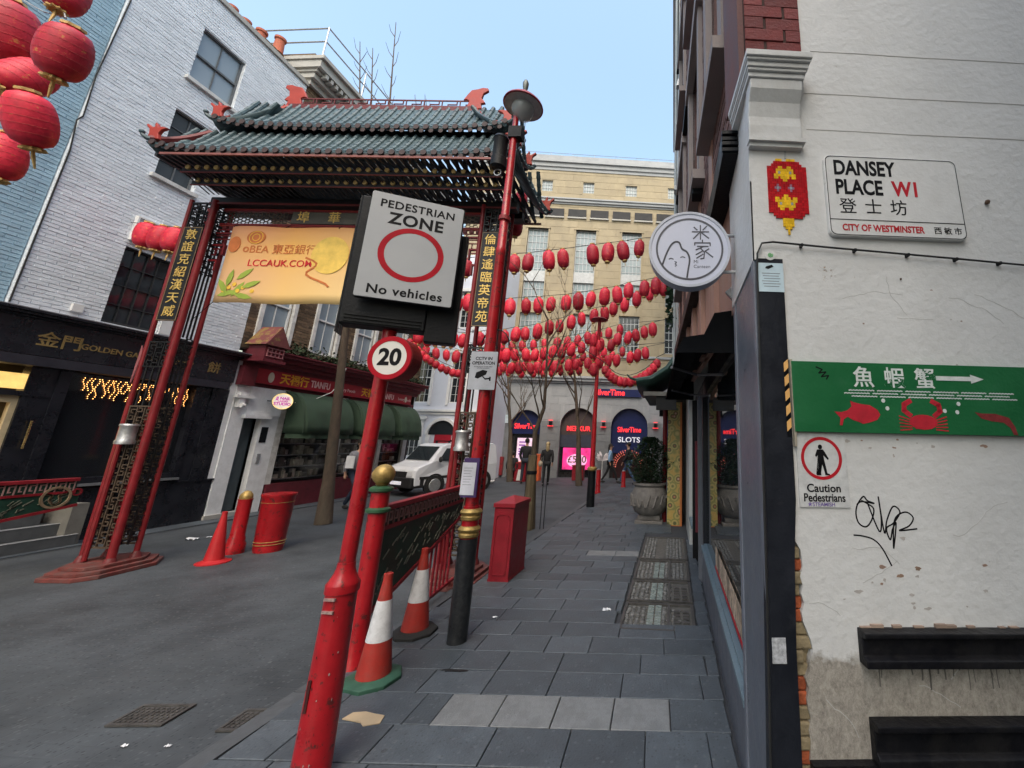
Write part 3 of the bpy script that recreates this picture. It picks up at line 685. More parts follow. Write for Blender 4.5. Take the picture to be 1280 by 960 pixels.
# ---- white stucco house closing the view on the left
WY=17.5
WFm=frame((0,WY,0),(1,0,0)); HD=thing('white_stucco_house','white stucco house with tall sash windows behind the van','building',(-11,WY,0))
stu=M('white_stucco',(.62,.65,.72),.6,var=.05,sc=2)
wh=[(-11.75,-11.05,3.3,5.6),(-10.1,-9.4,3.3,5.6),(-11.9,-11.2,.95,2.55),(-11.75,-11.05,6.8,8.6),(-10.1,-9.4,6.8,8.6)]
part(HD,'wall',wallgrid(WFm,-14.5,-8.3,0,10.5,wh,z=0),stu)
for h in wh:
    window(HD,WFm,*h,3,6 if h[3]-h[2]>1.7 else 4,gmat=glassd); part(HD,'window_surround',join(fbox(WFm,h[0]-.12,h[0],h[2]-.1,h[3],-.02,.05),fbox(WFm,h[1],h[1]+.12,h[2]-.1,h[3],-.02,.05),fbox(WFm,h[0]-.2,h[1]+.2,h[3],h[3]+.15,-.02,.08)),white)
part(HD,'string_course',join(fbox(WFm,-14.5,-8.28,2.9,3.0,-.02,.1),fbox(WFm,-14.5,-8.28,2.78,2.86,-.02,.05)),white)
part(HD,'room_behind',fbox(WFm,-14.4,-8.4,.1,10.3,-.4,-.38),darkroom)
ad=[( -10.2+.62*math.cos(math.pi*k/14),1.9+.62*math.sin(math.pi*k/14)) for k in range(15)]
part(HD,'door_arch',join(*[poly(WFm,[ad[k],((ad[k][0]+10.2)*1.2-10.2,(ad[k][1]-1.9)*1.2+1.9),((ad[k+1][0]+10.2)*1.2-10.2,(ad[k+1][1]-1.9)*1.2+1.9),ad[k+1]],.08) for k in range(14)]),white)
part(HD,'fanlight',poly(WFm,ad,.02),glassd); part(HD,'red_door',fbox(WFm,-10.5,-9.75,.1,1.9,.0,.04),rfas)
part(HD,'door_frame',join(fbox(WFm,-10.9,-10.75,.0,1.9,0,.06),fbox(WFm,-9.65,-9.5,0,1.9,0,.06)),white)
part(HD,'side_wall',B().box(-8.32,-8.29,WY+.31,WY+6,0,10.5),stu)
# ============================================================ far building across the end of the street
DF=frame((-5,20,0),(math.cos(.12),math.sin(.12),0)); HE=thing('stone_arcade_building','large pale stone building with arched arcade shopfronts closing the end of the street','building',(-5,20,0))
ystone=M('yellow_portland_stone',(.36,.30,.20),.75,var=.12,sc=.8,bump=.2,isl=.07,dirt=.45,dirtcol=(.24,.2,.14),dsc=.9)
wstone=M('pale_carved_stone',(.34,.35,.36),.7,var=.14,sc=1.5,isl=.08,dirt=.5,dirtcol=(.2,.21,.22),dsc=1.5)
gstone=M('grey_arcade_stone',(.2,.21,.22),.7,var=.15,sc=2,isl=.12,dirt=.4,dirtcol=(.1,.1,.11),dsc=2)
cols_=[(-3.15,-1.6),(-.55,.85),(1.95,3.3)]; cols_=[(-3.12,-2.0),(-.5,.62),(2.05,3.15),(4.5,5.6),(-5.6,-4.5)]
hw=[]
for a,c in cols_: hw+= [(a,c,6.3,8.3),(a,c,8.9,13.2)]
up=[(-.28,.35,15.55,16.25),(2.15,2.8,15.5,16.2),(-2.6,-2.0,15.55,16.25),(4.6,5.2,15.5,16.2)]
hw2=hw+up
b=wallgrid(DF,-6.5,8.5,4.9,16.9,hw2,z=0,th=.25); part(HE,'wall',b,ystone)
# ashlar courses as real blocks on the wall
def ashlar(parent,F,x0,x1,z0,z1,mat,holes,bl,bh,nm,z=0,dep=.01,seed=2): return bricks(parent,F,x0,x1,z0,z1,mat,holes,bl,bh,dep,.003,.012,nm,0,z,seed)
ashlar(HE,DF,-6.4,8.4,4.95,16.9,ystone,hw2,.85,.42,'ashlar_blocks')
winm=M('steel_window_pale',(.42,.44,.45),.5); gl2=GL('far_glass',(.22,.27,.28),.05)
for a,c in cols_:
    for z0,z1 in((6.3,8.3),(8.9,13.2)): window(HE,DF,a,c,z0,z1,5,int((z1-z0)/.36),z=-.16,sash=False,bar=.035,fr=.05,fmat=winm,gmat=gl2 if z0>8 or a<0 else glassd)
    part(HE,'spandrel_panel',fbox(DF,a,c,10.1,10.7,-.12,-.04),M('spandrel_white',(.45,.46,.46),.5))
    part(HE,'window_reveal',join(fbox(DF,a-.06,a,6.2,13.2,-.1,.05),fbox(DF,c,c+.06,6.2,13.2,-.1,.05),fbox(DF,a-.1,c+.1,13.2,13.3,-.1,.07),fbox(DF,a,c,8.3,8.9,-.2,-.02)),ystone)
for h in up: window(HE,DF,*h,4,3,z=-.12,sash=False,bar=.03,fmat=winm,gmat=gl2)
part(HE,'room_behind',fbox(DF,-6.4,8.4,5,16.5,-.5,-.45),M('grey_room',(.1,.1,.1),.9))
k0=-3.48
for k in range(9):
    x=k0+k*1.24-2.48; part(HE,'ventilation_grille',join(fbox(DF,x,x+1.0,14.0,14.45,-.0,.06)),M('black_grille',(.018,.018,.02),.6)); part(HE,'grille_sill',fbox(DF,x-.03,x+1.03,13.88,13.96,0,.1),stone)
bb=B()
for z0,z1,o in((14.75,14.85,.06),(14.85,15.0,.14),(15.0,15.08,.2)): fbox(DF,-6.5,8.5,z0,z1,-.1,o,bb)
part(HE,'upper_cornice',bb,wstone)
bb=B()
for z0,z1,o in((16.9,17.1,.05),(17.1,17.35,.12),(17.35,17.5,.22),(17.5,17.9,.03)): fbox(DF,-6.5,8.5,z0,z1,-.3,o,bb)
part(HE,'parapet',bb,wstone)
tr=B()
for k in range(12): tr.tube([DF@Vector((-6+k*1.25,17.9,-.1)),DF@Vector((-6+k*1.25,18.15,-.1))],.015,4)
tr.tube([DF@Vector((-6.4,18.14,-.1)),DF@Vector((8.4,18.14,-.1))],.015,4); part(HE,'roof_rail',tr,galv)
bb=B()
for z0,z1,o in((4.6,4.7,.1),(4.7,4.85,.22),(4.85,4.95,.3),(6.0,6.12,.08)): fbox(DF,-6.5,8.5,z0,z1,-.1,o,bb)
part(HE,'arcade_cornice',bb,wstone)
# arcade wall with round arches
arch=[(-2.32,.72),(.25,.88),(2.8,.92),(5.4,.92)]
def archwall(x0,x1,z0,z1,mat,nm,top):
    b=B(); xs=[x0]
    for c,r in arch: xs+= [c-r,c+r]
    xs.append(x1)
    for i in range(0,len(xs),2):
        if top: fbox(DF,xs[i],xs[i+1],z0,z1,-.5,0,b)
        else: part(HE,nm,fbox(DF,xs[i],xs[i+1],z0,z1,-.5,0),mat)
    if top:
        for c,r in arch:
            n=16
            for k in range(n):
                a0=math.pi*k/n;a1=math.pi*(k+1)/n; zc=2.5
                xa,za=c+r*math.cos(a0),zc+r*math.sin(a0); xb,zb=c+r*math.cos(a1),zc+r*math.sin(a1)
                V=[DF@Vector(p) for p in((xa,za,0),(xa,z1,0),(xb,z1,0),(xb,zb,0),(xa,za,-.5),(xb,zb,-.5))]
                b.add(V,[(0,1,2,3),(0,3,5,4)])
    if top: part(HE,nm,b,mat)
archwall(-6.5,8.5,0,2.5,gstone,'arcade_base',False); archwall(-6.5,8.5,2.5,4.6,wstone,'arcade_upper',True)
hb=[(c-r-.02,c+r+.02,-1,3.5) for c,r in arch]
ashlar(HE,DF,-6.4,8.4,.05,2.7,gstone,hb,.8,.34,'rusticated_blocks'); ashlar(HE,DF,-6.4,8.4,2.75,4.55,wstone,[(c-r-.05,c+r+.05,2,3.5) for c,r in arch],.8,.4,'arcade_blocks')
parts(HE,'base_plinth',([fbox(DF,a,b_,0,.35,.0,.05) for a,b_ in((-6.4,-3.1),(-1.55,-.68),(1.18,1.83))]),gstone)
navy=M('navy_sign_board',(.01,.018,.085),.4,var=.1); neon=M('red_neon_letters',(1,.04,.05),.4,emit=.5,bump=0); wlet=M('white_sign_letters',(.85,.85,.95),.4,emit=.12,bump=0)
dk=M('dark_shop_glass',(.03,.03,.035),.3)
rosy=M('red_neon_glow_glass',(1,.1,.1),.4,emit=1.4,bump=0)
for i,(c,r) in enumerate(arch):
    pts=[(c+r*math.cos(math.pi*k/16),2.5+r*math.sin(math.pi*k/16)) for k in range(17)]
    f=part(HE,'arch_sign',poly(DF,pts+[(c-r,2.05),(c+r,2.05)],.05,-.3),navy if i!=1 else M('brown_sign_board',(.07,.05,.05),.5))
    part(HE,'arch_recess',fbox(DF,c-r,c+r,0,2.05,-.5,-.42),dk)
    t_='MERKUR' if i==1 else 'SilverTime'
    part(f,'lettering',text(t_,.36 if i!=1 else .34,DF@Matrix.Translation((c,2.35 if i else 2.42,-.24)),.02,.02,sx=.78 if i!=1 else .9),neon)
part(HE,'lettering',text('SLOTS',.36,DF@Matrix.Translation((2.8,1.85,-.22)),.02,.02,sx=1.1),wlet)
part(HE,'arch_sign',fbox(DF,1.88,3.72,1.2,2.05,-.35,-.25),navy)
part(HE,'arch_sign',fbox(DF,-.63,1.13,1.45,2.05,-.35,-.25),M('slate_sign_board',(.045,.05,.075),.5))
s_=part(HE,'name_board',fbox(DF,-.9,2.9,4.02,4.4,.05,.12) if 0 else fbox(DF,1.0,3.35,3.98,4.36,.05,.12),navy)
part(s_,'lettering',text('SilverTime',.42,DF@Matrix.Translation((1.75,4.17,.13)),.02,.02,sx=.85),neon)
# screens
pk=M('lit_pink_screen',(1,.05,.3),.4,emit=.28,bump=0,var=.6,sc=1.2); wh_=M('lit_pale_screen',(.95,.7,.88),.4,emit=.16,bump=0)
part(HE,'screen_frame',fbox(DF,-2.85,-1.8,.25,2.0,-.42,-.3),black); sc_=part(HE,'lit_screen',fbox(DF,-2.72,-1.92,.4,1.85,-.3,-.28),wh_)
pl=M('purple_print',(.25,.05,.5),.4,emit=.05,bump=0)
for k,(wd,zz) in enumerate(((.5,1.65),(.3,1.5),(.6,1.32),(.6,1.2),(.5,1.08))): part(sc_,'print_line',fbox(DF,-2.62,-2.62+wd,zz-.03,zz+.03,-.279,-.274),pl)
part(sc_,'print_block',fbox(DF,-2.72,-1.92,.4,.72,-.279,-.274),M('lit_orange_print',(1,.35,.05),.4,emit=.16,bump=0))
part(HE,'screen_frame',fbox(DF,-.55,1.05,.25,1.5,-.42,-.3),black); s2=part(HE,'lit_screen',fbox(DF,-.45,.95,.38,1.42,-.3,-.28),pk)
part(s2,'glow_panel',disc(DF,.25,.8,.5,.32,.006,-.28),M('lit_white_glow',(1,.5,.8),.4,emit=.25,bump=0))
part(s2,'lettering',text('£500',.46,DF@Matrix.Translation((.25,.85,-.27))@Matrix.Shear('XY',4,(.25,0)),.01,.01),M('dark_gold_print',(.12,.08,.02),.5,bump=0))
# slots doorway with bulbs
part(HE,'doorway_dark',fbox(DF,2.05,3.55,.0,1.2,-.4,-.3),M('red_black_doorway',(.03,.008,.01),.4))
bu=B()
for rr in (.62,.72,.8):
    for k in range(22):
        a=math.pi*k/21; bu.ball(DF@Vector((2.8+rr*math.cos(a),.55+rr*math.sin(a),-.24)),.035,n=5,m=3)
part(HE,'doorway_bulbs',bu,M('bulb_ring_red',(.8,.2,.15),.4,emit=.1,bump=0,isl=.7),kind='stuff')
for c in (-1.1,1.5,4.1): 
    part(HE,'wall_lamp',B().box(-.05,.05,-.05,.05,-.08,.08) if 0 else fbox(DF,c-.07,c+.07,2.5,2.68,0,.16),black)
    lp=fbox(DF,c-.14,c+.14,2.44,2.47,.06,.14); part(HE,'wall_lamp_glow',lp,neon); part(HE,'wall_lamp_glow',fbox(DF,c-.1,c+.1,2.72,2.75,.06,.14),neon)
part(HE,'street_name_plate',fbox(DF,-3.95,-3.15,2.55,2.95,.02,.05),M('pale_plate',(.6,.7,.75),.5))
part(HE,'red_panel',fbox(DF,-4.2,-3.2,.1,.95,.0,.2),dred)
part(HE,'back_wall',fbox(DF,-6.5,8.5,0,17,-7,-6.5),gstone); part(HE,'flat_roof',fbox(DF,-6.5,8.5,17,17.1,-6.5,-.5),gstone); part(HE,'end_walls',join(fbox(DF,-6.5,-6.2,0,17,-6.5,-.5),fbox(DF,8.2,8.5,0,17,-6.5,-.5)),ystone)
# white feather plume / palm by the slots door
t=thing('white_plume_plant','white feathery artificial plant beside the SLOTS doorway','plant',DF@Vector((1.45,0,.6))); b=B(); rnd=random.Random(2); o=DF@Vector((1.55,.0,.5))
b.tube([o,o+Vector((0,0,.9))],.02,5); part(t,'stem',b,offw); b=B()
for k in range(26):
    a=rnd.uniform(0,6.28);l=rnd.uniform(.25,.5);d=Vector((math.cos(a)*.8,math.sin(a)*.3,rnd.uniform(.2,1.2))).normalized()*l; p=o+Vector((0,0,.85)); e=Vector((d.z,0,-d.x)).normalized()*.05; b.add([p,p+d*.6+e,p+d,p+d*.6-e],[(0,1,2,3)])
part(t,'feathers',b,M('white_feather',(.75,.7,.72),.7))
# ============================================================ the gate (local frame: u along its width, v away, z up)
GRZ=.05; GO=(-4.6,5.35,0)
gate=thing('chinatown_gate','red and black Chinese gate with double green tiled roof spanning the street','gate',GO,GRZ)
def gp(name,b,mat,**k): return part(gate,name,b,mat,local=True,**k)
tile=M('weathered_teal_tile',(.05,.085,.10),.42,var=.3,sc=14,orand=.22,bump=.25,bsc=40,dirt=.45,dirtcol=(.11,.15,.15),dsc=6)
tend=M('tile_end_brown',(.055,.036,.036),.6,var=.3); gred=M('gate_red',(.2,.012,.017),.42,var=.22,sc=7,dirt=.4,dirtcol=(.12,.02,.02),dsc=9)
gmar=M('gate_maroon',(.13,.022,.024),.5,var=.25,sc=8); gblk=M('gate_black',(.014,.014,.015),.45,var=.3); orn=M('gate_ornament_red',(.36,.045,.03),.45,var=.15)
timb=M('gate_rafter_dark',(.02,.023,.03),.55,var=.3); yell=M('rafter_end_yellow',(.42,.3,.12),.5,var=.3)
UC=-.2
def slope(u0,u1,vtop,ztop,vbot,zbot,side,lift,nm,sp=.145,uc=UC,curl=.6):
    """front/back slope; side -1 front +1 back. concave profile; tile rows are single pieces sharing one mesh"""
    n=7; prof=[]
    for i in range(n+1):
        t=i/n; prof.append((vtop+(vbot-vtop)*t, zbot+(ztop-zbot)*((1-t)**1.45)))
    half=(u1-u0)/2; um=(u0+u1)/2
    dz=lambda u: lift*abs((u-um)/half)**5
    cols=[]
    m=32
    for j in range(m+1):
        u=u0+(u1-u0)*j/m; e=max(0,(abs(u-um)/half-.0))
        cols.append([(u,v,z+dz(u)*(i/n)) for i,(v,z) in enumerate(prof)])
    b=B().sheet(cols); 
    if side<0: o=gp(nm+'_deck',b,tile); sd=o.modifiers.new('t','SOLIDIFY'); sd.thickness=.03; sd.offset=0
    rb=B(); rb.tube([(0,v,z+.022) for v,z in prof],.033,8)
    # overlapped tiles: rings along the row
    for i in range(n):
        v=(prof[i][0]+prof[i+1][0])/2; z=(prof[i][1]+prof[i+1][1])/2
        rb.tube([(0,prof[i][0]*.0+v,z+.022),(0,v+(prof[i+1][0]-prof[i][0])*.35,z+.022+(prof[i+1][1]-prof[i][1])*.35)],.038,8)
    me=rb.mesh('tile_row',tile); ed=B().lathe([(.0,-.008),(.042,-.008),(.042,.008),(.0,.008)],(0,0,0),12,ax='y').mesh('tile_end',tend)
    drip=B().lathe([(.0,-.006),(.036,-.006),(.036,.006),(.0,.006)],(0,0,0),10,ax='y').mesh('drip_tile',tend)
    k=int((u1-u0)/sp); off=((u1-u0)-k*sp)/2
    for j in range(k+1):
        u=u0+off+j*sp
        r=piece(gate,'tile_row',me,(u,0,dz(u)*.6)); 
        if side<0:
            piece(r,'tile_end',ed,(0,vbot-.012,prof[-1][1]+.02+dz(u)*.4))
            if j<k: piece(r,'drip_tile',drip,(sp/2,vbot+.006,prof[-1][1]-.03+dz(u)*.4))
    return prof
def hip(uin,uout,v0,v1,ztop,zbot,lift,nm):
    """end slope of the roof, rows run outwards"""
    n=6;b=B();rows_=[]
    vm=(v0+v1)/2;hv=(v1-v0)/2
    vi=hv*.45
    for i in range(n+1):
        t=i/n; u=uin+(uout-uin)*t; z=zbot+(ztop-zbot)*((1-t)**1.45); h=vi+(hv-vi)*t
        rows_.append([(u,vm+h*s,z+lift*t*abs(s)**5) for s in [q/6-1 for q in range(13)]])
    b.sheet(rows_); o=gp(nm+'_deck',b,tile); sd=o.modifiers.new('t','SOLIDIFY'); sd.thickness=.03; sd.offset=0
    for s in range(9):
        q=-.92+s*.23; pts=[]
        for i in range(n+1):
            t=i/n; u=uin+(uout-uin)*t; z=zbot+(ztop-zbot)*((1-t)**1.45); h=hv
            if abs(q)*hv>vi+(hv-vi)*t+.01: continue
            pts.append((u,vm+h*q,z+.022+lift*t*abs(q)**5))
        if len(pts)>1: gp('tile_row',B().tube(pts,.033,8),tile)
U0,U1=-2.72,2.33
# lower roof, front, back and ends
slope(U0,U1,-.42,6.12,-.84,5.50,-1,.12,'lower_roof'); slope(U0,U1,.42,6.12,.84,5.50,1,.12,'lower_roof_back')
hip(-2.25,-2.76,-.84,.84,6.12,5.52,.12,'lower_roof_end'); hip(1.9,2.37,-.84,.84,6.12,5.52,.12,'lower_roof_end')
# upper roof
slope(-2.36,2.06,-.03,7.0,-.52,6.2,-1,.14,'upper_roof'); slope(-2.36,2.06,.03,7.0,.52,6.2,1,.14,'upper_roof_back')
hip(-1.75,-2.4,-.52,.52,6.85,6.22,.14,'upper_roof_end'); hip(1.35,2.1,-.52,.52,6.85,6.22,.14,'upper_roof_end')
gp('ridge_beam',B().box(-1.8,1.3,-.06,.06,6.93,7.06),gmar,bevel=.006)
# sky gap framing between the tiers
gp('clerestory',B().box(-2.1,1.75,-.3,-.26,5.95,6.35),gblk)
# ridge fretwork
fr=B(); z0=7.06
fr.box(-1.75,1.25,-.008,.008,z0+.14,z0+.16).box(-1.75,1.25,-.008,.008,z0,z0+.012)
u=-1.6
while u<1.15:
    fr.box(u,u+.012,-.008,.008,z0+.012,z0+.07).box(u,u+.16,-.008,.008,z0+.07,z0+.082).box(u+.148,u+.16,-.008,.008,z0+.082,z0+.14).box(u+.2,u+.212,-.008,.008,z0+.012,z0+.14); u+=.3
gp('ridge_fretwork',fr,gmar,kind='stuff')
# serrated hip ridges and corner tips
def ornament(u,v,z,s,flip,big=False):
    f=-1 if flip else 1
    if big: pts=[(-.14,0),(.12,0),(.1,.1),(.17,.12),(.13,.18),(.1,.2),(.12,.3),(.2,.36),(.19,.41),(.1,.42),(.02,.39),(-.08,.37),(-.14,.28),(-.2,.17),(-.14,.18),(-.1,.15)]
    else: pts=[(-.1,0),(.1,0),(.07,.1),(.1,.17),(.2,.21),(.1,.235),(.04,.22),(-.01,.31),(-.03,.31),(-.02,.23),(-.06,.22),(-.15,.29),(-.17,.26),(-.1,.19),(-.08,.1)]
    F=frame((u,v,z),(f,0,0)); pts=[(x*s,y*s) for x,y in pts]
    b=poly(F,pts if True else pts,.045,-.022); 
    return gp('roof_ornament',b,orn,bevel=.008)
def ridge(p0,p1,sag,mat,w=.06,teeth=True,tip=True):
    pts=[]
    for i in range(9):
        t=i/8; p=Vector(p0).lerp(Vector(p1),t); p.z-=sag*math.sin(math.pi*t*.9); pts.append(p)
    b=B().tube(pts,[w*.8]*9,6)
    o=gp('hip_ridge',b,mat)
    if teeth:
        tb=B()
        for i in range(1,8):
            p=pts[i]; d=(pts[min(8,i+1)]-pts[i-1]).normalized(); up=Vector((0,0,1)); n=d.cross(up).normalized()*.012
            tb.prism([p+up*.03-d*.03-n,p+up*.1-d*.07-n,p+up*.03+d*.06-n],n*2)
        gp('ridge_teeth',tb,orn,kind='stuff')
    if tip:
        d=(Vector(p1)-Vector(p0)); d.z=0; d.normalize(); q=pts[-1]
        c=B().tube([q,q+d*.03,q+d*.07+Vector((0,0,.02)),q+d*.085+Vector((0,0,.045))],[.04,.034,.026,.018],7); c.ball(q+d*.085+Vector((0,0,.065)),.032)
        gp('upturned_tip',c,tile)
for sx,ui,uo,uo2 in((-1,-1.78,-2.38,-2.74),(1,1.28,2.08,2.36)):
    for sy in(-1,1):
        ridge((ui,sy*.05,7.0),(uo,sy*.5,6.4),.18,orn,w=.045)
        ridge((uo+sx*.0,sy*.45,6.12),(uo2,sy*.82,5.72),.08,gmar if sy<0 else tile,teeth=False)
        ornament(uo+sx*-.03,sy*.48,6.38,.85,sx>0); ornament(uo2-sx*.02,sy*.8,5.7,.85,sx>0)
    ornament(ui-sx*.02,0,7.05,1,sx<0,True)
# eaves fascia, bracket bands with round ends, rafters
gp('eaves_fascia',B().box(U0+.2,U1-.06,-.845,-.82,5.44,5.47).box(U0+.2,U1-.06,.82,.845,5.44,5.47),M('eave_pink',(.22,.08,.07),.5,var=.2))
raf=B().bar((0,-.8,5.47),(0,.8,5.47),.035,.05).mesh('rafter',timb); rnd=random.Random(12)
k=int((U1-U0-.1)/.1)
for j in range(k): 
    u=U0+.1+j*.1; 
    if abs(u-U0)<5: piece(gate,'rafter',raf,(u,0,0))
endm=B().lathe([(.0,-.01),(.034,-.01),(.034,.01),(0,.01)],(0,0,0),12,ax='y').mesh('rafter_end',yell)
for row,(v,z) in enumerate(((-.62,5.36),(-.47,5.26))):
    gp('bracket_beam',B().box(U0+.28,U1-.22,v,v+.03,z-.02,z+.03).box(U0+.28,U1-.22,-v-.03,-v,z-.02,z+.03),timb)
    gp('bracket_trim',B().box(U0+.28,U1-.22,v-.012,v,z-.045,z-.03),gmar)
    for j in range(33): piece(gate,'rafter_end',endm,(U0+.38+j*.135,v-.014,z+.035))
lat=B()
for j in range(64):
    u=U0+.3+j*.073; lat.bar((u,-.6,5.33),(u+.015,-.25,5.22),.012,.012)
    if j%2: lat.bar((u,.6,5.33),(u+.015,.25,5.22),.012,.012)
gp('soffit_battens',lat,timb,kind='stuff')
gp('main_beam',B().box(U0+.2,U1-.15,-.12,.0,5.14,5.26).box(U0+.2,U1-.15,.14,.26,5.14,5.26),gblk); gp('main_beam_trim',B().box(U0+.2,U1-.15,-.135,-.121,5.14,5.17),gmar)
half=B().box(-2.3,-1.3,-.3,.45,5.5,5.53); gp('soffit_board',half,timb)
# key pattern fretwork helper
def key(b,u0,u1,z0,z1,v,c=.11,t=.014,plane='u',thick=.02):
    nu=max(1,round((u1-u0)/c)); nz=max(1,round((z1-z0)/c)); du=(u1-u0)/nu; dz=(z1-z0)/nz
    def bx(a,b_,c_,d_):
        if plane=='u': b.box(a,b_,v,v+thick,c_,d_)
        else: b.box(v,v+thick,a,b_,c_,d_)
    for i in range(nu):
        for j in range(nz):
            x=u0+i*du;z=z0+j*dz; f=(i+j)%2
            bx(x,x+t,z,z+dz)
            if f: bx(x,x+du*.7,z+dz*.33,z+dz*.33+t); bx(x+du*.7,x+du*.7+t,z+dz*.33,z+dz*.8); bx(x+du*.3,x+du*.7,z+dz*.8,z+dz*.8+t)
            else: bx(x+du*.3,x+du,z+dz*.6,z+dz*.6+t); bx(x+du*.3,x+du*.3+t,z+dz*.15,z+dz*.6); bx(x+du*.3,x+du*.7,z+dz*.15,z+dz*.15+t)
    return b
# towers: four tubes, lattice panels, character boards
def tower(ua,ub,chars,right):
    va,vb=-.12,.13
    rr={(ua,va):(.028 if not right else .032),(ub,va):(.042 if not right else .032),(ub,vb):.03,(ua,vb):.03}
    for (u,v),r in rr.items(): gp('post_tube',B().tube([(u,v,.12),(u,v,5.2)],r,12),gred)
    for z0,z1 in ((.3,2.05),(2.62,2.95),(4.72,5.14)):
        for v in(va,vb):
            b=key(B(),ua+.03,ub-.03,z0,z1,v-.01,.1); b.box(ua+.02,ub-.02,v-.012,v+.012,z0-.02,z0).box(ua+.02,ub-.02,v-.012,v+.012,z1,z1+.02)
            gp('fretwork_panel',b,gblk if z0>1 else M('fret_bronze',(.07,.05,.035),.5,var=.3),kind='stuff')
    for z0,z1 in ((.3,2.05),(2.62,3.05),(4.0,5.14)):
        for u in (ua,ub):
            b=key(B(),va+.02,vb-.02,z0,z1,u-.01,.09,plane='v'); gp('fretwork_panel',b,gblk,kind='stuff')
    for z0,z1 in((2.05,2.62),(3.05,4.7)):
        b=B()
        for q in(.3,.5,.7): b.box(ub-.008,ub+.008,va+(vb-va)*q-.008,va+(vb-va)*q+.008,z0,z1)
        if z0<3:
            for q in (.25,.5,.75): b.box(ua+(ub-ua)*q-.008,ua+(ub-ua)*q+.008,va-.008,va+.008,z0,z1)
        gp('mullion_rods',b,gblk,kind='stuff')
    cu=(ua+ub)/2; w_=(ub-ua)/2-.045
    brd=gp('couplet_board',B().box(cu-w_,cu+w_,va-.03,va+.0,3.27,4.73),gblk)
    rim=B()
    for a,b_,c,d in((cu-w_,cu+w_,3.27,3.28),(cu-w_,cu+w_,4.72,4.73),(cu-w_,cu-w_+.01,3.28,4.72),(cu+w_-.01,cu+w_,3.28,4.72)): rim.box(a,b_,va-.034,va-.0301,c,d)
    part(brd,'board_rim',rim,M('board_rim_bronze',(.2,.14,.08),.5),local=True)
    F=frame((cu,va-.031,0),(1,0,0))
    for i,ch in enumerate(chars):
        part(brd,'character',text(ch,.18,F@Matrix.Translation((0,4.6-i*.2,0)),.006,0),goldtext,local=True)
    # red brackets reaching inwards under the lintel
    s=1 if not right else -1; e=ub if not right else ua
    b=B(); 
    for k_,(L_,z) in enumerate(((.28,4.7),(.2,4.5),(.14,4.25))):
        b.box(min(e,e+s*L_),max(e,e+s*L_),-.02,.02,z,z+.025); b.box(min(e+s*L_,e+s*(L_-.025)),max(e+s*L_,e+s*(L_-.025)),-.02,.02,z-.15,z)
    gp('corner_bracket',b,gred,kind='stuff')
    # base plinth, elongated octagon in two steps
    for (hu,hv,z0,z1) in((.38,.5,0,.045),(.34,.45,.045,.085),(.28,.36,.085,.125)):
        c=hu*.6; P=[(cu-hu+c,-hv),(cu+hu-c*.5,-hv),(cu+hu,-hv+c*.7),(cu+hu,hv-c*1.2),(cu+hu-c,hv),(cu-hu+c,hv),(cu-hu,hv-c*1.2),(cu-hu,-hv+c*1.5)]
        gp('base_step',B().prism([(x,y,z0) for x,y in P],(0,0,z1-z0)),M('plinth_maroon',(.15,.04,.035),.6,var=.3,sc=10,dirt=.5,dirtcol=(.09,.085,.08),dsc=8),bevel=.006)
    sc=B()
    for (u,v) in rr: sc.lathe([(.06,.125),(.045,.17),(.03,.2)],(u,v,0),10)
    gp('tube_socket',sc,gmar,kind='stuff')
tower(-2.8,-2.43,'敦誼克紹漢天威',False); tower(1.68,2.03,'倫肆遙臨英帝苑',True)
# short extra tubes under the electric boxes
for u in (-2.72,1.75): gp('short_tube',B().tube([(u,-.15,.14),(u,-.15,1.55)],.024,8).ball((u,-.15,1.56),.026),gred)
for u in(-2.6,1.82): gp('electric_box',B().lathe([(.09,1.56),(.092,1.6),(.08,1.62),(.08,1.78),(.092,1.8),(.085,1.82)],(u,-.2,0),14),galv)
# lintel: hexagon fret, name board, rails
for z in(4.86,5.1): gp('lintel_rail',B().box(-2.4,1.66,-.03,.03,z-.012,z+.012),gred)
for z in(4.84,5.125): gp('lintel_rail',B().box(-2.4,1.66,-.02,.02,z-.006,z+.006),orn)
hx=B(); s=.065
def hexes(ua,ub):
    x=ua; i=0
    while x<ub-.04:
        for j in range(4):
            cx=x; cz=4.9+j*.06+(.03 if i%2 else 0)
            if cz>5.08: continue
            P=[(cx+.034*math.cos(math.pi/3*k),-.0,cz+.028*math.sin(math.pi/3*k)) for k in range(6)]
            for k in range(6): hx.bar(P[k],P[(k+1)%6],.007,.007,up=(0,1,0))
        x+=.058;i+=1
hexes(-2.3,-1.35); hexes(.6,1.6); gp('lintel_fretwork',hx,M('fret_bronze',(.07,.05,.035)),kind='stuff')
nb=gp('name_board',B().box(-1.3,.55,-.035,-.005,4.885,5.08),M('lintel_board',(.09,.085,.07),.5)); F=frame((0,-.036,0),(1,0,0))
for i,ch in enumerate('埠華敦倫'): part(nb,'character',text(ch,.2,F@Matrix.Translation((-1.12+i*.48,4.98,0)),.006,0),goldtext,local=True)
dn=B(); u=-2.35
while u<1.6: dn.box(u,u+.06,-.015,.015,4.79,4.835); u+=.1
gp('lintel_dentils',dn,gmar,kind='stuff')
for s,e in((1,-2.41),(-1,1.66)):
    b=B()
    for q in range(3):
        z=4.78-q*.16; L_=.34-q*.1
        b.box(min(e,e+s*L_),max(e,e+s*L_),-.01,.01,z-.012,z); b.box(min(e+s*(L_-.09),e+s*(L_-.1)),max(e+s*(L_-.09),e+s*(L_-.1)),-.01,.01,z-.1,z-.012); b.box(min(e,e+s*(L_-.09)),max(e,e+s*(L_-.09)),-.01,.01,z-.112,z-.1)
    gp('hanging_fret',b,gred,kind='stuff')
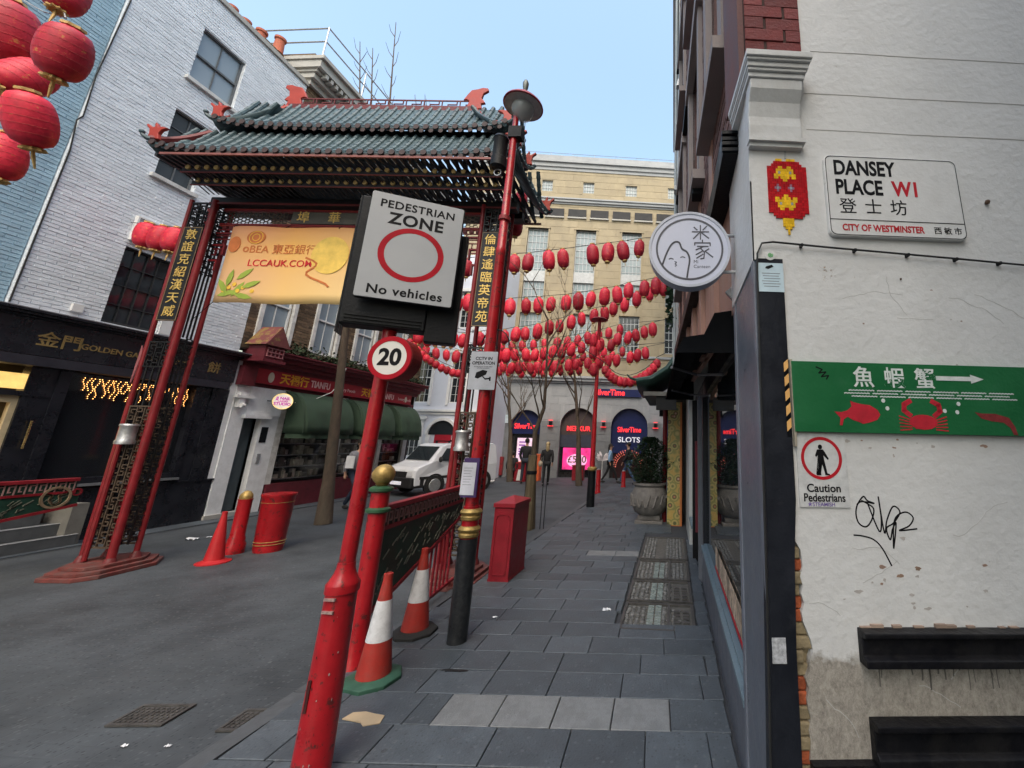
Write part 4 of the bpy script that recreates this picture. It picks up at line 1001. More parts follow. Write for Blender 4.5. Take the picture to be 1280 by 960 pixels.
# festival banner slung under the lintel
def bannermat():
    m=bpy.data.materials.new('festival_banner_print'); m.use_nodes=True; n=m.node_tree;N=n.nodes;L=n.links;b=N['Principled BSDF']; b.inputs['Roughness'].default_value=.6
    tc=N.new('ShaderNodeTexCoord'); sp=N.new('ShaderNodeSeparateXYZ'); L.new(tc.outputs['Object'],sp.inputs[0])
    def ramp(src,a,b_,els):
        mr=N.new('ShaderNodeMapRange'); mr.inputs[1].default_value=a; mr.inputs[2].default_value=b_; L.new(src,mr.inputs[0])
        r=N.new('ShaderNodeValToRGB'); r.color_ramp.elements[0].position=0;r.color_ramp.elements[0].color=(*els[0][1],1);r.color_ramp.elements[1].position=1;r.color_ramp.elements[1].color=(*els[-1][1],1)
        for p,c in els[1:-1]: e=r.color_ramp.elements.new(p); e.color=(*c,1)
        L.new(mr.outputs[0],r.inputs[0]); return r.outputs[0]
    A=ramp(sp.outputs[0],-2.1,-.36,[(0,(.72,.36,.2)),(.3,(.76,.38,.18)),(.55,(.85,.46,.11)),(1,(.78,.5,.2))])
    Z_=ramp(sp.outputs[2],3.57,4.8,[(0,(.76,.6,.28)),(.35,(.76,.52,.24)),(.75,(.88,.5,.12)),(1,(.8,.32,.15))])
    mx=N.new('ShaderNodeMix');mx.data_type='RGBA';mx.inputs[0].default_value=.5;L.new(A,mx.inputs[6]);L.new(Z_,mx.inputs[7]);L.new(mx.outputs[2],b.inputs['Base Color'])
    L.new(mx.outputs[2],b.inputs['Emission Color']);b.inputs['Emission Strength'].default_value=0
    return m
bt=thing('festival_banner','yellow and peach sponsor banner hanging under the gate lintel','banner',GO,GRZ)
def bpnt(name,b,mat): return part(bt,name,b,mat,local=True)
g=B(); 
BL,BR,BT,BB=-2.12,.9,4.8,3.575
g.sheet([[(BL+(BR-BL)*i/30-(.05*(1-(z-BB)/(BT-BB)) if 0 else 0),-.07+.003*math.sin(i*.7+z*2),z+.01*math.sin(i*.5)) for i in range(31)] for z in [BB+(BT-BB)*j/8 for j in range(9)]])
o=bpnt('cloth',g,bannermat()); sd=o.modifiers.new('t','SOLIDIFY'); sd.thickness=.004
BF=frame((0,-.0765,0),(1,0,0)); ored=M('orange_red_print',(.7,.08,.03),.6,bump=0); palo=M('pale_orange_print',(.6,.18,.05),.6,bump=0); gyel=M('golden_print',(.8,.5,.06),.6,bump=0); gnp=M('leaf_green_print',(.3,.4,.06),.6,bump=0)
bpnt('lettering',text('BEA 東亞銀行',.17,BF@Matrix.Translation((-1.27,4.42,0)),.001,.0),palo); bpnt('emblem',ringf(BF,-1.83,4.42,.025,.045,.002),palo)
bpnt('lettering',text('LCCAUK.COM',.15,BF@Matrix.Translation((-1.27,4.2,0)),.001,.006),M('red_print',(.6,.02,.03),.6,bump=0))
bpnt('printed_lantern',disc(BF,-1.72,4.62,.14,.11,.002),palo); bpnt('printed_lantern_ribs',join(ringf(BF,-1.72,4.62,.05,.06,.003),ringf(BF,-1.72,4.62,.095,.105,.003)),gyel)
bpnt('printed_lantern',disc(BF,-2.02,4.5,.09,.13,.002),palo)
for k,(x,y,a) in enumerate(((-1.95,3.72,.3),(-1.8,3.78,1.0),(-1.7,3.68,-.2),(-1.95,3.95,1.4),(-1.75,4.02,.7),(-2.02,3.82,2.2),(-1.62,3.86,.4))):
    c,s_=math.cos(a),math.sin(a); P=[(x+c*l-s_*w_,y+s_*l+c*w_) for l,w_ in((-.13,0),(-.04,.04),(.06,.035),(.15,0),(.06,-.035),(-.04,-.04))]
    bpnt('printed_leaf',poly(BF,P,.002,.0+.0008*k),gnp)
for k in range(7): bpnt('printed_blossom',disc(BF,-2.0+.07*k,3.76+.05*(k%3),.03,.03,.004),gyel)
P=[(-.9+.3*t/10+.12*math.sin(t*.8),4.3-.05*t*.9) for t in range(11)]; bpnt('printed_ribbon',stroke(BF,P,.03,.002),palo)
bpnt('printed_disc',disc(BF,-.55,4.35,.28,.3,.0015),M('soft_yellow_print',(.8,.55,.12),.6,bump=0))
for u in (-2.1,-1.3,-.5,.3): bpnt('tie_cord',B().tube([(u,-.08,4.79),(u,-.02,4.86)],.006,4),black)
bpnt('tie_cord',B().tube([(-2.1,-.08,3.58),(-2.42,-.02,3.3)],.005,4),black)
# ============================================================ RIGHT SIDE
# --- corner building with the white flank wall (frame turned 5.4 degrees)
WO=(.38,1.65,0); WRZ=.094
WF=frame(WO,(math.cos(WRZ),math.sin(WRZ),0))
HW=thing('corner_building','white painted corner building with black pier, filling the right side','building',WO,WRZ)
def wallmat():
    m=M('white_painted_render',(.62,.615,.60),.5,var=.05,sc=2.2,bump=.5,bsc=26,bdist=.003,dirt=.35,dirtcol=(.5,.48,.45),dsc=3.0,damt=(.5,.8))
    n=m.node_tree;N=n.nodes;L=n.links;b=N['Principled BSDF']
    tc=N.new('ShaderNodeTexCoord'); src=b.inputs['Base Color'].links[0].from_socket
    # chips and small scuffs
    v=N.new('ShaderNodeTexNoise');v.inputs['Scale'].default_value=5.2;v.inputs['Detail'].default_value=12;v.inputs['Roughness'].default_value=.78;L.new(tc.outputs['Object'],v.inputs[0])
    r=N.new('ShaderNodeMapRange');r.inputs[1].default_value=.645;r.inputs[2].default_value=.66;L.new(v.outputs[0],r.inputs[0])
    mx=N.new('ShaderNodeMix');mx.data_type='RGBA';L.new(r.outputs[0],mx.inputs[0]);L.new(src,mx.inputs[6]);mx.inputs[7].default_value=(.36,.27,.2,1)
    # grime and bare render low on the wall (worn zone with its own ragged edge)
    sp=N.new('ShaderNodeSeparateXYZ');L.new(tc.outputs['Object'],sp.inputs[0])
    n2=N.new('ShaderNodeTexNoise');n2.inputs['Scale'].default_value=4;n2.inputs['Detail'].default_value=8;n2.inputs['Roughness'].default_value=.7;L.new(tc.outputs['Object'],n2.inputs[0])
    a=N.new('ShaderNodeMath');a.operation='MULTIPLY_ADD';a.inputs[1].default_value=.28;L.new(n2.outputs[0],a.inputs[0]);L.new(sp.outputs[2],a.inputs[2])
    r2=N.new('ShaderNodeMapRange');r2.inputs[1].default_value=1.115;r2.inputs[2].default_value=1.085;L.new(a.outputs[0],r2.inputs[0])
    n3=N.new('ShaderNodeTexNoise');n3.inputs['Scale'].default_value=26;n3.inputs['Detail'].default_value=15;n3.inputs['Roughness'].default_value=.95;n3.inputs['Distortion'].default_value=.25;mq=N.new('ShaderNodeMapping');mq.inputs['Scale'].default_value=(1,1,.6);L.new(tc.outputs['Object'],mq.inputs[0]);L.new(mq.outputs[0],n3.inputs[0])
    cr=N.new('ShaderNodeValToRGB');cr.color_ramp.elements[0].position=.38;cr.color_ramp.elements[0].color=(.12,.105,.09,1);cr.color_ramp.elements[1].position=.56;cr.color_ramp.elements[1].color=(.42,.385,.335,1);L.new(n3.outputs[0],cr.inputs[0])
    mx2=N.new('ShaderNodeMix');mx2.data_type='RGBA';L.new(r2.outputs[0],mx2.inputs[0]);L.new(mx.outputs[2],mx2.inputs[6]);L.new(cr.outputs[0],mx2.inputs[7]);L.new(mx2.outputs[2],b.inputs['Base Color'])
    # trowel marks and faint block joints
    bp=b.inputs['Normal'].links[0].from_node
    n4=N.new('ShaderNodeTexNoise');n4.inputs['Scale'].default_value=3.3;n4.inputs['Detail'].default_value=9;n4.inputs['Roughness'].default_value=.62
    mp=N.new('ShaderNodeMapping');mp.inputs['Scale'].default_value=(1,1,2.6);L.new(tc.outputs['Object'],mp.inputs[0]);L.new(mp.outputs[0],n4.inputs[0])
    ad=N.new('ShaderNodeMath');ad.operation='MULTIPLY_ADD';ad.inputs[1].default_value=.55;L.new(n4.outputs[0],ad.inputs[0]);L.new(bp.inputs['Height'].links[0].from_socket,ad.inputs[2])
    mu=N.new('ShaderNodeMath');mu.operation='MULTIPLY_ADD';mu.inputs[1].default_value=-1.1;L.new(r.outputs[0],mu.inputs[0]);L.new(ad.outputs[0],mu.inputs[2])
    L.new(mu.outputs[0],bp.inputs['Height'])
    return m
wm=wallmat()
# ragged left edge where the render has broken away from the pier
rnd=random.Random(21)
edge=[]; z=0.0
while z<2.5:
    base=(.096 if z<1.33 else .078)+(.028*math.exp(-((z-1.0)/.05)**2))
    edge.append((base+rnd.uniform(-.006,.008) if z<2.04 else .095,z)); z+=.03
edge.append((.095,2.5))
th=.03
fw=B()
# wall as courses of rectangles following the ragged edge
for (xa,za),(xb,zb) in zip(edge,edge[1:]):
    fw.add([WF@Vector(p) for p in((xa,za,0),(1.0,za,0),(1.0,zb,0),(xb,zb,0),(xa,za,-th),(xb,zb,-th))],[(0,1,2,3),(0,3,5,4)])
fw.add([WF@Vector(p) for p in((1.0,0,0),(6,0,0),(6,2.5,0),(1.0,2.5,0))],[(0,1,2,3)])
fw.add([WF@Vector(p) for p in((-.03,2.56,0),(6,2.56,0),(6,4.6,0),(-.03,4.6,0))],[(0,1,2,3)])
fw.add([WF@Vector(p) for p in((-.03,2.5,0),(6,2.5,0),(6,2.56,0),(-.03,2.56,0))],[(0,1,2,3)])
part(HW,'flank_wall',fw,wm)
# shallow block joints of the upper wall, drawn as thin grey strips
jm=M('joint_line',(.42,.4,.38),.8)
for zz,x0 in((3.66,.3),(3.19,.25),(3.4,.25)): part(HW,'render_joint',stroke(WF,[(x0+.25*k,zz+.002*math.sin(k*2.1)) for k in range(12)],.003,.0015),jm)
part(HW,'backing_wall',B().box(0,0,0,0,0,0) if 0 else fbox(WF,.045,6,0,4.6,-.4,-th-.001),M('old_yellow_mortar',(.25,.2,.12),.9,var=.35,sc=12,bump=.6,bsc=40))
# broken strip: mortar lumps and bare bricks between pier and render
for k in range(24):
    z0=.30+k*.043; 
    if z0>1.32: break
    is_b=k in(3,4,8,12,13,18,19,22)
    b=fbox(WF,.05,.092+rnd.uniform(0,.022)+(.02 if 15<k<18 else 0),z0,z0+.04,-.09,-.008+rnd.uniform(-.012,.006))
    part(HW,'exposed_brick' if is_b else 'mortar_lump',b,M('exposed_brick_orange',(.3,.075,.03),.85,var=.3,sc=30,bump=.5,orand=.2) if is_b else M('old_yellow_mortar',(.25,.2,.12)),bevel=.006)
# black pier
pier=part(HW,'pier',poly(WF,[(-.062,0),(.056,0),(.06,1.0),(.072,1.3),(.089,1.5),(.091,2.5),(-.022,2.5),(-.03,1.2)],.062,-.05),M('anthracite_pier',(.013,.015,.021),.42,spec=.25,var=.25,sc=7,dirt=.35,dirtcol=(.07,.07,.075),dsc=8,damt=(.6,.8)))
part(HW,'pier_side',B().box(.352,.38,1.66,2.27,0,2.6),M('grey_side_panel',(.13,.145,.175),.35,var=.12,sc=5,dirt=.2,dirtcol=(.3,.3,.32),dsc=16,damt=(.62,.68)))
part(HW,'side_trim',B().box(.346,.353,1.66,1.71,0,2.9).box(.346,.353,2.2,2.26,0,2.5),M('grey_side_trim',(.17,.185,.22),.4))
part(HW,'white_return',B().box(.345,.375,1.66,2.3,2.5,3.6),wm)
# hazard tape
hz=part(HW,'hazard_strip',fbox(WF,.069,.089,1.735,2.045,.008,.012),ink)
for k in range(5): part(hz,'tape_stripe',poly(WF,[(.070,1.757+k*.06),(.088,1.775+k*.06),(.088,1.812+k*.06),(.070,1.795+k*.06)],.002,.012),M('tape_orange',(.75,.42,.14),.5,bump=0))
# sills
sb=M('black_sill_gloss',(.007,.007,.009),.45,spec=.15,var=.4,sc=6,dirt=.3,dirtcol=(.03,.028,.025),dsc=8,bump=.5,bsc=30)
def sill(z0,z1,u0,nm):
    P=[(0,0),(.055,0),(.055,(z1-z0)*.22),(.035,(z1-z0)*.3),(.035,(z1-z0)*.78),(.06,(z1-z0)*.86),(.06,(z1-z0)),(0,(z1-z0))]
    o=part(HW,'ledge',B().prism([WF@Vector((u0,z0+z,x)) for x,z in P],(WF@Vector((3,0,0)))-(WF@Vector((0,0,0)))),sb,bevel=.004); return o
sill(.955,1.066,.29,'ledge'); sill(.665,.79,.305,'ledge'); part(HW,'ledge_foot',fbox(WF,.09,3.2,.52,.665,0,.03),sb)
part(HW,'torn_render_edge',join(*[fbox(WF,.3+k*.04,.3+k*.04+rnd.uniform(.02,.05),1.066,1.066+rnd.uniform(.003,.012),0,.012) for k in range(20) if rnd.random()<.75]),M('torn_render',(.3,.22,.17),.9,var=.4),kind='stuff')
# dark band and shop cornice on the corner, street side
SK=lambda b:([setattr(v,'x',v.x-.052*max(0,v.y-2.3)) for v in b.v],b)[1]
def rbl(y0,y1,z0,z1,x0,x1):
    b=B(); n=10
    for k in range(n): b.box(x0,x1,y0+(y1-y0)*k/n,y0+(y1-y0)*(k+1)/n,z0,z1)
    return SK(b)
cm=B()
for k in range(4): cm.box(.255,.38,1.915-.006*(k%2),1.93,3.28+k*.035,3.30+k*.035)
part(HW,'fascia_mouldings',cm,black)
part(HW,'shop_fascia',rbl(1.93,7.3,3.27,3.42,.26,.40),black)
# corbel (console bracket)
cb=M('corbel_white',(.58,.58,.57),.5,var=.08,dirt=.3,dirtcol=(.35,.33,.3),dsc=5)
t=part(HW,'corbel',B().prism([WF@Vector((-.04,z,y)) for y,z in((0,3.10),(.03,3.10),(.034,3.17),(.03,3.22),(.045,3.29),(.075,3.34),(.08,3.39),(.0,3.39))],(WF@Vector((.25,0,0)))-(WF@Vector((0,0,0)))),cb,bevel=.005)
cp=B()
for z0,z1,o,e in((3.39,3.415,.088,.0),(3.415,3.43,.1,.008),(3.43,3.455,.108,.016),(3.455,3.468,.12,.024),(3.468,3.5,.13,.03)): fbox(WF,-.05-e*.6,.215+e,z0,z1,-.25,o,cp)
part(t,'corbel_cap',cp,cb,bevel=.003)
part(t,'corbel_foot',join(fbox(WF,-.045,.222,3.08,3.1,-.0,.045),fbox(WF,-.04,.21,3.06,3.08,0,.03)),cb)
# red brick above the corbel
RB=M('painted_red_brick',(.17,.03,.028),.75,var=.2,isl=.2,orand=.25,bump=.5,bsc=60)
bkm={}
part(HW,'brick_bed',fbox(WF,-.036,.251,3.52,4.62,-.02,.006),M('dark_mortar',(.06,.035,.03),.9))
for r in range(14):
    z0=3.55+r*.075; x=-.035-(.1 if r%2 else 0)
    while x<.26:
        a=max(x,-.035);c=min(x+.205,.25)
        if c-a>.02:
            ky=(round(c-a,2));
            if ky not in bkm: bkm[ky]=B().box(0,ky-.006,-.0,.1,0,.068).mesh('brick',RB)
            piece(HW,'brick',bkm[ky],(a,-.012+rnd.uniform(-.003,.003),z0))
        x+=.21
part(HW,'pier_upper',fbox(WF,-.068,-.038,3.5,9,-.3,-.005),M('brown_pier_stone',(.13,.055,.05),.7,var=.3,sc=9))
# street name plate
npn=thing('street_name_plate','white DANSEY PLACE W1 street name plate with Chinese characters','sign',WF@Vector((.63,2.82,0)),WRZ); NP=WF
def rrect(x0,x1,y0,y1,r,n=5):
    P=[]
    for cx,cy,a0 in((x1-r,y1-r,0),(x0+r,y1-r,90),(x0+r,y0+r,180),(x1-r,y0+r,270)):
        for k in range(n+1):
            a=R(a0+90*k/n); P.append((cx+r*math.cos(a),cy+r*math.sin(a)))
    return P
plate=M('white_enamel_plate',(.66,.655,.64),.3,var=.03,sc=3,dirt=.25,dirtcol=(.45,.43,.4),dsc=4)
x0,x1,y0,y1=.31,.945,2.62,3.035
bd=part(npn,'plate',poly(WF,rrect(x0,x1,y0,y1,.03),.022,.0),plate,bevel=.003)
rg=B(); Pa=rrect(x0+.004,x1-.004,y0+.004,y1-.004,.028);Pb=rrect(x0+.0075,x1-.0075,y0+.0075,y1-.0075,.026)
for k in range(len(Pa)):
    j=(k+1)%len(Pa); rg.add([WF@Vector((*p,.0232)) for p in(Pa[k],Pa[j],Pb[j],Pb[k])],[(0,1,2,3)])
part(npn,'border_line',rg,ink); part(npn,'divider_line',fbox(WF,x0+.008,x1-.008,2.700,2.703,.022,.0235),ink)
redv=M('red_vinyl_lettering',(.45,.01,.02),.45,bump=0)
def wt(s,size,x,y,z=.0225,mat=ink,bold=.03,sx=.8,par=npn,al='LEFT',ext=.0008): return part(par,'lettering',text(s,size,WF@Matrix.Translation((x,y,z)),ext,bold,align=al,sx=sx),mat)
wt('DANSEY',.105,.35,2.966,sx=.74); wt('PLACE',.105,.352,2.865,sx=.74); wt('W1',.105,.622,2.865,mat=redv,sx=.8)
for i,ch in enumerate('登士坊'): wt(ch,.083,.362+i*.118,2.765,bold=0,sx=1,)
wt('CITY OF WESTMINSTER',.045,.368,2.661,mat=redv,sx=.79,bold=.025)
for i,ch in enumerate('西敏市'): wt(ch,.038,.79+i*.047,2.661,bold=0,sx=1)
# pixel lantern mosaic
mo=thing('tile_lantern_mosaic','red and yellow pixel tile lantern mosaic stuck on the white wall','mosaic',WF@Vector((.135,2.85,0)),WRZ)
art=["....yyy..yyyy.....","...rrrrrrrrrrrr...","..rrrrrrrrrrrrrr..","rrrrryyrryyrrrrrrr","rrrryyyyyyyyrrrrrr","rrrrygyyyygyrrrrrr","rrryyyyyyyyyyrrrrr","rrryyryyyyryyrrrrr","rrrrrrryyrrrrrrrrr","rrrrrrrrrrrrrrrrrr","rrrrprrrrrprrrrrrr","rrrpgprrrpgprrrrrr","rrrrprrrrrprrrrrrr","rrrrrrrrrrrrrrrrrr","rrrrrrryyrrrrrrrrr","rrryyryyyyryyrrrrr","rrryyyyyyyyyyrrrrr","rrrrygyyyygyrrrrrr","rrrryyyyyyyyrrrrrr","rrrrryyrryyrrrrrrr","rrrrrrrrrrrrrrrrrr","..rrrrrrrrrrrrrr..","...rrrrrrrrrrrr...","......yyyyy.......","......yyyyy.......","......yyyyy.......",".......yyy........","........y.........","........y........."]
tm={'r':M('mosaic_red',(.42,.01,.015),.3,isl=.25,bump=0),'y':M('mosaic_yellow',(.75,.45,.02),.3,isl=.2,bump=0),'g':M('mosaic_grey',(.3,.33,.36),.3,bump=0),'p':M('mosaic_mauve',(.3,.14,.2),.3,bump=0)}
tb={k:B() for k in tm}; cw=.0103; chh=.0135
for r,row in enumerate(art):
    for c,q in enumerate(row):
        if q in tm: fbox(WF,.045+c*cw,.045+c*cw+cw*.93,3.015-(r+1)*chh+chh*.07,3.015-r*chh,0,.006,tb[q])
for q in tb: part(mo,{'r':'red_tiles','y':'yellow_tiles','g':'grey_tiles','p':'mauve_tiles'}[q],tb[q],tm[q],kind='stuff')
part(mo,'hook_strip',fbox(WF,.132,.14,3.02,3.07,0,.004),galv)
# cable along the wall
clip=[(-.058,0.3),(-.04,1.2),(-.026,2.44),(-.022,2.52),(.0,2.57),(.05,2.578),(.3,2.562),(.6,2.546),(.9,2.53),(1.4,2.50),(3,2.42)]
cb_=part(HW,'wall_cable',B().tube([WF@Vector((x,z,.018)) for x,z in clip],.0045,6),cab)
for x,z in((.18,2.57),(.42,2.556),(.66,2.543),(.88,2.531),(1.08,2.52),(1.28,2.508)): part(cb_,'cable_clip',fbox(WF,x-.006,x+.004,z-.008,z+.005,0,.022),black)
# stickers on the pier
st=thing('cctv_notice','pale blue CCTV notice with small print stuck high on the black pier','notice',WF@Vector((.03,2.42,0)),WRZ)
part(st,'sheet',fbox(WF,-.02,.09,2.345,2.478,.012,.015),M('pale_blue_print',(.5,.62,.68),.5,bump=0))
cam_=lambda x,y,s:[(x-s,y-.1*s),(x-.8*s,y+.3*s),(x+.5*s,y+.75*s),(x+.9*s,y+.3*s),(x-.3*s,y-.3*s)]
part(st,'camera_pictogram',poly(WF,cam_(.03,2.455,.02),.001,.015),ink)
for k in range(6): part(st,'print_line',fbox(WF,-.005+.004*(k%3),.075-.006*(k%2),2.428-k*.012,2.431-k*.012,.015,.0156),M('grey_print',(.2,.22,.25),.5,bump=0))
s2=thing('round_sticker','round white sticker with green swirl above the CCTV notice','sticker',WF@Vector((.035,2.51,0)),WRZ)
part(s2,'disc',disc(WF,.036,2.517,.024,.024,.002,.012),plate); part(s2,'swirl',join(stroke(WF,[(.036+.004*k*.25*math.cos(k),2.517+.004*k*.25*math.sin(k)) for k in range(14)],.0035,.001,.014)),M('sticker_green',(.08,.35,.1),.5,bump=0))
solo('square_sticker','plain pale square sticker low on the black pier','sticker',fbox(WF,-.028,.022,.955,1.035,.012,.0145),M('grey_white_sticker',(.42,.43,.45),.6,var=.5,sc=60,bump=0),WF@Vector((0,1,0)))
# green market board
gb=thing('green_seafood_board','green painted board with white Chinese characters, arrow and red sea creatures','sign',WF@Vector((.6,1.9,0)),WRZ)
grn=M('green_board_paint',(.012,.12,.04),.42,var=.12,sc=5,dirt=.3,dirtcol=(.05,.16,.09),dsc=9,damt=(.58,.75))
part(gb,'board',fbox(WF,.098,3.0,1.757,2.043,0,.022),grn,bevel=.002)
part(gb,'batten_above',fbox(WF,.095,.104,1.70,2.05,0,.02),M('weathered_batten',(.35,.31,.24),.8))
wp=M('white_stencil_paint',(.62,.65,.62),.6,var=.15,sc=30,bump=0); rs=M('red_stencil_paint',(.45,.015,.03),.6,var=.2,sc=20,bump=0,)
for i,(ch,x) in enumerate(zip('魚蝦蟹',(.395,.525,.655))): part(gb,'lettering',text(ch,.09,WF@Matrix.Translation((x,1.977,.0225)),.0006,.012),wp)
part(gb,'arrow',join(fbox(WF,.702,.85,1.977,1.995,.022,.0235)),wp); ar=poly(WF,[(.85,1.967),(.905,1.986),(.85,2.004)],.0018,.022); part(gb,'arrow_head',ar,wp)
wv=B()
for r in range(3):
    for k in range(6):
        xa=.31+k*.118+(.02 if r==0 else 0 if r==1 else .03); stroke(WF,[(xa+j*.0065,1.927-r*.012+.0018*(j%2)) for j in range(17)],.0045,.0008,.022,wv)
part(gb,'wave_lines',wv,wp,kind='stuff')
for x,y in((.468,1.888),(.482,1.857),(.72,1.852),(.772,1.848),(.782,1.882)): part(gb,'bubble_dot',disc(WF,x,y,.008,.0085,.001,.022,14),wp)
fish=[(.262,1.84),(.29,1.838),(.315,1.845),(.335,1.862),(.33,1.885),(.345,1.878),(.375,1.872),(.41,1.868),(.44,1.85),(.45,1.83),(.435,1.81),(.4,1.798),(.375,1.793),(.36,1.8),(.335,1.808),(.315,1.82),(.298,1.81),(.29,1.785),(.28,1.786),(.285,1.815)]
part(gb,'fish_stencil',poly(WF,fish,.001,.022),rs)
cr=join(disc(WF,.625,1.805,.058,.03,.001,.022,20),poly(WF,[(.575,1.82),(.675,1.82),(.655,1.778),(.59,1.778)],.0012,.022))
for s in(-1,1):
    q=stroke(WF,[(.625+s*.05,1.83),(.625+s*.075,1.85),(.625+s*.072,1.875),(.625+s*.045,1.89)],.02,.001,.0221); cr=join(cr,q)
    for k in range(5): cr=join(cr,stroke(WF,[(.625+s*.05,1.812-k*.009),(.625+s*.098,1.828-k*.014)],.005,.001,.0222))
part(gb,'crab_stencil',cr,rs)
part(gb,'prawn_stencil',poly(WF,[(.845,1.85),(.875,1.845),(.93,1.845),(.985,1.83),(1.005,1.795),(1.012,1.76),(.995,1.762),(.985,1.79),(.96,1.81),(.91,1.815),(.87,1.825)],.001,.022),M('faded_red_stencil',(.2,.025,.025),.6,var=.3,sc=40,bump=0))
part(gb,'graffiti_scribble',stroke(WF,[(.2,2.02),(.225,2.01),(.21,1.995),(.24,2.0),(.22,1.98),(.25,1.985),(.24,1.97)],.005,.0008,.022),ink)
# caution sign
cs=thing('caution_pedestrians_sign','weathered white Caution Pedestrians sign with red ring below the green board','sign',WF@Vector((.2,1.6,0)),WRZ)
part(cs,'plate',fbox(WF,.106,.304,1.474,1.752,.0,.006),M('weathered_white_plate',(.56,.56,.55),.5,var=.14,sc=22,dirt=.6,dirtcol=(.25,.23,.2),dsc=14,damt=(.55,.75)))
part(cs,'red_ring',ringf(WF,.203,1.657,.07,.082,.001,.006),redv)
man=join(disc(WF,.2,1.70,.0085,.0095,.001,.006,12),poly(WF,[(.187,1.69),(.211,1.69),(.218,1.68),(.232,1.655),(.228,1.65),(.211,1.668),(.213,1.65),(.219,1.62),(.222,1.6),(.232,1.597),(.231,1.592),(.214,1.593),(.208,1.62),(.202,1.64),(.194,1.62),(.191,1.6),(.178,1.597),(.18,1.592),(.198,1.592),(.197,1.6),(.19,1.62),(.187,1.65),(.189,1.668),(.181,1.66),(.178,1.667)][::-1],.001,.006))
part(cs,'walking_figure',man,ink)
part(cs,'lettering',text('Caution',.042,WF@Matrix.Translation((.204,1.543,.0065)),.0005,.02),ink); part(cs,'lettering',text('Pedestrians',.042,WF@Matrix.Translation((.204,1.508,.0065)),.0005,.02,sx=.85),ink)
part(cs,'sticker_scrawl',text('★STEAMISH',.02,WF@Matrix.Translation((.19,1.484,.0065)),.0005,.01),M('violet_ink',(.15,.1,.3),.5,bump=0))
# graffiti tag
gr=[(.333,1.485),(.36,1.515),(.375,1.50),(.40,1.49),(.345,1.495),(.326,1.46),(.332,1.42),(.36,1.405),(.385,1.43),(.397,1.47),(.372,1.49),(.352,1.5)]
gr2=[(.375,1.49),(.41,1.39),(.423,1.43),(.42,1.515),(.43,1.385),(.445,1.43),(.475,1.48),(.5,1.46),(.47,1.42),(.44,1.40),(.45,1.36),(.462,1.395)]
gr3=[(.462,1.395),(.48,1.42),(.46,1.33),(.475,1.43),(.52,1.46),(.55,1.44),(.53,1.41),(.49,1.393),(.56,1.4)]
gr4=[(.31,1.375),(.345,1.372),(.385,1.36),(.415,1.33),(.445,1.27)]
gt_=B()
def smooth(P):
    o=[]
    for i in range(len(P)-1):
        p0=Vector(P[max(i-1,0)]);p1=Vector(P[i]);p2=Vector(P[i+1]);p3=Vector(P[min(i+2,len(P)-1)])
        for k in range(5):
            t=k/5;o.append(.5*((2*p1)+(p2-p0)*t+(2*p0-5*p1+4*p2-p3)*t*t+(3*p1-p0-3*p2+p3)*t**3))
    o.append(Vector(P[-1])); return o
for g_ in(gr,gr2,gr3,gr4): stroke(WF,smooth(g_),.0055,.0006,.0,gt_)
part(HW,'graffiti_tag',gt_,ink,kind='stuff')
part(HW,'old_screw',join(B().ball(WF@Vector((1.08,2.83,.01)),.012,n=6,m=4),B().ball(WF@Vector((.62,2.43,.004)),.005,n=6,m=4)),M('rust',(.1,.06,.04),.8),kind='stuff')
# ragged chips
cp_=M('bare_chip',(.26,.17,.12),.9,var=.3)
for x,z,a,b_ in((.545,1.26,.011,.007),(.475,1.235,.014,.007),(.51,1.045,.0,.0)):
    if a: part(HW,'paint_chip',blob(WF,x,z,a,b_,.0008,int(x*100),12,.4),cp_)

rnd=random.Random(55); cks=B()
def crack(x,z,a,n,st,wd=.0022):
    P=[(x,z)]
    for i in range(n): a+=rnd.uniform(-.5,.5); x+=st*math.cos(a); z+=st*math.sin(a); P.append((x,z))
    stroke(WF,P,wd,.0005,.0,cks)
for q in((.56,2.44,-1.3,9,.022),(.585,2.25,-.6,8,.02),(.83,2.35,-.2,12,.022),(.35,2.33,.1,14,.02),(.95,2.37,.0,9,.03),(.3,1.33,.0,9,.022),(.12,1.14,.1,7,.018),(.7,1.38,-.05,14,.02),(.33,1.21,.05,8,.02),(.62,.9,.6,10,.02),(.5,.88,.1,8,.02),(.16,.84,-1.1,8,.02)): crack(*q)
part(HW,'paint_cracks',cks,M('hairline_crack',(.46,.45,.43),.9),kind='stuff')
fl=B(); flw=B()
for k in range(34):
    x=rnd.uniform(.13,1.05); z=rnd.choice((rnd.uniform(1.12,1.32),rnd.uniform(1.7,1.74),rnd.uniform(1.12,2.5),rnd.uniform(1.13,1.28))); r_=rnd.uniform(.002,.007)
    b_=blob(WF,x,z,r_*rnd.uniform(1,2.4),r_,.0007,k,9,.5); (fl if k%3 else flw).add(b_.v,b_.f)
part(HW,'flaked_paint_spots',fl,M('flake_grey',(.42,.39,.36),.9),kind='stuff'); part(HW,'old_white_flakes',flw,M('flake_brown',(.3,.2,.15),.9),kind='stuff')
dr_=B()
for k in range(22):
    x=rnd.uniform(.3,1.0); L_=rnd.uniform(.02,.09); stroke(WF,[(x,.953),(x+rnd.uniform(-.002,.002),.953-L_*.6),(x+rnd.uniform(-.003,.003),.953-L_)],rnd.uniform(.002,.006),.0006,.0,dr_)
part(HW,'black_paint_drips',dr_,M('thin_black_drip',(.12,.11,.1),.7),kind='stuff')
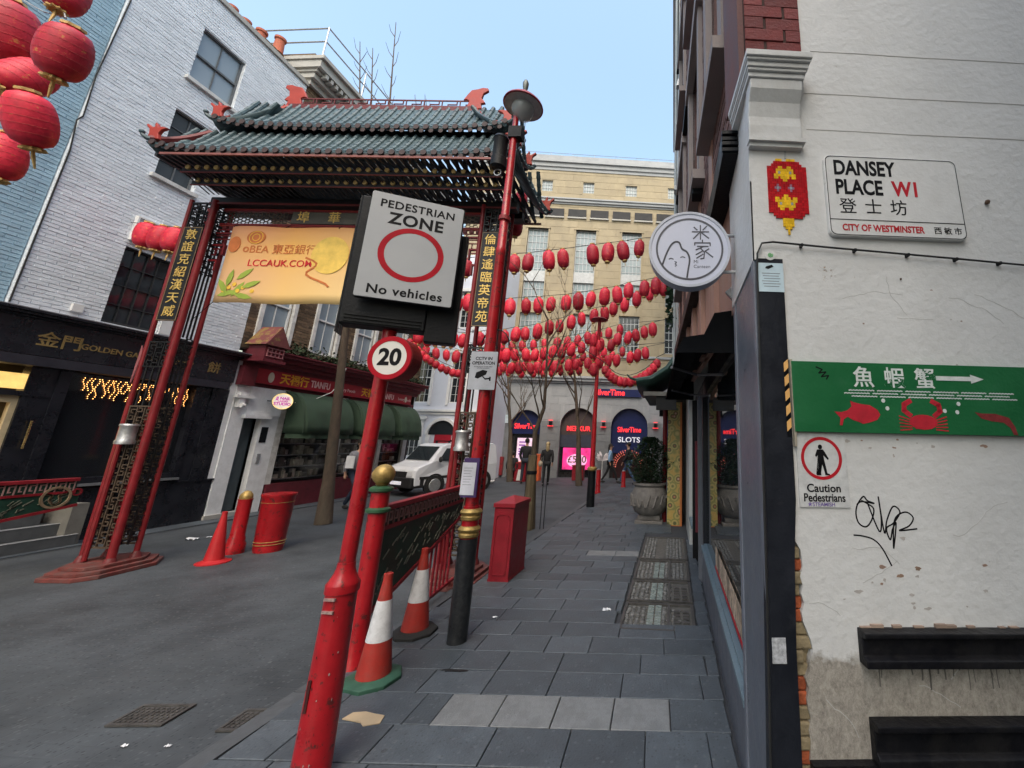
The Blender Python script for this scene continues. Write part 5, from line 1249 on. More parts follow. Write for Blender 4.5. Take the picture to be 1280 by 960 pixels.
# --- the street front of the corner building: shopfront on X=.38 from Y 2.27 to 7.3
RFm=frame((.38,0,0),(0,-1,0))   # right = -Y, up, out = -X
def rb(y0,y1,z0,z1,x0,x1,b=None): return (b or B()).box(x0,x1,y0,y1,z0,z1)
gpan=M('grey_stall_panel',(.13,.14,.165),.4,var=.12,sc=5,dirt=.2,dirtcol=(.3,.3,.3),dsc=10,damt=(.6,.7))
SF=thing('grey_shopfront','slate grey shopfront with big street-reflecting window under a black canopy','shopfront',(.38,4.8,0))
part(SF,'stall_riser',rb(2.27,5.6,0,.42,.38,.6),gpan); part(SF,'window_sill',join(rb(2.28,5.35,.47,.50,.345,.50),rb(2.28,5.35,.44,.468,.362,.5),rb(2.28,5.35,.502,.525,.375,.5)),M('slate_blue_sill',(.15,.21,.25),.35,var=.12))
part(SF,'riser_top',rb(2.28,5.6,.42,.44,.375,.6),gpan)
mirror=GL('street_reflecting_glass',(.02,.025,.03),.015); mirror.node_tree.nodes['Principled BSDF'].inputs['IOR'].default_value=2.2
part(SF,'window_pane',rb(2.3,5.3,.5,2.3,.41,.418),mirror)
part(SF,'window_posts',join(rb(5.3,5.42,.42,2.5,.375,.5),rb(2.25,2.3,.42,2.6,.38,.5)),M('anthracite_pier',(0,0,0)))
part(SF,'window_head',rb(2.25,7.3,2.3,2.5,.38,.6),M('anthracite_pier',(0,0,0)))
part(SF,'door_post',rb(5.6,5.68,0,2.4,.33,.42),gpan); part(SF,'door_post',rb(6.55,6.63,0,2.4,.3,.42),black,label='black door post'); part(SF,'red_post',rb(6.3,6.36,.45,1.75,.33,.39),mar)
part(SF,'door_recess',rb(5.7,6.5,0,2.3,.9,.95),inter); part(SF,'door_pane',rb(5.7,6.5,.1,2.2,.6,.61),mirror)
part(SF,'back_pane',rb(6.7,7.3,.45,2.2,.4,.41),mirror); part(SF,'stall_riser',rb(6.65,7.35,0,.42,.37,.6),gpan); part(SF,'window_sill',rb(6.6,7.5,.44,.48,.28,.45),M('slate_blue_sill',(.15,.21,.25)))
# menu pictures along the window foot
for k in range(11):
    y=2.32+k*.16; q=rb(y,y+.145,.62,.78,.396,.399); part(SF,'menu_picture',q,M('menu_photo',(.35,.27,.2),.5,var=.7,sc=22,orand=.5,bump=0))
part(SF,'menu_red_edge',rb(2.3,4.1,.585,.605,.394,.4),redv)
# black canopy
cn=thing('black_canopy','black fabric canopy on folding arms over the grey shopfront','awning',(.2,3.6,2.5))
g=B(); P=[(.38,2.54),(.254,2.52),(.187,2.38),(.061,2.36),(.01,2.26)]
g.sheet([[(x-.045*(y-2.45),y,z) for y in (2.45,2.9,3.6,4.3,5.2)] for x,z in P]); c_=part(cn,'canvas',g,M('black_canvas',(.006,.0065,.008),.85,var=.2,spec=.15)); sd=c_.modifiers.new('t','SOLIDIFY'); sd.thickness=.006
for y in (2.45,5.2): part(cn,'side_cheek',B().prism([(x-.045*(y-2.45),y,z) for x,z in P+[(.38,2.26)]],(0,.008,0)),M('black_canvas',(0,0,0)))
for y in(2.9,4.2): part(cn,'folding_arm',B().tube([(.36,y,2.2),(.18,y+.25,2.24),(-.02,y,2.25)],.012,6),M('grey_arm',(.12,.12,.13),.5))
# --- terracotta pier and first floor of the corner building
terra=M('terracotta_faience',(.36,.2,.15),.5,var=.15,sc=6,isl=.1); brp=M('purple_brown_brick',(.14,.075,.065),.8,var=.3,sc=6,isl=.3,bump=.4)
part(HW,'terracotta_pier',rbl(2.32,7.35,2.5,3.27,.37,.42),terra)
for k in range(6): part(HW,'terracotta_pilaster',rbl(2.9+k*.8,3.1+k*.8,2.5,4.4,.33,.4),terra)
RU=frame((.47,0,0),(.052,-1,0))
uh=[(-4.6,-3.6,4.4,6.4),(-6.7,-5.7,4.4,6.4),(-4.6,-3.6,7.6,9.4),(-6.7,-5.7,7.6,9.4),(-2.9,-2.3,4.4,6.4)]
part(HW,'street_wall',wallgrid(RU,-7.4,-2.05,3.42,11.9,uh,z=0,th=.22),brp)
bricks(HW,RU,-7.4,-2.05,3.45,11.8,brp,uh,.2,.07,.012,.003,.008,'bricks',seed=31)
for h in uh:
    window(HW,RU,*h,2,2,gmat=glass); part(HW,'window_surround',join(fbox(RU,h[0]-.14,h[0],h[2]-.1,h[3],-.02,.06),fbox(RU,h[1],h[1]+.14,h[2]-.1,h[3],-.02,.06),fbox(RU,h[0]-.2,h[1]+.2,h[3],h[3]+.2,-.02,.09),fbox(RU,h[0]-.2,h[1]+.2,h[2]-.2,h[2]-.1,-.02,.13)),M('buff_stone',(.25,.21,.2),.7,var=.15,dirt=.3,dirtcol=(.2,.16,.14)))
mauve=M('mauve_granite_band',(.22,.13,.13),.6,var=.4,sc=60)
for z in(6.6,9.9): part(HW,'granite_band',rbl(2.4,7.4,z,z+.3,.30,.42),mauve); part(HW,'band_shadow_strip',rbl(2.4,7.4,z-.08,z-.002,.27,.42),black)  # black strip below each band is put in as its shadow
part(HW,'blue_strip',rb(2.5,2.54,4.55,5.0,.4,.43),M('blue_plastic',(.02,.04,.3),.4))
part(HW,'roof_body',B().box(.75,14,1.95,7.3,4.6,11.5),brp); part(HW,'upper_flank',fbox(WF,.25,6,4.6,11.5,-.4,0),wm)
part(HW,'upper_front',rbl(2.05,7.3,11.9,12.4,.38,.6),brp); part(HW,'rear_mass',B().box(.63,14,2.3,7.3,0.0,4.6),brp)
# --- next buildings on the right, standing further out
H2=thing('pale_narrow_building','pale rendered building with downpipes beyond the corner building on the right','building',(.0,10,0))
RN=frame((.06,0,0),(0,-1,0)); pr=M('pale_blue_render',(.5,.52,.52),.6,var=.12,sc=2,dirt=.4,dirtcol=(.25,.24,.22),dsc=2)
nh=[(-9.4,-8.6,4.6,6.2),(-11.6,-10.8,4.6,6.2),(-9.4,-8.6,7.6,9.2),(-11.6,-10.8,7.6,9.2)]
part(H2,'wall',wallgrid(RN,-13.5,-7.42,3.0,15.0,nh,z=0,th=.2),pr)
for h in nh: window(H2,RN,*h,2,2)
part(H2,'body',B().box(.28,14,7.42,19,0,15.5),pr)
for y,c in((7.6,'a'),(8.1,'b'),(10.2,'c')): part(H2,'downpipe',B().tube([(.0,y,2.8),(.0,y,14)],.03,8),M('grey_pipe',(.3,.33,.34),.5))
part(H2,'cornice',join(rb(7.42,13.5,12.8,12.95,-.1,.3),rb(7.42,13.5,6.9,7.0,-.03,.3)),pr)
part(H2,'ground_floor_wall',rb(9.6,19,0,3.0,.06,.3),M('dark_shop_panel',(.03,.033,.04),.4))
iv=B(); rnd=random.Random(8)
for k in range(260):
    p=Vector((-.0+rnd.uniform(-.12,.02),rnd.uniform(7.5,8.3),rnd.uniform(4.1,5.3))); d=Vector((rnd.uniform(-1,0),rnd.uniform(-1,1),rnd.uniform(-.8,.8))).normalized()*.07; e=d.cross(Vector((0,.3,1))).normalized()*.035
    iv.add([p,p+d+e,p+d*1.6,p+d-e],[(0,1,2,3)])
solo('climbing_plant','dark leafy plant spilling down the pale building above the round sign','plant',iv,M('ivy_leaf',(.03,.07,.035),.6,isl=.5,bump=0),(0,7.9,4.1))
for (px,py,lab) in((852,105,'upper grey floodlight on the pale building'),(852,153,'lower grey floodlight on the pale building')):
    p=at(px,py,Y=7.3); t=thing('floodlight',lab,'floodlight',p,group='floodlights on the right facades')
    part(t,'head',B().prism([p+Vector(v) for v in((-.12,-.06,-.1),(.08,-.06,-.06),(.1,-.06,.1),(-.08,-.06,.1))],(0,.12,0)),galv,bevel=.01)
    part(t,'arm',B().tube([p+Vector((0,0,0)),p+Vector((.25,.1,0))],.014,5),black)
# green tiled porch canopy
pc=thing('green_tiled_porch','small curved green tiled porch roof over the restaurant door','porch roof',(-.2,9.0,2.6))
pt=M('porch_green_tile',(.02,.05,.04),.45,var=.3); 
g=B(); rowsP=[]
prof=[(.06,3.35),(-.15,3.05),(-.45,2.85),(-.75,2.8)]
g.sheet([[(x,y,z+.12*abs((y-8.95)/1.2)**4) for y in [7.75+.3*k for k in range(9)]] for x,z in prof]); c_=part(pc,'deck',g,pt); sd=c_.modifiers.new('t','SOLIDIFY'); sd.thickness=.05
for k in range(16):
    y=7.8+k*.155; part(pc,'tile_row',B().tube([(x,y,z+.03+.12*abs((y-8.95)/1.2)**4) for x,z in prof],.032,6),pt)
part(pc,'tip',B().tube([(-.75,7.78,2.92),(-.86,7.76,2.95),(-.93,7.75,3.02)],[.03,.025,.012],6),pt)
part(pc,'soffit',B().box(-.6,.06,7.85,10.0,2.62,2.7),M('weathered_wood_grey',(.12,.12,.115),.8,var=.3)); parts(pc,'bracket',[B().box(-.35,.05,7.9,8.0,2.35,2.62),B().box(-.35,.05,9.8,9.9,2.35,2.62)],black)
# floral pillar
fp=thing('floral_pillar','yellow tiled pillar painted with flowers beside the stone planter','pillar',(-.02,9.3,0))
def floral():
    m=bpy.data.materials.new('floral_tile_print'); m.use_nodes=True;n=m.node_tree;N=n.nodes;L=n.links;b=N['Principled BSDF'];b.inputs['Roughness'].default_value=.4
    tc=N.new('ShaderNodeTexCoord');v=N.new('ShaderNodeTexVoronoi');v.inputs['Scale'].default_value=6.5;L.new(tc.outputs['Object'],v.inputs[0])
    c=N.new('ShaderNodeValToRGB');e=c.color_ramp.elements;e[0].position=0;e[0].color=(.6,.57,.48,1);e[1].position=1;e[1].color=(.42,.25,.05,1)
    for p,q in((.18,(.35,.12,.06,1)),(.28,(.05,.1,.04,1)),(.42,(.5,.38,.14,1)),(.6,(.2,.22,.07,1)),(.75,(.48,.33,.1,1))): x=c.color_ramp.elements.new(p);x.color=q
    L.new(v.outputs['Distance'],c.inputs[0]);L.new(c.outputs[0],b.inputs['Base Color']);return m
part(fp,'panel',B().box(-.13,.14,9.1,9.18,0.02,2.62),floral()); part(fp,'orange_edge',B().box(.14,.185,9.09,9.5,0.0,2.62).box(-.13,.14,9.1,9.18,0,.0199),M('orange_trim',(.5,.16,.05),.5)); part(fp,'red_column',B().lathe([(.05,0),(.05,2.62)],(-.2,9.4,0),12),gred); part(fp,'core',B().box(-.12,.14,9.185,9.6,0,2.62),mar)
# round restaurant sign
ms=thing('round_restaurant_sign','round pale projecting sign with 米家 and a smiling rice grain','sign',(.083,2.1,2.79)); SFr=frame((.083,2.1,2.79),(1,.03,0))@Matrix.Scale(.735,4)
swh=M('sign_pale_acrylic',(.5,.52,.62),.35,var=.03,bump=0); dgl=M('dark_grey_line',(.07,.07,.085),.5,bump=0)
part(ms,'drum',disc(SFr,0,0,.315,.315,.11,-.12,64),M('sign_grey_drum',(.32,.34,.4),.4),bevel=.006); part(ms,'face',disc(SFr,0,0,.302,.302,.004,-.01,64),swh); part(ms,'ring_line',ringf(SFr,0,0,.247,.262,.003,-.006,64),dgl); part(ms,'rim',ringf(SFr,0,0,.298,.318,.012,-.012,64),M('sign_rim',(.42,.44,.5),.35))
rice=smooth([(-.21,-.14),(-.185,-.06),(-.15,.02),(-.115,.055),(-.08,.05),(-.06,.0),(-.02,-.03),(0,-.09),(-.01,-.17),(-.02,-.24)])
part(ms,'rice_outline',stroke(SFr,rice,.013,.003,-.006),dgl)
part(ms,'face_lines',join(stroke(SFr,[(-.16,-.09),(-.145,-.082),(-.125,-.09)],.006,.003,-.006),stroke(SFr,[(-.07,-.075),(-.055,-.068),(-.035,-.075)],.006,.003,-.006),stroke(SFr,[(-.115,-.11),(-.1,-.115),(-.112,-.13),(-.1,-.14),(-.112,-.15)],.005,.003,-.006)),dgl)
def strokes(L_,w_): 
    b=B()
    for s_ in L_: stroke(SFr,s_,w_,.003,-.006,b)
    return b
part(ms,'character',strokes([[(.085,.2),(.085,.08)],[(.02,.145),(.15,.145)],[(.035,.185),(.06,.16)],[(.135,.195),(.105,.16)],[(.08,.14),(.03,.085)],[(.09,.14),(.15,.09)]],.009),dgl)
part(ms,'character',strokes([[(.1,.075),(.1,.055)],[(.04,.03),(.04,.05),(.16,.05),(.16,.025)],[(.06,.02),(.145,.02)],[(.11,.02),(.05,-.01)],[(.085,.005),(.115,-.03),(.11,-.08),(.085,-.085)],[(.1,-.02),(.05,-.05)],[(.105,-.045),(.055,-.08)],[(.15,.0),(.12,-.02),(.18,-.07)]],.009),dgl)
for s_,y_ in(('Mi',-.11),('Canteen',-.15)): part(ms,'lettering',text(s_,.038,SFr@Matrix.Translation((.03,y_,-.006)),.001,.0,align='LEFT'),dgl)
part(ms,'bracket_arm',B().tube([(.2,2.16,2.9),(.385,2.16,2.9)],.01,8).tube([(.2,2.16,2.67),(.385,2.16,2.67)],.01,8),galv)
t=thing('small_spotlight','grey square spotlight under the round sign on the shop corner','floodlight',(.36,2.4,2.75)); p=at(915,365,Y=2.3)
part(t,'head',B().prism([p+Vector(v) for v in((-.045,0,-.0),(.0,0,-.045),(.05,0,0),(.005,0,.045))],(.03,.09,.0)),M('spot_grey',(.35,.35,.36),.4),bevel=.006); part(t,'yoke',B().tube([p+Vector((.02,.04,.0)),p+Vector((.09,.06,.03))],.008,5),galv)
p=at(872,240,Y=3.6); solo('black_speaker','small black box lamp under the fascia left of the tilted panel','lamp',B().box(p.x-.06,p.x+.06,3.55,3.7,p.z-.05,p.z+.05),black,tuple(p),bevel=.01)

# --- unseen house added behind the camera to shade the white flank wall
HZ=thing('added_shading_house','unseen brick house added behind the viewpoint to shade the white flank wall','building',(1.6,-3,0))
part(HZ,'wall',B().box(1.0,14,-14,-1.3,0,12),brickbr); part(HZ,'parapet',B().box(.95,14.05,-14.05,-1.25,12,12.3),stone)
HY=thing('terrace_behind','painted terrace continuing the left side of the street behind the viewpoint','building',(-9.5,-6,0))
part(HY,'wall',B().box(-15,-9.5,-16,2.38,0,11.5),pb_white); part(HY,'parapet',B().box(-15,-9.4,-16,2.38,11.5,11.8),stone)
# ============================================================ STREET FURNITURE
def lit(p): return tuple(round(c,3) for c in p)
# --- the red sign pole
PB=(-1.8,2.33,0)
sp=thing('sign_pole','leaning bright red signpost with thick base in the foreground','sign post',PB)
px_=-1.8
chip=M('red_gloss_paint',(0,0,0))
part(sp,'base_tube',B().lathe([(.094,0),(.094,.03),(.086,.05),(.076,.6),(.072,.88),(.0721,.881),(.079,.885),(.079,.925),(.0789,.926),(.066,.945),(.052,.975),(.044,1.0),(.042,1.03)],(px_,2.33,0),28),red)
part(sp,'pole',B().tube([(px_,2.33,.99),(px_+.03,2.33,3.25)],.039,20),red)
rq=random.Random(6)
chp=B(); chd=B()
for q in range(46):
    z=rq.choice((rq.uniform(.02,.3),rq.uniform(.1,.93))); a=rq.uniform(-2.9,-.3); r_=.0862-.0115*min(1,z/.88)+.0006; w_=rq.uniform(.001,.004); h_=rq.uniform(.002,.011)
    n_=Vector((math.cos(a),math.sin(a),0)); t_=Vector((-n_.y,n_.x,0)); c_=Vector((px_,2.33,z))+n_*r_
    (chp if q%3==0 else chd).prism([c_-t_*w_,c_+Vector((0,0,-h_)),c_+t_*w_*1.2,c_+Vector((0,0,h_*.8))],n_*.0007)
part(sp,'paint_chips',chp,M('pale_primer_chip',(.4,.3,.28),.7),kind='stuff'); part(sp,'dark_chips',chd,M('dark_chip',(.07,.02,.02),.8),kind='stuff')
bt2=B()
for k,z in enumerate((.80,.86)): 
    bt2.box(px_-.03,px_+.03,2.33-.081,2.33-.07,z,z+.012)
part(sp,'worn_strap',bt2,M('bare_scratched_metal',(.45,.3,.28),.5,.4,var=.4,sc=40),kind='stuff')
part(sp,'inspection_slot',B().box(px_-.03,px_-.015,2.33-.083,2.33-.07,.36,.5),M('dark_slot',(.05,.01,.01),.8))
part(sp,'rubber_joint',B().lathe([(.076,.03),(.081,.035),(.076,.045)],(px_,2.33,0),20),tyre)
solo('red_wedge','small red metal wedge standing at the foot of the red signpost','bracket',B().prism([(-1.92,2.38,0),(-1.86,2.30,0),(-1.85,2.40,0),(-1.90,2.45,0)],(.04,0,.24)),red,(-1.93,2.38,0),bevel=.008)
SY=.46
def sf_(x,y,z): return frame((x,y,z),(math.cos(SY),math.sin(SY),0))
ZF=sf_(-1.64,2.215,2.855)
bx_=thing('sign_light_box','black back-to-back sign housing with ridged edges on the signpost','sign housing',(-1.7,2.35,2.8))
part(bx_,'housing',fbox(ZF,-.325,.12,-.5,.34,-.2,-.075),black,bevel=.008); part(bx_,'housing',fbox(ZF,.12,.3,-.56,.2,-.17,-.085),black,bevel=.006)
rg=B()
for q in(-.19,-.155,-.12,-.09): fbox(ZF,-.333,-.325,-.555,.335,q,q+.012,rg)
for q in range(3): fbox(ZF,-.3,.1,-.485+q*.02,-.48+q*.02,-.075,-.068,rg)
part(bx_,'ridges',rg,black,kind='stuff'); part(bx_,'clamp',B().lathe([(.05,2.9),(.05,2.96)],(-1.775,2.33,0),12),galv)
zs=thing('pedestrian_zone_sign','square grey-white Pedestrian Zone No vehicles sign with empty red ring','sign',(-1.64,2.215,2.855))
pltg=M('grey_white_reflective',(.33,.345,.365),.45,var=.04,sc=3,bump=.05,dirt=.25,dirtcol=(.36,.37,.38),dsc=4)
part(zs,'plate',poly(ZF,rrect(-.257,.257,-.345,.345,.012),.01,-.01),pltg,bevel=.002); part(zs,'backing',poly(ZF,rrect(-.262,.262,-.35,.35,.012),.02,-.032),black)
L=lambda s,size,y,sx=1,bold=.02,x=0: part(zs,'lettering',text(s,size,ZF@Matrix.Translation((x,y,.0005)),.0008,bold,sx=sx,sp=1.08),ink)
L('PEDESTRIAN',.072,.272,.97); L('ZONE',.105,.18,1.0,.028); L('No vehicles',.078,-.292,1.0,.022)
part(zs,'red_ring',ringf(ZF,0,-.04,.145,.178,.001,.0),M('sign_ring_red',(.34,.008,.018),.5,bump=0,spec=.1))
L2=B(); fbox(ZF,.02,.14,.3,.36,-.12,-.04,L2); part(bx_,'top_lamp',L2,black,bevel=.01)
t=thing('speed_limit_sign','round 20 speed limit sign with red ring on the signpost','sign',(-1.63,2.2,2.16)); TF=frame((-1.655,2.2,2.158),(1,.05,0))
part(t,'drum',disc(TF,0,0,.131,.131,.1,-.1),M('sign_drum_red',(.22,.02,.02),.5,var=.3)); part(t,'face',disc(TF,0,0,.125,.125,.004,.0,48),M('sign_face_white',(.62,.6,.56),.4,var=.03,bump=0)); part(t,'red_ring',ringf(TF,0,0,.1,.128,.003,.003),M('sign_ring_red',(.43,.015,.03)))
part(t,'numeral',text('20',.135,TF@Matrix.Translation((0,0,.0045)),.0008,.035,sx=1.0),ink); part(t,'clamp',B().box(-1.79,-1.7,2.27,2.31,2.13,2.18),galv)
# --- fence panel with gold-ball post
FA=Vector((-2.38,3.32,0)); FB=Vector((-2.6,5.1,0)); FF=frame(tuple(FA),(FA-FB)); # right runs towards the camera
FF=frame(tuple(FA),tuple(FB-FA)); FL=(FB-FA).length
def fx(name,b,mat,par,**k): return part(par,name,b,mat,**k)
def ball_post(x,y,lab,z=1.2,r=.065):
    t=thing('gold_ball_post',lab,'bollard',(x,y,0),group=None)
    part(t,'post',B().lathe([(r*1.25,0),(r*1.25,.04),(r*1.05,.06),(r,.35),(r,z)],(0,0,0),20),red,local=True)
    for q in(z-.16,z+.0): part(t,'green_collar',B().lathe([(r*.95,q-.015),(r*1.35,q),(r*1.35,q+.02),(r*.95,q+.035)],(0,0,0),20),M('collar_green',(.03,.09,.045),.4),local=True)
    part(t,'ball',B().lathe([(.03,z+.03),(.05,z+.05)]+[(.082*math.sin(a),z+.125-.082*math.cos(a)) for a in [.5+.22*i for i in range(12)]]+[(.0,z+.207)],(0,0,0),18),gold,local=True)
    return t
ball_post(-2.38,3.32,'tall red bollard with green collars and gold ball at the near fence end',z=1.285)
fg=M('fence_dark_green',(.014,.05,.034),.5,var=.4,sc=8); fm=M('fence_red',(.24,.016,.024),.45,var=.2,sc=8)
def fence(t,F,L_,zt,flip=False):
    fu=(lambda P:[(L_-u,z) for u,z in P][::-1]) if flip else (lambda P:P)
    part(t,'top_rail',fbox(F,.05,L_,zt-.045,zt,-.035,.035),fm,bevel=.006); part(t,'key_rail',fbox(F,.05,L_,zt-.2,zt-.17,-.02,.02),fm)
    kb=B(); u=.07
    while u<L_-.06:
        fbox(F,u,u+.012,zt-.17,zt-.045,-.012,.012,kb); fbox(F,u+.012,u+.06,zt-.075,zt-.062,-.012,.012,kb); fbox(F,u+.048,u+.06,zt-.14,zt-.075,-.012,.012,kb); fbox(F,u+.03,u+.048,zt-.14,zt-.128,-.012,.012,kb); u+=.085
    part(t,'key_fretwork',kb,M('fret_pale_red',(.42,.25,.23),.5),kind='stuff'); part(t,'key_backing',fbox(F,.05,L_,zt-.17,zt-.045,-.006,.0),fg)
    za,zb=zt-.2,.36
    pl=[(.06,za),(.06,zb),(L_*.25,zb+.08),(L_*.6,zb+.24),(L_,za-.16),(L_,za)]
    part(t,'panel',poly(F,fu(pl),.02,-.01),fg); low=fu([(.06,zb),(L_*.25,zb+.08),(L_*.6,zb+.24),(L_,za-.16)])
    part(t,'lower_rail',join(*[B().bar(F@Vector((*low[i],0)),F@Vector((*low[i+1],0)),.05,.035) for i in range(3)]),fm)
    sw=B(); rnd=random.Random(31)
    for k in range(60):
        u=rnd.uniform(.12,L_-.1); top=za-.04; bot=zb+.1+(u/L_)*.3
        if bot>top-.03: continue
        v=rnd.uniform(bot,top); a=rnd.uniform(0,6.28); P=[(u+.05*s*math.cos(a)+.03*math.sin(s*3)*math.sin(a),v+.05*s*math.sin(a)+.025*math.sin(s*3)*math.cos(a)) for s in [q*.11-.4 for q in range(9)]]
        P=[p for p in P if bot-.02<p[1]<top+.02]
        P=fu(P)
        if len(P)>2: stroke(F,P,.012,.006,.01,sw); stroke(F,P,.012,.006,-.016,sw)
    part(t,'dragon_carving',sw,M('worn_cream_carving',(.17,.18,.14),.6,var=.3),kind='stuff')
f1=thing('dragon_fence','green and red street fence with key pattern rail between gold-ball post and gate','fence',tuple(FA)); fence(f1,FF,FL,1.16)
for k in range(6): part(f1,'baluster',B().tube([FF@Vector((FL*.62+k*.1,.1,0)),FF@Vector((FL*.62+k*.1,.62+k*.03,0))],.012,6),fm)
part(f1,'bottom_rail',fbox(FF,FL*.58,FL,.08,.11,-.015,.015),fm)
F2=frame((-8.2,5.42,0),(0,-1,0)); f2=thing('dragon_fence','green and red fence end with round gold emblem in front of the shop steps','fence',(-8.2,5.42,0)); fence(f2,F2,1.9,1.09,True)
em=B(); e=F2@Vector((.22,.84,.0))
part(f2,'round_emblem',join(ringf(F2,.22,.85,.115,.14,.05,-.025)),M('emblem_bronze',(.3,.22,.14),.5,.3,var=.3)); part(f2,'emblem_dragon',stroke(F2,smooth([(.12,.9),(.19,.87),(.17,.8),(.22,.76),(.27,.82),(.26,.88),(.33,.9)]),.022,.04,-.02),M('emblem_bronze',(0,0,0)))
part(f2,'end_scroll',ringf(F2,.03,.9,.03,.05,.03,-.015),fm); part(f2,'support_post',fbox(F2,1.8,1.88,0,.95,-.03,.03),fm); 
# --- lamp post (black base, gold rings, red column)
LPX,LPY=-1.82,3.76
lp=thing('lamp_post','red street lamp column with black base, gold rings and saucer lantern','street lamp',(LPX,LPY,0))
part(lp,'base',B().lathe([(.08,0),(.08,.85)],(LPX,LPY,0),24),M('lamp_base_black',(.015,.017,.02),.35,var=.3,sc=8,dirt=.2,dirtcol=(.1,.1,.1),dsc=20))
part(lp,'lower_red_band',B().lathe([(.07,.85),(.07,1.12)],(LPX,LPY,0),20),red)
gr_=lambda z,h:[(.07,z),(.084,z+.01),(.086,z+h*.35),(.076,z+h*.5),(.088,z+h*.62),(.095,z+h*.8),(.084,z+h),(.07,z+h+.01)]
for z in(.855,1.0): part(lp,'gold_ring',B().lathe(gr_(z,.09),(LPX,LPY,0),24),gold)
part(lp,'neck',B().lathe([(.06,1.1),(.058,1.22)],(LPX,LPY,0),16),red)
part(lp,'column',B().lathe([(.056,1.2),(.054,2.6),(.046,3.6),(.05,3.61),(.05,3.66),(.044,3.67),(.038,4.9),(.03,5.3)],(LPX,LPY,0),18),red)
part(lp,'column_ring',B().lathe([(.047,3.98),(.06,3.985),(.06,4.03),(.047,4.035)],(LPX,LPY,0),16),dred)
hx_=LPX+.07
part(lp,'lamp_saucer',B().lathe([(.0,5.6),(.03,5.6),(.06,5.57),(.15,5.53),(.215,5.46),(.222,5.44),(.21,5.435),(.14,5.45),(.0,5.47)],(hx_,LPY,0),28),M('saucer_red',(.3,.03,.04),.4,var=.15))
part(lp,'saucer_underside',B().lathe([(.205,5.434),(.1,5.43),(0,5.43)],(hx_,LPY,0),28),galv)
part(lp,'lamp_glass',B().lathe([(.12,5.43),(.13,5.38),(.09,5.3),(.03,5.25),(.0,5.24)],(hx_,LPY,0),20),GL('lamp_glass_bowl',(.5,.55,.55),.1,.5))
part(lp,'finial',B().lathe([(.02,5.6),(.035,5.63),(.02,5.66),(.03,5.7),(.035,5.76),(.02,5.8),(0,5.82)],(hx_,LPY,0),12),M('verdigris_metal',(.15,.17,.16),.5,.4))
part(lp,'swan_neck',B().tube([(LPX,LPY,5.25),(LPX+.0,LPY,5.35),(hx_-.02,LPY,5.45)],.022,8),red)
sb_=part(lp,'black_floodlight',B().lathe([(.06,4.62),(.085,4.64),(.085,4.75),(.075,4.76),(.075,4.98),(.085,5.0),(.07,5.03)],(LPX-.14,LPY,0),16),black); part(sb_,'hook_ring',B().tube([(LPX-.14+.04*math.cos(a/8*6.28),LPY,4.58+.04*math.sin(a/8*6.28)) for a in range(9)],.006,5),galv)
part(lp,'junction_collar',B().box(LPX-.05,LPX+.1,LPY-.05,LPY+.05,5.0,5.14),black)
part(lp,'arc_bracket',B().tube([(LPX+.05+.14*math.cos(a),LPY,2.62+.16*math.sin(a)) for a in [0.0,.4,.8,1.2,1.6,2.0,2.5,3.0]],.007,6),black)
ct=thing('cctv_sign','small grey CCTV in operation sign with camera symbol strapped to the lamp column','sign',(LPX,3.68,2.35)); CF=frame((-1.83,3.69,2.352),(1,.03,0))
part(ct,'plate',poly(CF,rrect(-.13,.13,-.185,.185,.01),.004,0),M('cctv_plate_grey',(.36,.38,.42),.45,bump=0)); part(ct,'lettering',text('CCTV IN',.042,CF@Matrix.Translation((0,.115,.0045)),.0005,.025),ink); part(ct,'lettering',text('OPERATION',.042,CF@Matrix.Translation((0,.07,.0045)),.0005,.025,sx=.95),ink)
part(ct,'small_print',text('for the purpose of public safety\nand crime prevention',.014,CF@Matrix.Translation((0,.03,.0045)),.0004,.0),ink)
part(ct,'camera_pictogram',join(poly(CF,[(-.07,-.07),(-.06,-.02),(.0,.005),(.045,-.005),(.035,-.04),(-.04,-.08)],.001,.004),poly(CF,[(.0,-.06),(.03,-.09),(.07,-.085),(.07,-.1),(.085,-.1),(.085,-.06),(.07,-.06),(.07,-.07),(.03,-.075),(.01,-.055)],.001,.004)),ink)
nt_=thing('notice_holder','clear pocket notice with white paper tied low on the lamp column','notice',(LPX,3.66,1.4)); NF2=frame((LPX-.02,3.68,1.42),(1,.03,0))
part(nt_,'backing',fbox(NF2,-.06,.08,-.22,.12,-.02,-.001),M('purple_backing',(.06,.03,.12),.5)); part(nt_,'paper',fbox(NF2,-.068,.058,-.2,.08,.0,.003),M('white_notice',(.6,.6,.66),.4,bump=0)); pr_=B()
for k in range(7): fbox(NF2,-.05,.03-.01*(k%3),.03-k*.024,.034-k*.024,.003,.0036,pr_)
part(nt_,'print_lines',pr_,M('grey_print',(.2,.22,.25)),kind='stuff')
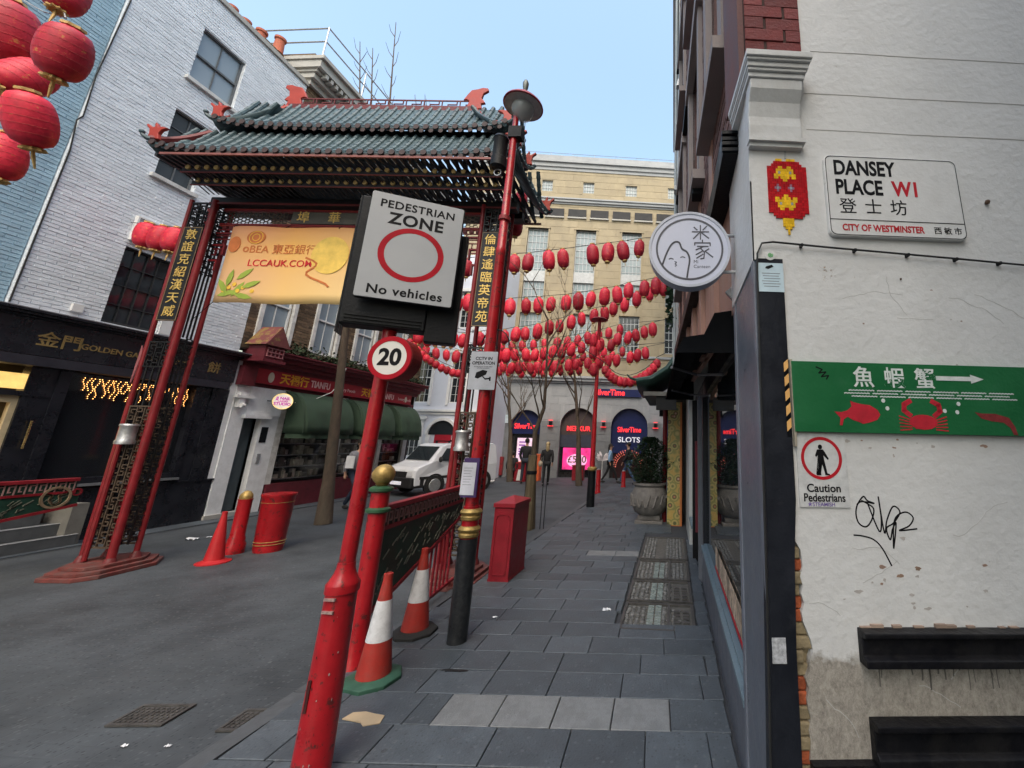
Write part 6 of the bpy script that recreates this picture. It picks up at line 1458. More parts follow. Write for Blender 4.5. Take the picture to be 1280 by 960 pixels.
# --- red cabinet
cb2=thing('red_cabinet','red painted metal service cabinet with pitched top on the pavement','cabinet',(-2.1,5.5,0))
CR=M('cabinet_red',(.27,.014,.025),.42,var=.18,sc=5,dirt=.3,dirtcol=(.15,.02,.02),dsc=8)
part(cb2,'body',B().box(-2.24,-1.99,5.24,5.78,.0,.88),CR,bevel=.006); part(cb2,'plinth',B().box(-2.245,-1.985,5.235,5.785,0,.06),CR)
part(cb2,'top_lip',B().box(-2.255,-1.975,5.225,5.795,.88,.93),CR,bevel=.004)
part(cb2,'pitched_top',B().add([(-2.255,5.225,.93),(-1.975,5.225,.93),(-1.975,5.795,.93),(-2.255,5.795,.93),(-2.115,5.51,1.0)],[(0,1,4),(1,2,4),(2,3,4),(3,0,4),(3,2,1,0)]),CR)
CP=frame((0,5.24,0),(1,0,0)); oc=[(-2.21,.14),(-2.19,.11),(-2.05,.11),(-2.03,.14),(-2.03,.74),(-2.05,.78),(-2.08,.8),(-2.16,.8),(-2.19,.78),(-2.21,.74)]
part(cb2,'panel_moulding',stroke(CP,oc+[oc[0]],.012,.008,0),CR)
# --- cones
def cone_parts(t,top,red_m,base_m,white_m,octo=True,n=24,s=1):
    H=.75*s
    prof=lambda a,b_:[(.122*s-(.122-.03)*s*z/.7,z*s+.04*s) for z in (a,(a+b_)/2,b_)]
    if octo: part(t,'base',B().lathe([(.205*s,0),(.205*s,.03*s),(.175*s,.045*s),(.13*s,.05*s)],(0,0,0),8),base_m,local=True,bevel=.004)
    else: part(t,'base',B().lathe([(.21*s,0),(.21*s,.015*s),(.16*s,.03*s),(.14*s,.045*s)],(0,0,0),n),base_m,local=True)
    if white_m:
        part(t,'cone_body',B().lathe(prof(.0,.7),(0,0,0),n),red_m,local=True)
        part(t,'white_sleeve',B().lathe([(r+.002,z) for r,z in prof(.25,.53)],(0,0,0),n),white_m,local=True)
    else: part(t,'cone_body',B().lathe(prof(0,.7),(0,0,0),n),red_m,local=True)
    part(t,'tip',B().lathe([(.034*s,.72*s),(.034*s,.76*s),(.024*s,.765*s),(.022*s,.72*s)],(0,0,0),n),red_m,local=True)
cr_=M('cone_red_plastic',(.36,.03,.022),.5,var=.15,sc=8,dirt=.4,dirtcol=(.2,.06,.05),dsc=10); cw_=M('cone_white_sleeve',(.62,.63,.65),.4,var=.06,dirt=.4,dirtcol=(.35,.35,.36),dsc=16)
for (x,y,lab,bm,rz) in ((-2.11,3.17,'near red and white traffic cone on dark green octagonal base','g',.2),(-2.27,3.88,'farther red and white traffic cone on black base beside the lamp base','b',.5)):
    t=thing('traffic_cone',lab,'traffic cone',(x,y,.03),rz,'traffic cones by the fence'); cone_parts(t,0,cr_,M('cone_base_green',(.03,.09,.06),.6,var=.3) if bm=='g' else tyre,cw_,s=.91)
t=thing('traffic_cone','plain all-red traffic cone on the road left of the red bollard','traffic cone',(-6.27,5.66,0)); cone_parts(t,0,M('cone_plain_red',(.42,.018,.022),.45,var=.12),M('cone_plain_red',(0,0,0)),None,octo=False,s=.86)
t=thing('gold_top_bollard','red bollard with gold dome top between the red cone and red bin','bollard',(-6.5,6.12,0)); part(t,'shaft',B().lathe([(.12,0),(.12,.12),(.1,.16),(.1,.2),(.085,.24),(.082,.74),(.09,.76)],(0,0,0),20),red,local=True); part(t,'dome',B().lathe([(.075,.76),(.08,.79),(.07,.83),(.04,.87),(0,.885)],(0,0,0),16),gold,local=True)
t=thing('red_bin','round red street bin with gold bands beside the red bollard','bin',(-6.15,6.3,0)); part(t,'drum',B().lathe([(.17,0),(.18,.05),(.2,.78),(.215,.8),(.215,.83),(.19,.835)],(0,0,0),24),red,local=True)
for z in(.1,.14,.7): part(t,'gold_band',B().lathe([(.18+z*.02,z),(.189+z*.02,z+.006),(.18+z*.02,z+.012)],(0,0,0),24),gold,local=True)
# far furniture
def small_bollard(x,y,h,lab):
    t=thing('red_bollard',lab,'bollard',(x,y,0),group='small red bollards with white tops'); part(t,'shaft',B().lathe([(.1,0),(.1,.06),(.08,.1),(.075,h)],(0,0,0),14),red,local=True); part(t,'cap',B().lathe([(.06,h),(.06,h+.03),(0,h+.05)],(0,0,0),12),galv,local=True)
small_bollard(-2.58,14.28,.78,'nearer small red bollard right of the distant lamp post'); small_bollard(-1.94,16.22,.62,'farther small red bollard in front of the walking pair'); small_bollard(-8.0,11.2,.62,'small red bollard in front of the white van')
t=thing('distant_lamp_post','thin red lamp post with black base hung with lanterns in the distance','street lamp',(-2.2,11.18,0)); part(t,'base',B().lathe([(.11,0),(.1,.95)],(0,0,0),14),black,local=True); part(t,'gold_ring',B().lathe([(.1,.95),(.13,.98),(.13,1.03),(.09,1.06)],(0,0,0),14),gold,local=True); part(t,'column',B().lathe([(.07,1.06),(.06,2.5),(.05,5.2)],(0,0,0),12),red,local=True); part(t,'cap_disc',B().lathe([(.05,5.2),(.25,5.22),(.2,5.26),(.05,5.3)],(0,0,0),16),dred,local=True)
for x,y,w_,h,lab,m_ in((-4.35,18.9,.5,.62,'red litter bin in front of the pink screen',CR),(-6.6,17.8,.5,.75,'red and white street barrier box by the left screen',CR),(-6.1,18.2,.4,1.1,'orange panel leaning by the left screen',M('orange_panel',(.7,.14,.05),.5)),):
    t=thing('street_box',lab,'bin',(x,y,0)); part(t,'body',B().box(-w_/2,w_/2,-.2,.2,0,h),m_,local=True,bevel=.02); part(t,'lid',B().box(-w_/2-.02,w_/2+.02,-.22,.22,h,h+.05),m_,local=True)
    if 'white' in lab: part(t,'white_panel',B().prism([(-.12,-.21,.05),(.12,-.21,.05),(.06,-.21,.5),(-.06,-.21,.5)],(0,-.01,0)),white,local=True)
# planter with shrub
t=thing('stone_planter','carved grey stone urn planter in front of the floral pillar','planter',(-.52,9.3,0)); psn=M('carved_grey_stone',(.16,.15,.14),.7,var=.3,sc=10,bump=.7,bsc=30)
part(t,'bowl',B().lathe([(.2,.18),(.33,.26),(.4,.42),(.4,.62),(.33,.78),(.37,.82),(.37,.86),(.3,.86),(.28,.8)],(0,0,0),24),psn,local=True)
part(t,'foot',B().box(-.3,.3,-.25,.25,0,.1).box(-.24,.24,-.2,.2,.1,.2),psn,local=True,bevel=.02)
cv=B()
for k in range(14):
    a=k/14*6.28; P=[(.405*math.cos(a+.25*s)*1.0,.405*math.sin(a+.25*s),.5+.12*math.sin(s*3+k)) for s in [q*.25 for q in range(6)]]; cv.tube(P,.022,5)
part(t,'swirl_carving',cv,psn,local=True,kind='stuff')
sh_=thing('planter_shrub','bushy dark green shrub growing in the stone urn','shrub',(-.52,9.3,.84)); rnd=random.Random(77)
stt=B()
for k in range(14):
    a=rnd.uniform(0,6.28);r=rnd.uniform(.1,.32); stt.tube([(0,0,-.04),(r*.4*math.cos(a),r*.4*math.sin(a),.35),(r*math.cos(a),r*math.sin(a),rnd.uniform(.5,.9))],[.014,.01,.005],4)
bark=M('tree_bark',(.10,.072,.052),.85,var=.4,sc=9,bump=1,bsc=16,dirt=.4,dirtcol=(.05,.055,.04),dsc=5,stretch=(1,1,.3)); part(sh_,'stems',stt,bark,local=True)
lf=B()
for k in range(4600):
    a=rnd.uniform(0,6.28);zz=rnd.uniform(0.02,.98); rr=(.42*math.sin(math.pi*min(1,zz*.75+.2))+.04)*math.sqrt(rnd.random())*(1+.22*math.sin(a*5+zz*9)); p=Vector((rr*math.cos(a),rr*math.sin(a),zz)); d=Vector((math.cos(a)*.7+rnd.uniform(-.5,.5),math.sin(a)*.7+rnd.uniform(-.5,.5),rnd.uniform(-.2,1))).normalized()*.055; e=d.cross(Vector((rnd.random()-.5,rnd.random()-.5,1))).normalized()*.02
    lf.add([p,p+d*.5+e,p+d,p+d*.5-e],[(0,1,2,3)])
part(sh_,'leaves',lf,M('dark_evergreen_leaf',(.022,.045,.022),.55,var=.4,sc=5,isl=.5,bump=0),local=True,kind='stuff')

# ============================================================ LANTERNS
lanm=M('red_silk_lantern',(.52,.02,.044),.5,var=.25,sc=5,orand=.36,bump=.2,bsc=70,dirt=.8,dirtcol=(.55,.24,.07),dsc=5,damt=(.60,.64))
lg=M('lantern_gold_trim',(.5,.33,.12),.5,.2,var=.25,sc=30)
def lantern(nm,big=False,asp=.8,lab='',grp=''):
    t=thing(nm,lab,'lantern',(0,0,0),0,grp)
    n=32 if big else 16; m=14 if big else 7
    pr=[(.5*math.sin(math.acos(max(-1,min(1,-1+2*i/m)))*1.0)**.5*.98+.0,asp*(-1+2*i/m)) for i in range(m+1)]
    pr=[(max(.17,r),z) for r,z in pr]; b=B().lathe(pr,(0,0,0),n,scal=.035 if not big else .022)
    part(t,'body',b,lanm,local=True)
    if big:
        hoop=B()
        for q in (-.6,-.3,0,.3,.6):
            i=min(range(len(pr)),key=lambda i:abs(pr[i][1]-q*asp)); hoop.tube([((pr[i][0]-.002)*math.cos(a*6.2832/40),pr[i][0]*math.sin(a*6.2832/40),pr[i][1]) for a in range(41)],.004,4,False)
        part(t,'hoops',hoop,M('lantern_hoop_pink',(.5,.08,.08),.6),local=True)
        part(t,'fringe',B().lathe([(.18,asp),(.24,asp+.02),(.22,asp+.1),(.1,asp+.12)],(0,0,0),14,scal=.2),lg,local=True)
        part(t,'fringe',B().lathe([(.16,-asp),(.23,-asp-.03),(.26,-asp-.1),(.2,-asp-.13),(.08,-asp-.05)],(0,0,0),20,scal=.25),lg,local=True)
        part(t,'tassel',B().tube([(0,0,-asp-.05),(.01,0,-asp-.28),(.0,.01,-asp-.62)],[.03,.045,.02],7),lg,local=True)
    else:
        part(t,'top_cap',B().lathe([(.2,asp),(.2,asp+.08),(.16,asp+.1)],(0,0,0),10),lg,local=True); part(t,'bottom_cap',B().lathe([(.16,-asp-.1),(.2,-asp-.08),(.2,-asp)],(0,0,0),10),lg,local=True)
        part(t,'tassel',B().tube([(0,0,-asp-.08),(0,0,-asp-.45)],[.04,.02],5),lg,local=True)
    return tree_of(t)
def hang(tree,p,w_,lab,grp,rz=0,first=[]):
    c=copy_tree(tree,p,rz,lab,w_); c['group']=grp; return c
def drop(tr):
    for k in tr[1]: drop(k)
    bpy.data.objects.remove(tr[0])
far_t=lantern('hanging_lantern',False,lab='x',grp='x')
wire=M('thin_black_wire',(.03,.03,.03),.6)
rowsL=[
('A',8.8,.30,[(540,336),(583,335),(643,330),(660,328.5),(686,325.5),(704,323.5),(741,318.5),(760,316),(779,314),(799,310.5)],'large red lantern on the highest string over the street'),
('B',10.4,.30,[(528,382),(540,381),(572,380),(586,379),(608,385),(625,385.5),(637.6,384),(657.7,383),(673,382),(688.6,380.6),(707.6,379),(723,377),(738.5,374.5),(755.7,371),(771.7,369),(785.7,363.7),(805.5,361),(820,358),(830,361)],'red lantern on the second string from the top'),
('C',11.6,.29,[(523,421),(535,424),(544,423),(556,425),(566,425),(578,426),(600,424),(615,422),(630.6,421.4),(644.6,418.5),(656.6,417.6),(672,414.7),(686.6,409.7),(699.4,408),(714,403),(727,399),(742.6,395),(756,392),(767,386),(781,381),(796,374),(812,368)],'red lantern on the third string from the top'),
('D',12.8,.29,[(600,446),(612,446),(622,446),(632.6,444.7),(643.4,444),(657.4,444),(668.5,444),(680,442),(691,440),(702,439.5),(714,437),(727,435),(742,432),(751,430.7),(764,432),(772,424.3),(785,422.6),(795,419.7),(805.5,415.6),(816,412)],'red lantern on the fourth string from the top'),
('E',14.2,.28,[(520,436),(532,439),(545,442),(558,444),(570,446),(629,458.6),(639,460.5),(648.7,460),(663,461),(673,460),(682.5,457),(694,459),(710.6,457),(720,455.8),(734.5,454.4),(750,453.8),(760,452),(771,450.7),(787.6,447),(797,444.5),(807,441.7)],'small red lantern on the fifth string from the top'),
('F',15.2,.27,[(632,449),(646,450),(660,451),(674,450),(688,449),(702,449),(716,448),(729,446),(742,443),(755,441)],'small red lantern in the crowded sixth string'),
('G',16.4,.27,[(625,464),(636,465),(652,466),(667,466),(679,466),(690,465),(701,464),(713,463),(724,462),(737,460)],'small red lantern on the lowest crowded string'),
('H',13.5,.27,[(627,433),(640,434),(653,433),(667,432),(681,431),(696,430),(709,428),(722,426),(735,423),(748,421),(761,417),(775,413)],'red lantern in the strand between the fourth and fifth strings'),
('I',15.8,.27,[(628,457),(645,458),(656,458),(671,457),(686,457),(699,456),(712,455),(726,453),(739,451),(752,448),(765,445),(778,440)],'small red lantern in the strand just above the lowest crowded string'),
('S',9.9,.20,[(757,463),(760,467),(764,471),(769,474.5),(775,477),(781,478),(788,477.5),(795,475.5),(801,472.5),(807,469),(812,465),(817,460),(821,455)],'small lantern in the drooping garland on the right'),
('T',11.4,.19,[(512,428),(517,433),(522,438),(527,443),(533,448),(539,452),(545,456),(552,460),(559,463),(566,466),(573,467)],'small orange lantern in the drooping garland on the left'),
]
gname={'A':'lanterns on the highest string','B':'lanterns on the second string','C':'lanterns on the third string','D':'lanterns on the fourth string','E':'lanterns on the fifth string','F':'lanterns on the sixth string','G':'lanterns on the lowest string','H':'lanterns of the strand under the fourth string','I':'lanterns of the strand above the lowest string','S':'lanterns of the right drooping garland','T':'lanterns of the left drooping garland'}
rnd=random.Random(99)
ORD='first second third fourth fifth sixth seventh eighth ninth tenth eleventh twelfth'.split()
def lab_for(i,n,lab):
    if i<=n//2: w_='leftmost' if i==0 else ORD[i]+' from the left'
    else: w_='rightmost' if i==n-1 else ORD[n-1-i]+' from the right'
    return lab+', '+w_
for k_,Yd,w_,pts,lab in rowsL:
    P=[]
    for i,(x,y) in enumerate(pts):
        p=at(x,y,Y=Yd+(i-len(pts)/2)*.02); P.append(p)
        c=hang(far_t,p,w_*rnd.uniform(.9,1.08),lab_for(i,len(pts),lab),gname[k_],rnd.uniform(0,6)); 
        c.rotation_euler=(rnd.uniform(-.14,.14),rnd.uniform(-.14,.14),rnd.uniform(0,6))
        if k_ in 'ST': c.scale=(w_*1.1,w_*1.1,w_*.75)
    top=[p+Vector((0,0,.9*w_)) for p in P]
    a=Vector((-9.5,top[0].y-.6,top[0].z+.75)); z_=Vector((.04,top[-1].y+.5,top[-1].z+.35))
    if k_ in 'ST': a=top[0]+Vector((-.8,0,.5)); z_=top[-1]+Vector((.6,0,.3))
    solo('lantern_string','thin dark wire carrying the '+gname[k_],'wire',B().tube([a]+top+[z_],.009,4,False),wire,tuple(top[len(top)//2]))
for (x,y,Yd) in((510,455,11),(517,458,11),(742,425,11.1),(748,432,11.2),(741,441,11.1),(747,452,11.2),(742,462,11.1)):
    hang(far_t,at(x,y,Y=Yd),.24 if x>600 else .22,{510:'left red lantern of the pair above the awning end',517:'right red lantern of the pair above the awning end'}.get(x) or 'red lantern in the cluster round the distant lamp post, '+{742:'upper left',748:'upper right',741:'middle left',747:'middle right'}[x]+(', lowest of all' if y>460 else ''),'extra lantern clusters',rnd.uniform(0,6))
for i,(x,y,w_,h) in enumerate(((652,205,.2,.42),(651,252,.24,.36),(645,283,.24,.4))):
    c=hang(far_t,at(x,y,Y=6.4),w_,('top red lantern of the three stacked beside the lamp column','middle red lantern of the three stacked beside the lamp column','lowest and largest red lantern stacked beside the lamp column')[i],'lanterns stacked beside the lamp column',i)
    c.scale=(w_,w_,w_*1.05)
tp=at(653,185,Y=6.4); solo('lantern_string','cord holding the three stacked lanterns beside the lamp column','wire',B().tube([tp+Vector((0,0,.6)),at(652,205,Y=6.4),at(645,283,Y=6.4)],.006,4,False),wire,tuple(tp))
drop(far_t)
# big lanterns top-left
big_t=lantern('big_lantern',True,.74,'x','x')
YB=2.75
bl=[(80,66,.335,(.12,.2),'fullest big red lantern of the top-left cluster, gold fringe below'),(12,42,.44,(.1,-.2),'biggest red lantern cut by the left edge at the top-left'),(83,-8,.29,(0,.1),'highest big lantern cut by the top edge of the picture'),(30,98,.34,(.5,.0),'tilted big red lantern in the middle of the top-left cluster'),(38,150,.31,(-.2,.3),'big red lantern with gold patch under the cluster middle'),(2,196,.30,(.1,0),'lowest big red lantern at the left edge')]
for i,(x,y,w_,tl,lab) in enumerate(bl):
    p=at(x,y,Y=YB+(.25 if i in(1,3,5) else 0)); c=hang(big_t,p,w_,lab,'big lanterns of the top-left cluster'); c.rotation_euler=(tl[0],tl[1],i*1.1)
solo('lantern_string','grey rope holding the big lantern cluster at the top-left','rope',B().tube([at(-60,-30,Y=2.8),at(20,-5,Y=2.8),at(55,15,Y=2.75),at(82,22,Y=2.75),at(60,-60,Y=2.75)],.006,6),galv,tuple(at(55,15,Y=2.75)))
for i,(x,y) in enumerate(((182,294),(200,298),(217,300),(240,305))):
    p=at(x,y,Y=5.75); c=hang(big_t,p,.29,('leftmost of the four red lanterns hung in front of the wall louvre','second red lantern from the left hung before the wall louvre','third red lantern from the left hung before the wall louvre','rightmost of the louvre lanterns, half behind the gate post')[i],'lanterns hung in front of the wall louvre'); c.rotation_euler=(0,.05*i,i)
drop(big_t)
p=at(182,294,Y=5.75); q=at(250,300,Y=5.75); solo('lantern_string','thin wire across the white wall holding the louvre lanterns','wire',B().tube([p+Vector((-1.2,.2,.45)),p+Vector((0,0,.2)),q+Vector((0,0,.2)),Vector((-7.3,5.4,5.0))],.006,4,False),wire,tuple(p))

# ============================================================ TREES
def bare_tree(nm,lab,base,pts,r0,grp=None,nb=5,spread=1,seed=1,maxd=3,start=.45,ln=1.5,mt=None):
    t=thing(nm,lab,'tree',base,0,grp); rnd=random.Random(seed); base=Vector(base)
    n=len(pts); part(t,'trunk',B().tube(pts,[r0*(1.25 if i==0 else 1-.8*i/(n-1)) for i in range(n)],10),mt or bark)
    b=B()
    def grow(p,d,L_,r,dep):
        pp=[p]; q=p.copy()
        for k in range(4):
            d=(d+Vector((rnd.uniform(-.16,.16),rnd.uniform(-.16,.16),rnd.uniform(-.02,.14)))).normalized(); q=q+d*L_/4; pp.append(q.copy())
        b.tube(pp,[r*(1-.18*k) for k in range(5)],4 if dep else 6,False)
        if dep<maxd:
            for k in range(rnd.choice((2,3))):
                i=rnd.randint(2,4); a=Vector((rnd.uniform(-1,1),rnd.uniform(-1,1),rnd.uniform(.0,.9))).normalized(); grow(pp[i],(d+a*.9*spread).normalized(),L_*rnd.uniform(.5,.75),max(.004,r*.5),dep+1)
    P=[Vector(p) for p in pts]
    for k in range(nb):
        s=start+(1-start)*k/max(1,nb-1); i=min(n-2,int(s*(n-1))); f=s*(n-1)-i; p=P[i].lerp(P[i+1],min(1,f)); a=rnd.uniform(0,6.28)
        grow(p,Vector((math.cos(a)*spread,math.sin(a)*spread,rnd.uniform(.7,1.5))).normalized(),ln*rnd.uniform(.7,1.15),r0*.32,0)
    part(t,'branches',b,mt or bark,kind='stuff'); return t
T1=[at(404,655,Z=0)]; b0=T1[0]
pts=[Vector((b0.x,b0.y,0))]+[at(x,y,Y=b0.y) for x,y in((411,600),(420,520),(428,450),(436,380))]+[Vector((b0.x+.25,b0.y+.1,5.5)),Vector((b0.x+.2,b0.y+.2,7.6))]
bare_tree('street_tree','bare street tree with leaning grey trunk before the green awnings',lit(pts[0]),pts,.125,None,4,.22,5,2,.72,2.2)
# tall back tree whose twigs stand against the sky above the gate
p0=Vector((-11.2,12.6,9.0))
def twig(x0,y0,x1,y1,Yd): return [at(x0,y0,Y=Yd),at((x0*2+x1)/3+1,(y0*2+y1)/3,Y=Yd),at(x1,y1,Y=Yd)]
tt=thing('leafless_treetop','thin leafless tree twigs against the sky above the gate roof','tree',lit(at(470,140,Y=12.5)))
b=B(); 
for x0,y0,x1,y1 in((448,190,450,52),(461,190,466,60),(481,190,495,28)):
    P=twig(x0,y0,x1,y1,12.5); b.tube(P,[.05,.035,.012],5)
    for k in range(9):
        f=.25+.08*k; xx=x0+(x1-x0)*f;yy=y0+(y1-y0)*f; s=1 if k%2 else -1
        b.tube([at(xx,yy,Y=12.5),at(xx+s*5,yy-7,Y=12.6),at(xx+s*(7+rnd.random()*4),yy-13-rnd.random()*8,Y=12.4)],[.018,.012,.006],4)
part(tt,'twigs',b,bark,kind='stuff'); part(tt,'trunk',B().tube([Vector((-10.4,12.5,0.1)),at(470,200,Y=12.5)],[.16,.09],8),bark)
# thin trees by the arcade
for i,(x,yb,Yd,pts_,lab) in enumerate(((638,592,17.5,[(638,592),(638,540),(636,500),(634,455)],'leftmost thin bare tree before the arcade, by the pale screen'),(724,600,16.6,[(724,598),(723,540),(719,480),(716,440)],'thin bare tree standing in front of the pink screen'))):
    P=[at(a,b_,Y=Yd) for a,b_ in pts_]; P[0].z=0; bare_tree('arcade_tree',lab,lit(P[0]),P,.11,'thin bare trees before the arcade',9,.9,20+i,3,.35,1.6)
P=[at(668,600,Y=8.42),at(667,575,Y=8.42),at(669,540,Y=8.42),at(680,510,Y=8.42),at(683,465,Y=8.42),at(685,400,Y=8.42)]; P[0].z=1.0
P=[Vector((-2.83,8.42,0))]+P[1:]
bare_tree('staked_tree','young bare tree beside a thick wooden stake on the kerb','%s'and lit(P[0]),P,.07,None,7,.8,44,3,.4,1.1)
t=thing('tree_stake','thick rough wooden stake with metal straps beside the kerb tree','stake',(-2.78,8.35,0)); part(t,'post',B().lathe([(.1,0),(.095,1.0),(.09,1.42)],(-2.86,8.3,0),9),M('weathered_wood',(.13,.1,.06),.85,var=.4,sc=8,stretch=(1,1,.2),bump=.8)); part(t,'strap',B().lathe([(.1,1.05),(.104,1.07),(.104,1.1),(.1,1.12)],(-2.86,8.3,0),12),black)
for dx in(-.17,.19,.26): part(t,'guard_rod',B().tube([(-2.83+dx,8.4,0),(-2.83+dx,8.4,1.25)],.008,5),black)
# ============================================================ PEOPLE
def skin(parent,nm,V,E,rad,mat,sub=1):
    me=bpy.data.meshes.new(nm); me.from_pydata(V,E,[]); me.materials.append(mat)
    o=bpy.data.objects.new(nm,me); COL.objects.link(o); o.parent=parent; WM[o.name]=WM[parent.name]
    m=o.modifiers.new('skin','SKIN'); m.use_smooth_shade=True; s=me.skin_vertices.new(name='') if not me.skin_vertices else me.skin_vertices[0]
    for i,r in enumerate(rad): s.data[i].radius=r if isinstance(r,tuple) else (r,r)
    s.data[0].use_root=True
    if sub: q=o.modifiers.new('sub','SUBSURF'); q.levels=sub; q.render_levels=sub
    return o
skm=M('skin_tone',(.42,.24,.17),.6,var=.05,bump=0)
def person(x,y,rz,h,stride,top,legs,hair,lab,armf=.3,skirtless=True,crouch=0,grp=None):
    """faces local +Y"""
    t=thing('person',lab,'person',(x,y,.03),rz,grp); s=h/1.7
    hipz=.9-crouch*.42; sh=hipz+.5; V={}
    def leg(side,fwd):
        kx=.09*side; bend=abs(fwd)*.12+crouch*.3
        return [(kx,0,hipz-.02),(kx,fwd*.22+bend*.6+crouch*.1,.48-crouch*.05),(kx,fwd*.42-(bend*.3 if fwd<0 else 0),.09)]
    def arm(side,fwd): return [(.18*side,0,sh-.04),(.23*side,fwd*.12-.03,sh-.32),(.22*side,fwd*.34+.08,sh-.53)]
    L1,L2=leg(1,stride),leg(-1,-stride); A1,A2=arm(1,-armf),arm(-1,armf)
    sc=lambda L_:[tuple(c*s for c in p) for p in L_]
    # body: one continuous skin surface with neck, head, hands and fingers
    Vb=[(0,0,hipz),(0,0,hipz+.25),(0,0,sh-.05),(0,.01,sh+.06),(0,.02,sh+.13),(0,.025,sh+.22),(0,.02,sh+.29)]; Eb=[(0,1),(1,2),(2,3),(3,4),(4,5),(5,6)]; Rb=[(.12,.09),(.1,.08),(.12,.08),.045,(.06,.075),(.075,.09),(.055,.065)]
    for A,sd in((A1,1),(A2,-1)):
        i=len(Vb); Vb+=A; Eb+=[(2,i),(i,i+1),(i+1,i+2)]; Rb+=[.05,.038,.027]
        hx,hy,hz=A[2]; j=len(Vb); Vb.append((hx,hy+.02,hz-.06)); Eb.append((i+2,j)); Rb.append((.035,.015))
        for q in range(4): Vb.append((hx+(q-1.5)*.018,hy+.035,hz-.125+abs(q-1.3)*.008)); Eb.append((j,len(Vb)-1)); Rb.append(.0085)
        Vb.append((hx-sd*.045,hy+.04,hz-.06)); Eb.append((i+2,len(Vb)-1)); Rb.append(.009)
    for Lg in(L1,L2): i=len(Vb); Vb+=Lg; Eb+=[(0,i),(i,i+1),(i+1,i+2)]; Rb+=[.07,.05,.035]
    skin(t,'body',sc(Vb),Eb,[tuple(c*s for c in r) if isinstance(r,tuple) else r*s for r in Rb],skm)
    z=sh+.2
    part(t,'nose',B().ball((0,.13*s,(z)*s),.012*s,.02*s,.018*s,6,4),skm,local=True)
    for q in(-1,1): part(t,'ear',B().ball((q*.078*s,.015*s,z*s),.01*s,.02*s,.03*s,6,4),skm,local=True); part(t,'eye',B().ball((q*.03*s,.108*s,(z+.025)*s),.01*s,.006*s,.007*s,6,4),ink,local=True)
    part(t,'mouth',B().box(-.022*s,.022*s,.105*s,.113*s,(z-.055)*s,(z-.048)*s),M('lip_tone',(.3,.1,.09),.5,bump=0),local=True)
    Vt=[(0,0,hipz-.06),(0,0,hipz+.2),(0,0,sh-.06),(0,0,sh+.04)]; Et=[(0,1),(1,2),(2,3)]; Rt=[(.17,.12),(.16,.115),(.17,.115),(.075,.07)]
    for A in(A1,A2): i=len(Vt); A3=(A[2][0],A[2][1]-.01,A[2][2]+.03); Vt+=[A[0],A[1],A3]; Et+=[(2,i),(i,i+1),(i+1,i+2)]; Rt+=[.075,.06,.045]
    skin(t,'jacket',sc(Vt),Et,[tuple(c*s for c in r) if isinstance(r,tuple) else r*s for r in Rt],top)
    Vl=[(0,0,hipz)]; El=[];Rl=[(.14,.11)]
    for Lg in(L1,L2): i=len(Vl); Vl+=Lg; El+=[(0,i),(i,i+1),(i+1,i+2)]; Rl+=[.09,.065,.05]
    skin(t,'trousers',sc(Vl),El,[tuple(c*s for c in r) if isinstance(r,tuple) else r*s for r in Rl],legs)
    for Lg in(L1,L2): p=Lg[2]; part(t,'shoe',B().ball((p[0]*s,(p[1]+.06)*s,.04*s),.045*s,.125*s,.045*s,10,6),tyre,local=True)
    hb_=B().ball((0,-.005*s,(sh+.245)*s),.088*s,.1*s,.1*s,12,8)
    if hair!='short': hb_.ball((0,-.07*s,(sh+.1)*s),.075*s,.05*s,.16*s,10,6)
    part(t,'hair',hb_,M('dark_hair',(.02,.015,.012),.6) if hair!='blond' else M('blond_hair',(.4,.3,.16),.6,bump=0),local=True)
    return t
cl=lambda n,c:M(n,c,.8,var=.15,sc=12,bump=.3)
bk=cl('black_cloth',(.018,.018,.02)); jn=cl('denim',(.05,.09,.17)); person(-7.6,9.65,-1.9,1.62,.9,cl('grey_hoodie',(.2,.2,.22)),cl('dark_jeans',(.03,.04,.07)),'short','man in grey top striding past the street tree carrying papers',.5)
p=thing('carried_papers','white papers held by the man walking past the street tree','papers',(-7.5,9.45,1.1)); part(p,'sheets',B().box(-7.7,-7.5,9.38,9.4,1.0,1.28),paper)
person(-6.05,16.7,.1,1.75,.25,bk,cl('dark_trousers',(.03,.035,.05)),'short','man in dark jacket walking away with a woman in black'); person(-4.98,16.1,.25,1.62,.45,bk,bk,'blond','woman in black with fair hair walking away beside a man')
t=thing('shoulder_bag','pale shoulder bag carried by the woman in black','bag',(-5.15,16.0,.9)); part(t,'bag',B().ball((-5.2,16.0,.85),.09,.06,.12,10,6),M('beige_bag',(.4,.33,.25),.7)); part(t,'strap',B().tube([(-5.2,16.0,.95),(-5.1,16.05,1.35)],.01,5),M('beige_bag',(0,0,0)))
person(-2.75,17.9,-1.35,1.6,.8,cl('pale_blue_denim_jacket',(.25,.4,.6)),bk,'long','person in light blue jacket and black trousers walking right'); person(-1.9,17.4,1.3,1.68,.9,bk,jn,'short','person in dark top and blue jeans striding left')
person(-6.95,17.6,.4,1.55,.2,bk,bk,'short','person in black crouching beside the red barrier box',.4,crouch=.9)
# rubbish bags on ground near barrier
b=B(); rnd=random.Random(4)
for k in range(3): solo('white_bag','small pale rubbish bag lying near the red barrier box' if k==0 else ('dark rubbish bundle between pale bag and barrier' if k==1 else 'second pale rubbish bag left of the dark bundle'),'bag',B().ball((-8.1+k*.38,16.6,.1),.13,.12,.1,9,6),paper if k!=1 else bk,(-8.1+k*.38,16.6,0))
# ============================================================ VAN
VA=.40; vb=Vector((-7.75,12.1,0)); vn=thing('white_van','white panel van with roof bars parked facing the camera beyond the tree','van',tuple(vb))
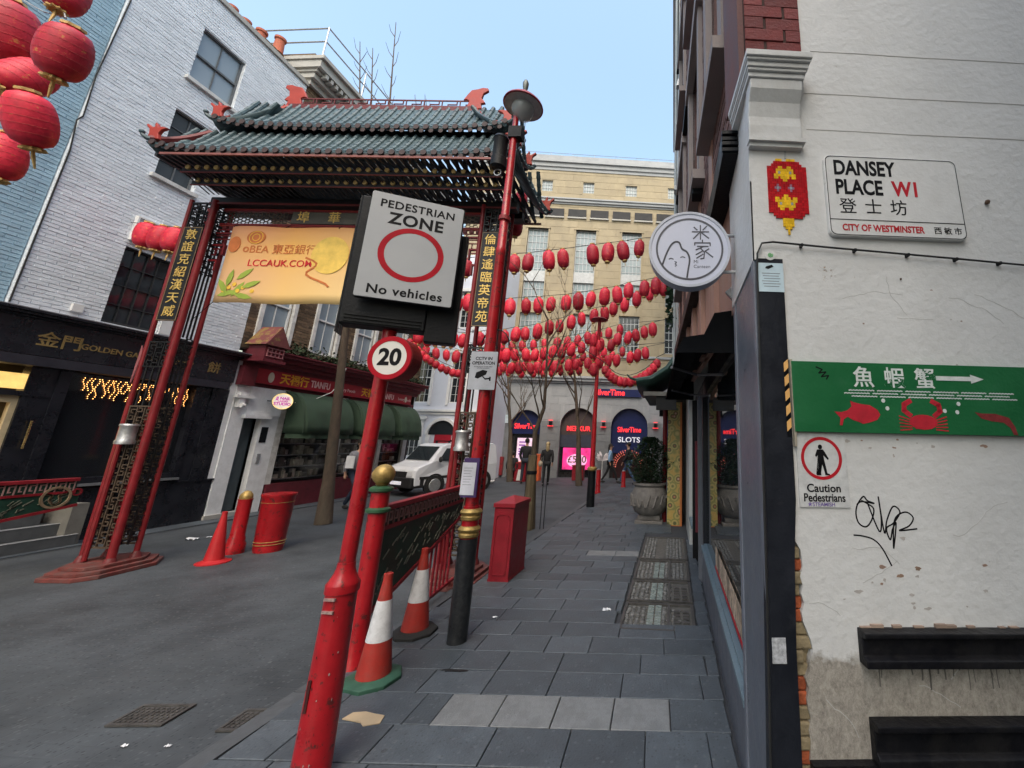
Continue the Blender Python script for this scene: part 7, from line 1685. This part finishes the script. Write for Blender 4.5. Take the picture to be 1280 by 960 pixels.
# local frame: x along length backwards, y across (0 = near side), z up
VMt=Matrix(((math.sin(VA),-math.cos(VA),0,vb.x),(math.cos(VA),math.sin(VA),0,vb.y),(0,0,1,0),(0,0,0,1)))
def vp(name,b,mat,**k):
    b.v=[VMt@v for v in b.v]; return part(vn,name,b,mat,**k)
vw=M('van_white',(.68,.7,.74),.25,var=.04,coat=.4,bump=0,dirt=.2,dirtcol=(.45,.46,.48),dsc=3)
W=1.4; prof=[(.02,.3),(.0,.5),(.03,.76),(.12,.86),(.42,.97),(.52,1.02),(.90,1.48),(1.08,1.56),(3.0,1.6),(3.16,1.5),(3.2,.9),(3.2,.3)]
b=B(); secs=[]
for y_,ins,zs_ in((0.05,0,.97),(.0,0,1),(0,0,1),):pass
n=len(prof)
def sec(y_,k): return [(x+(0.03 if k and i<6 else 0),y_+ (0.09 if z>1.0 and y_<W/2 else -0.09 if z>1.0 else 0)*((z-1.0)/.5 if z>1 else 0),z) for i,(x,z) in enumerate(prof)]
S=[sec(.0,1),sec(.12,0),sec(W-.12,0),sec(W,1)]
V=[p for s_ in S for p in s_]; Fc=[(i+j*n,i+(j+1)*n,(i+1)%n+(j+1)*n,(i+1)%n+j*n) for j in range(3) for i in range(n)]
b.add(V,Fc+[tuple(range(n)),tuple(range(3*n,4*n))[::-1]]); vp('body',b,vw,bevel=.035)
side=lambda z:.09*((z-1.0)/.5 if z>1 else 0)
def sp_(pts,t=.012,out=.004): 
    P=[(x,side(z)-out,z) for x,z in pts]; return B().prism(P,(0,t,0))
vp('side_window',sp_([(.78,1.03),(1.42,1.03),(1.42,1.42),(1.06,1.42)]),glassd); 
ws=B().add([(.535,.14,1.04),(.535,W-.14,1.04),(.88,W-.18,1.455),(.88,.18,1.455),(.555,.14,1.025),(.555,W-.14,1.025),(.90,W-.18,1.44),(.90,.18,1.44)],[(0,3,2,1),(4,5,6,7),(0,1,5,4),(1,2,6,5),(2,3,7,6),(3,0,4,7)]); ws.v=[v+Vector((-.022,0,.02)) for v in ws.v]; vp('windscreen',ws,glassd)
blkp=M('black_bumper_plastic',(.02,.02,.022),.6)
vp('bumper',B().prism([(-.06,.02,.25),(-.06,.02,.56),(.38,-.01,.56),(.38,-.01,.25)],(0,W-.04,0)),blkp,bevel=.04); vp('grille',B().box(-.02,.05,.35,W-.35,.54,.72),blkp,bevel=.01)
for y_ in(.08,W-.36): vp('headlight',B().prism([(.0,y_,.56),(.05,y_,.76),(.16,y_,.8),(.12,y_,.58)],(0,.28,0)),GL('headlight_glass',(.5,.52,.55),.08),bevel=.01)
vp('number_plate',B().box(-.075,-.06,W/2-.25,W/2+.25,.34,.44),wlet)
for x_ in(.72,2.6):
    for y_ in(-.02,W-.16):
        c=vp('wheel_tyre',B().lathe([(.2,-.09),(.29,-.08),(.3,0),(.29,.08),(.2,.09)],(x_,y_+.08,.3),24,ax='y'),tyre); vp('wheel_rim',B().lathe([(.0,-.1),(.1,-.106),(.19,-.1),(.2,-.091)],(x_,y_+.08,.3),16,ax='y') if y_<.5 else B().lathe([(0,.05),(.2,.085)],(x_,y_+.08,.3),16,ax='y'),galv)
    vp('wheel_arch',B().lathe([(.31,-.012),(.36,-.012),(.36,.0),(.31,.0)],(x_,.0,.3),24,ax='y') if 0 else ringf(frame((x_,-.004,.3),(1,0,0)),0,0,.3,.35,.01,0,28),blkp)
vp('side_trim',sp_([(.2,.5),(2.78,.5),(2.78,.58),(.2,.58)],out=.012),blkp); vp('mirror',B().ball((.76,-.1,1.08),.05,.07,.09,8,6),blkp)
ln=B()
for x_ in(1.7,2.35): ln.v+=sp_([(x_,.35),(x_+.01,.35),(x_+.01,1.4),(x_,1.4)],.003,.002).v; ln.f+=[tuple(i+len(ln.v)-8 for i in f) for f in sp_([(0,0),(1,0),(1,1),(0,1)]).f]; ln.sm+=[False]*6
vp('door_seams',ln,blkp)
vp('door_handle',B().box(1.55,1.66,-.02,.0,.88,.91),blkp); vp('side_rail_line',sp_([(1.75,.9),(2.7,.9),(2.7,.92),(1.75,.92)],.003,.004),M('grey_pipe',(.3,.33,.34)))
for x_ in(1.5,2.0,2.5): vp('roof_bar',B().box(x_,x_+.05,.1,W-.1,1.63,1.66).box(x_,x_+.05,.14,.18,1.55,1.63).box(x_,x_+.05,W-.18,W-.14,1.55,1.63),black)
vp('roof_rack_rail',B().box(1.2,2.7,.12,.16,1.66,1.69),black)
gl_=M('grey_van_lettering',(.15,.18,.25),.5,bump=0)
for s_,x_,z_,sz in(('ELECTRICAL',2.2,1.2,.13),('SPECIAL',2.15,1.04,.13),('22',1.5,.7,.12)):
    q=text(s_,sz,frame((x_,side(z_)-.006,z_),(1,0,0),(0,.16 if z_>1 else 0,1)),.002,.01); vp('lettering',q,gl_)
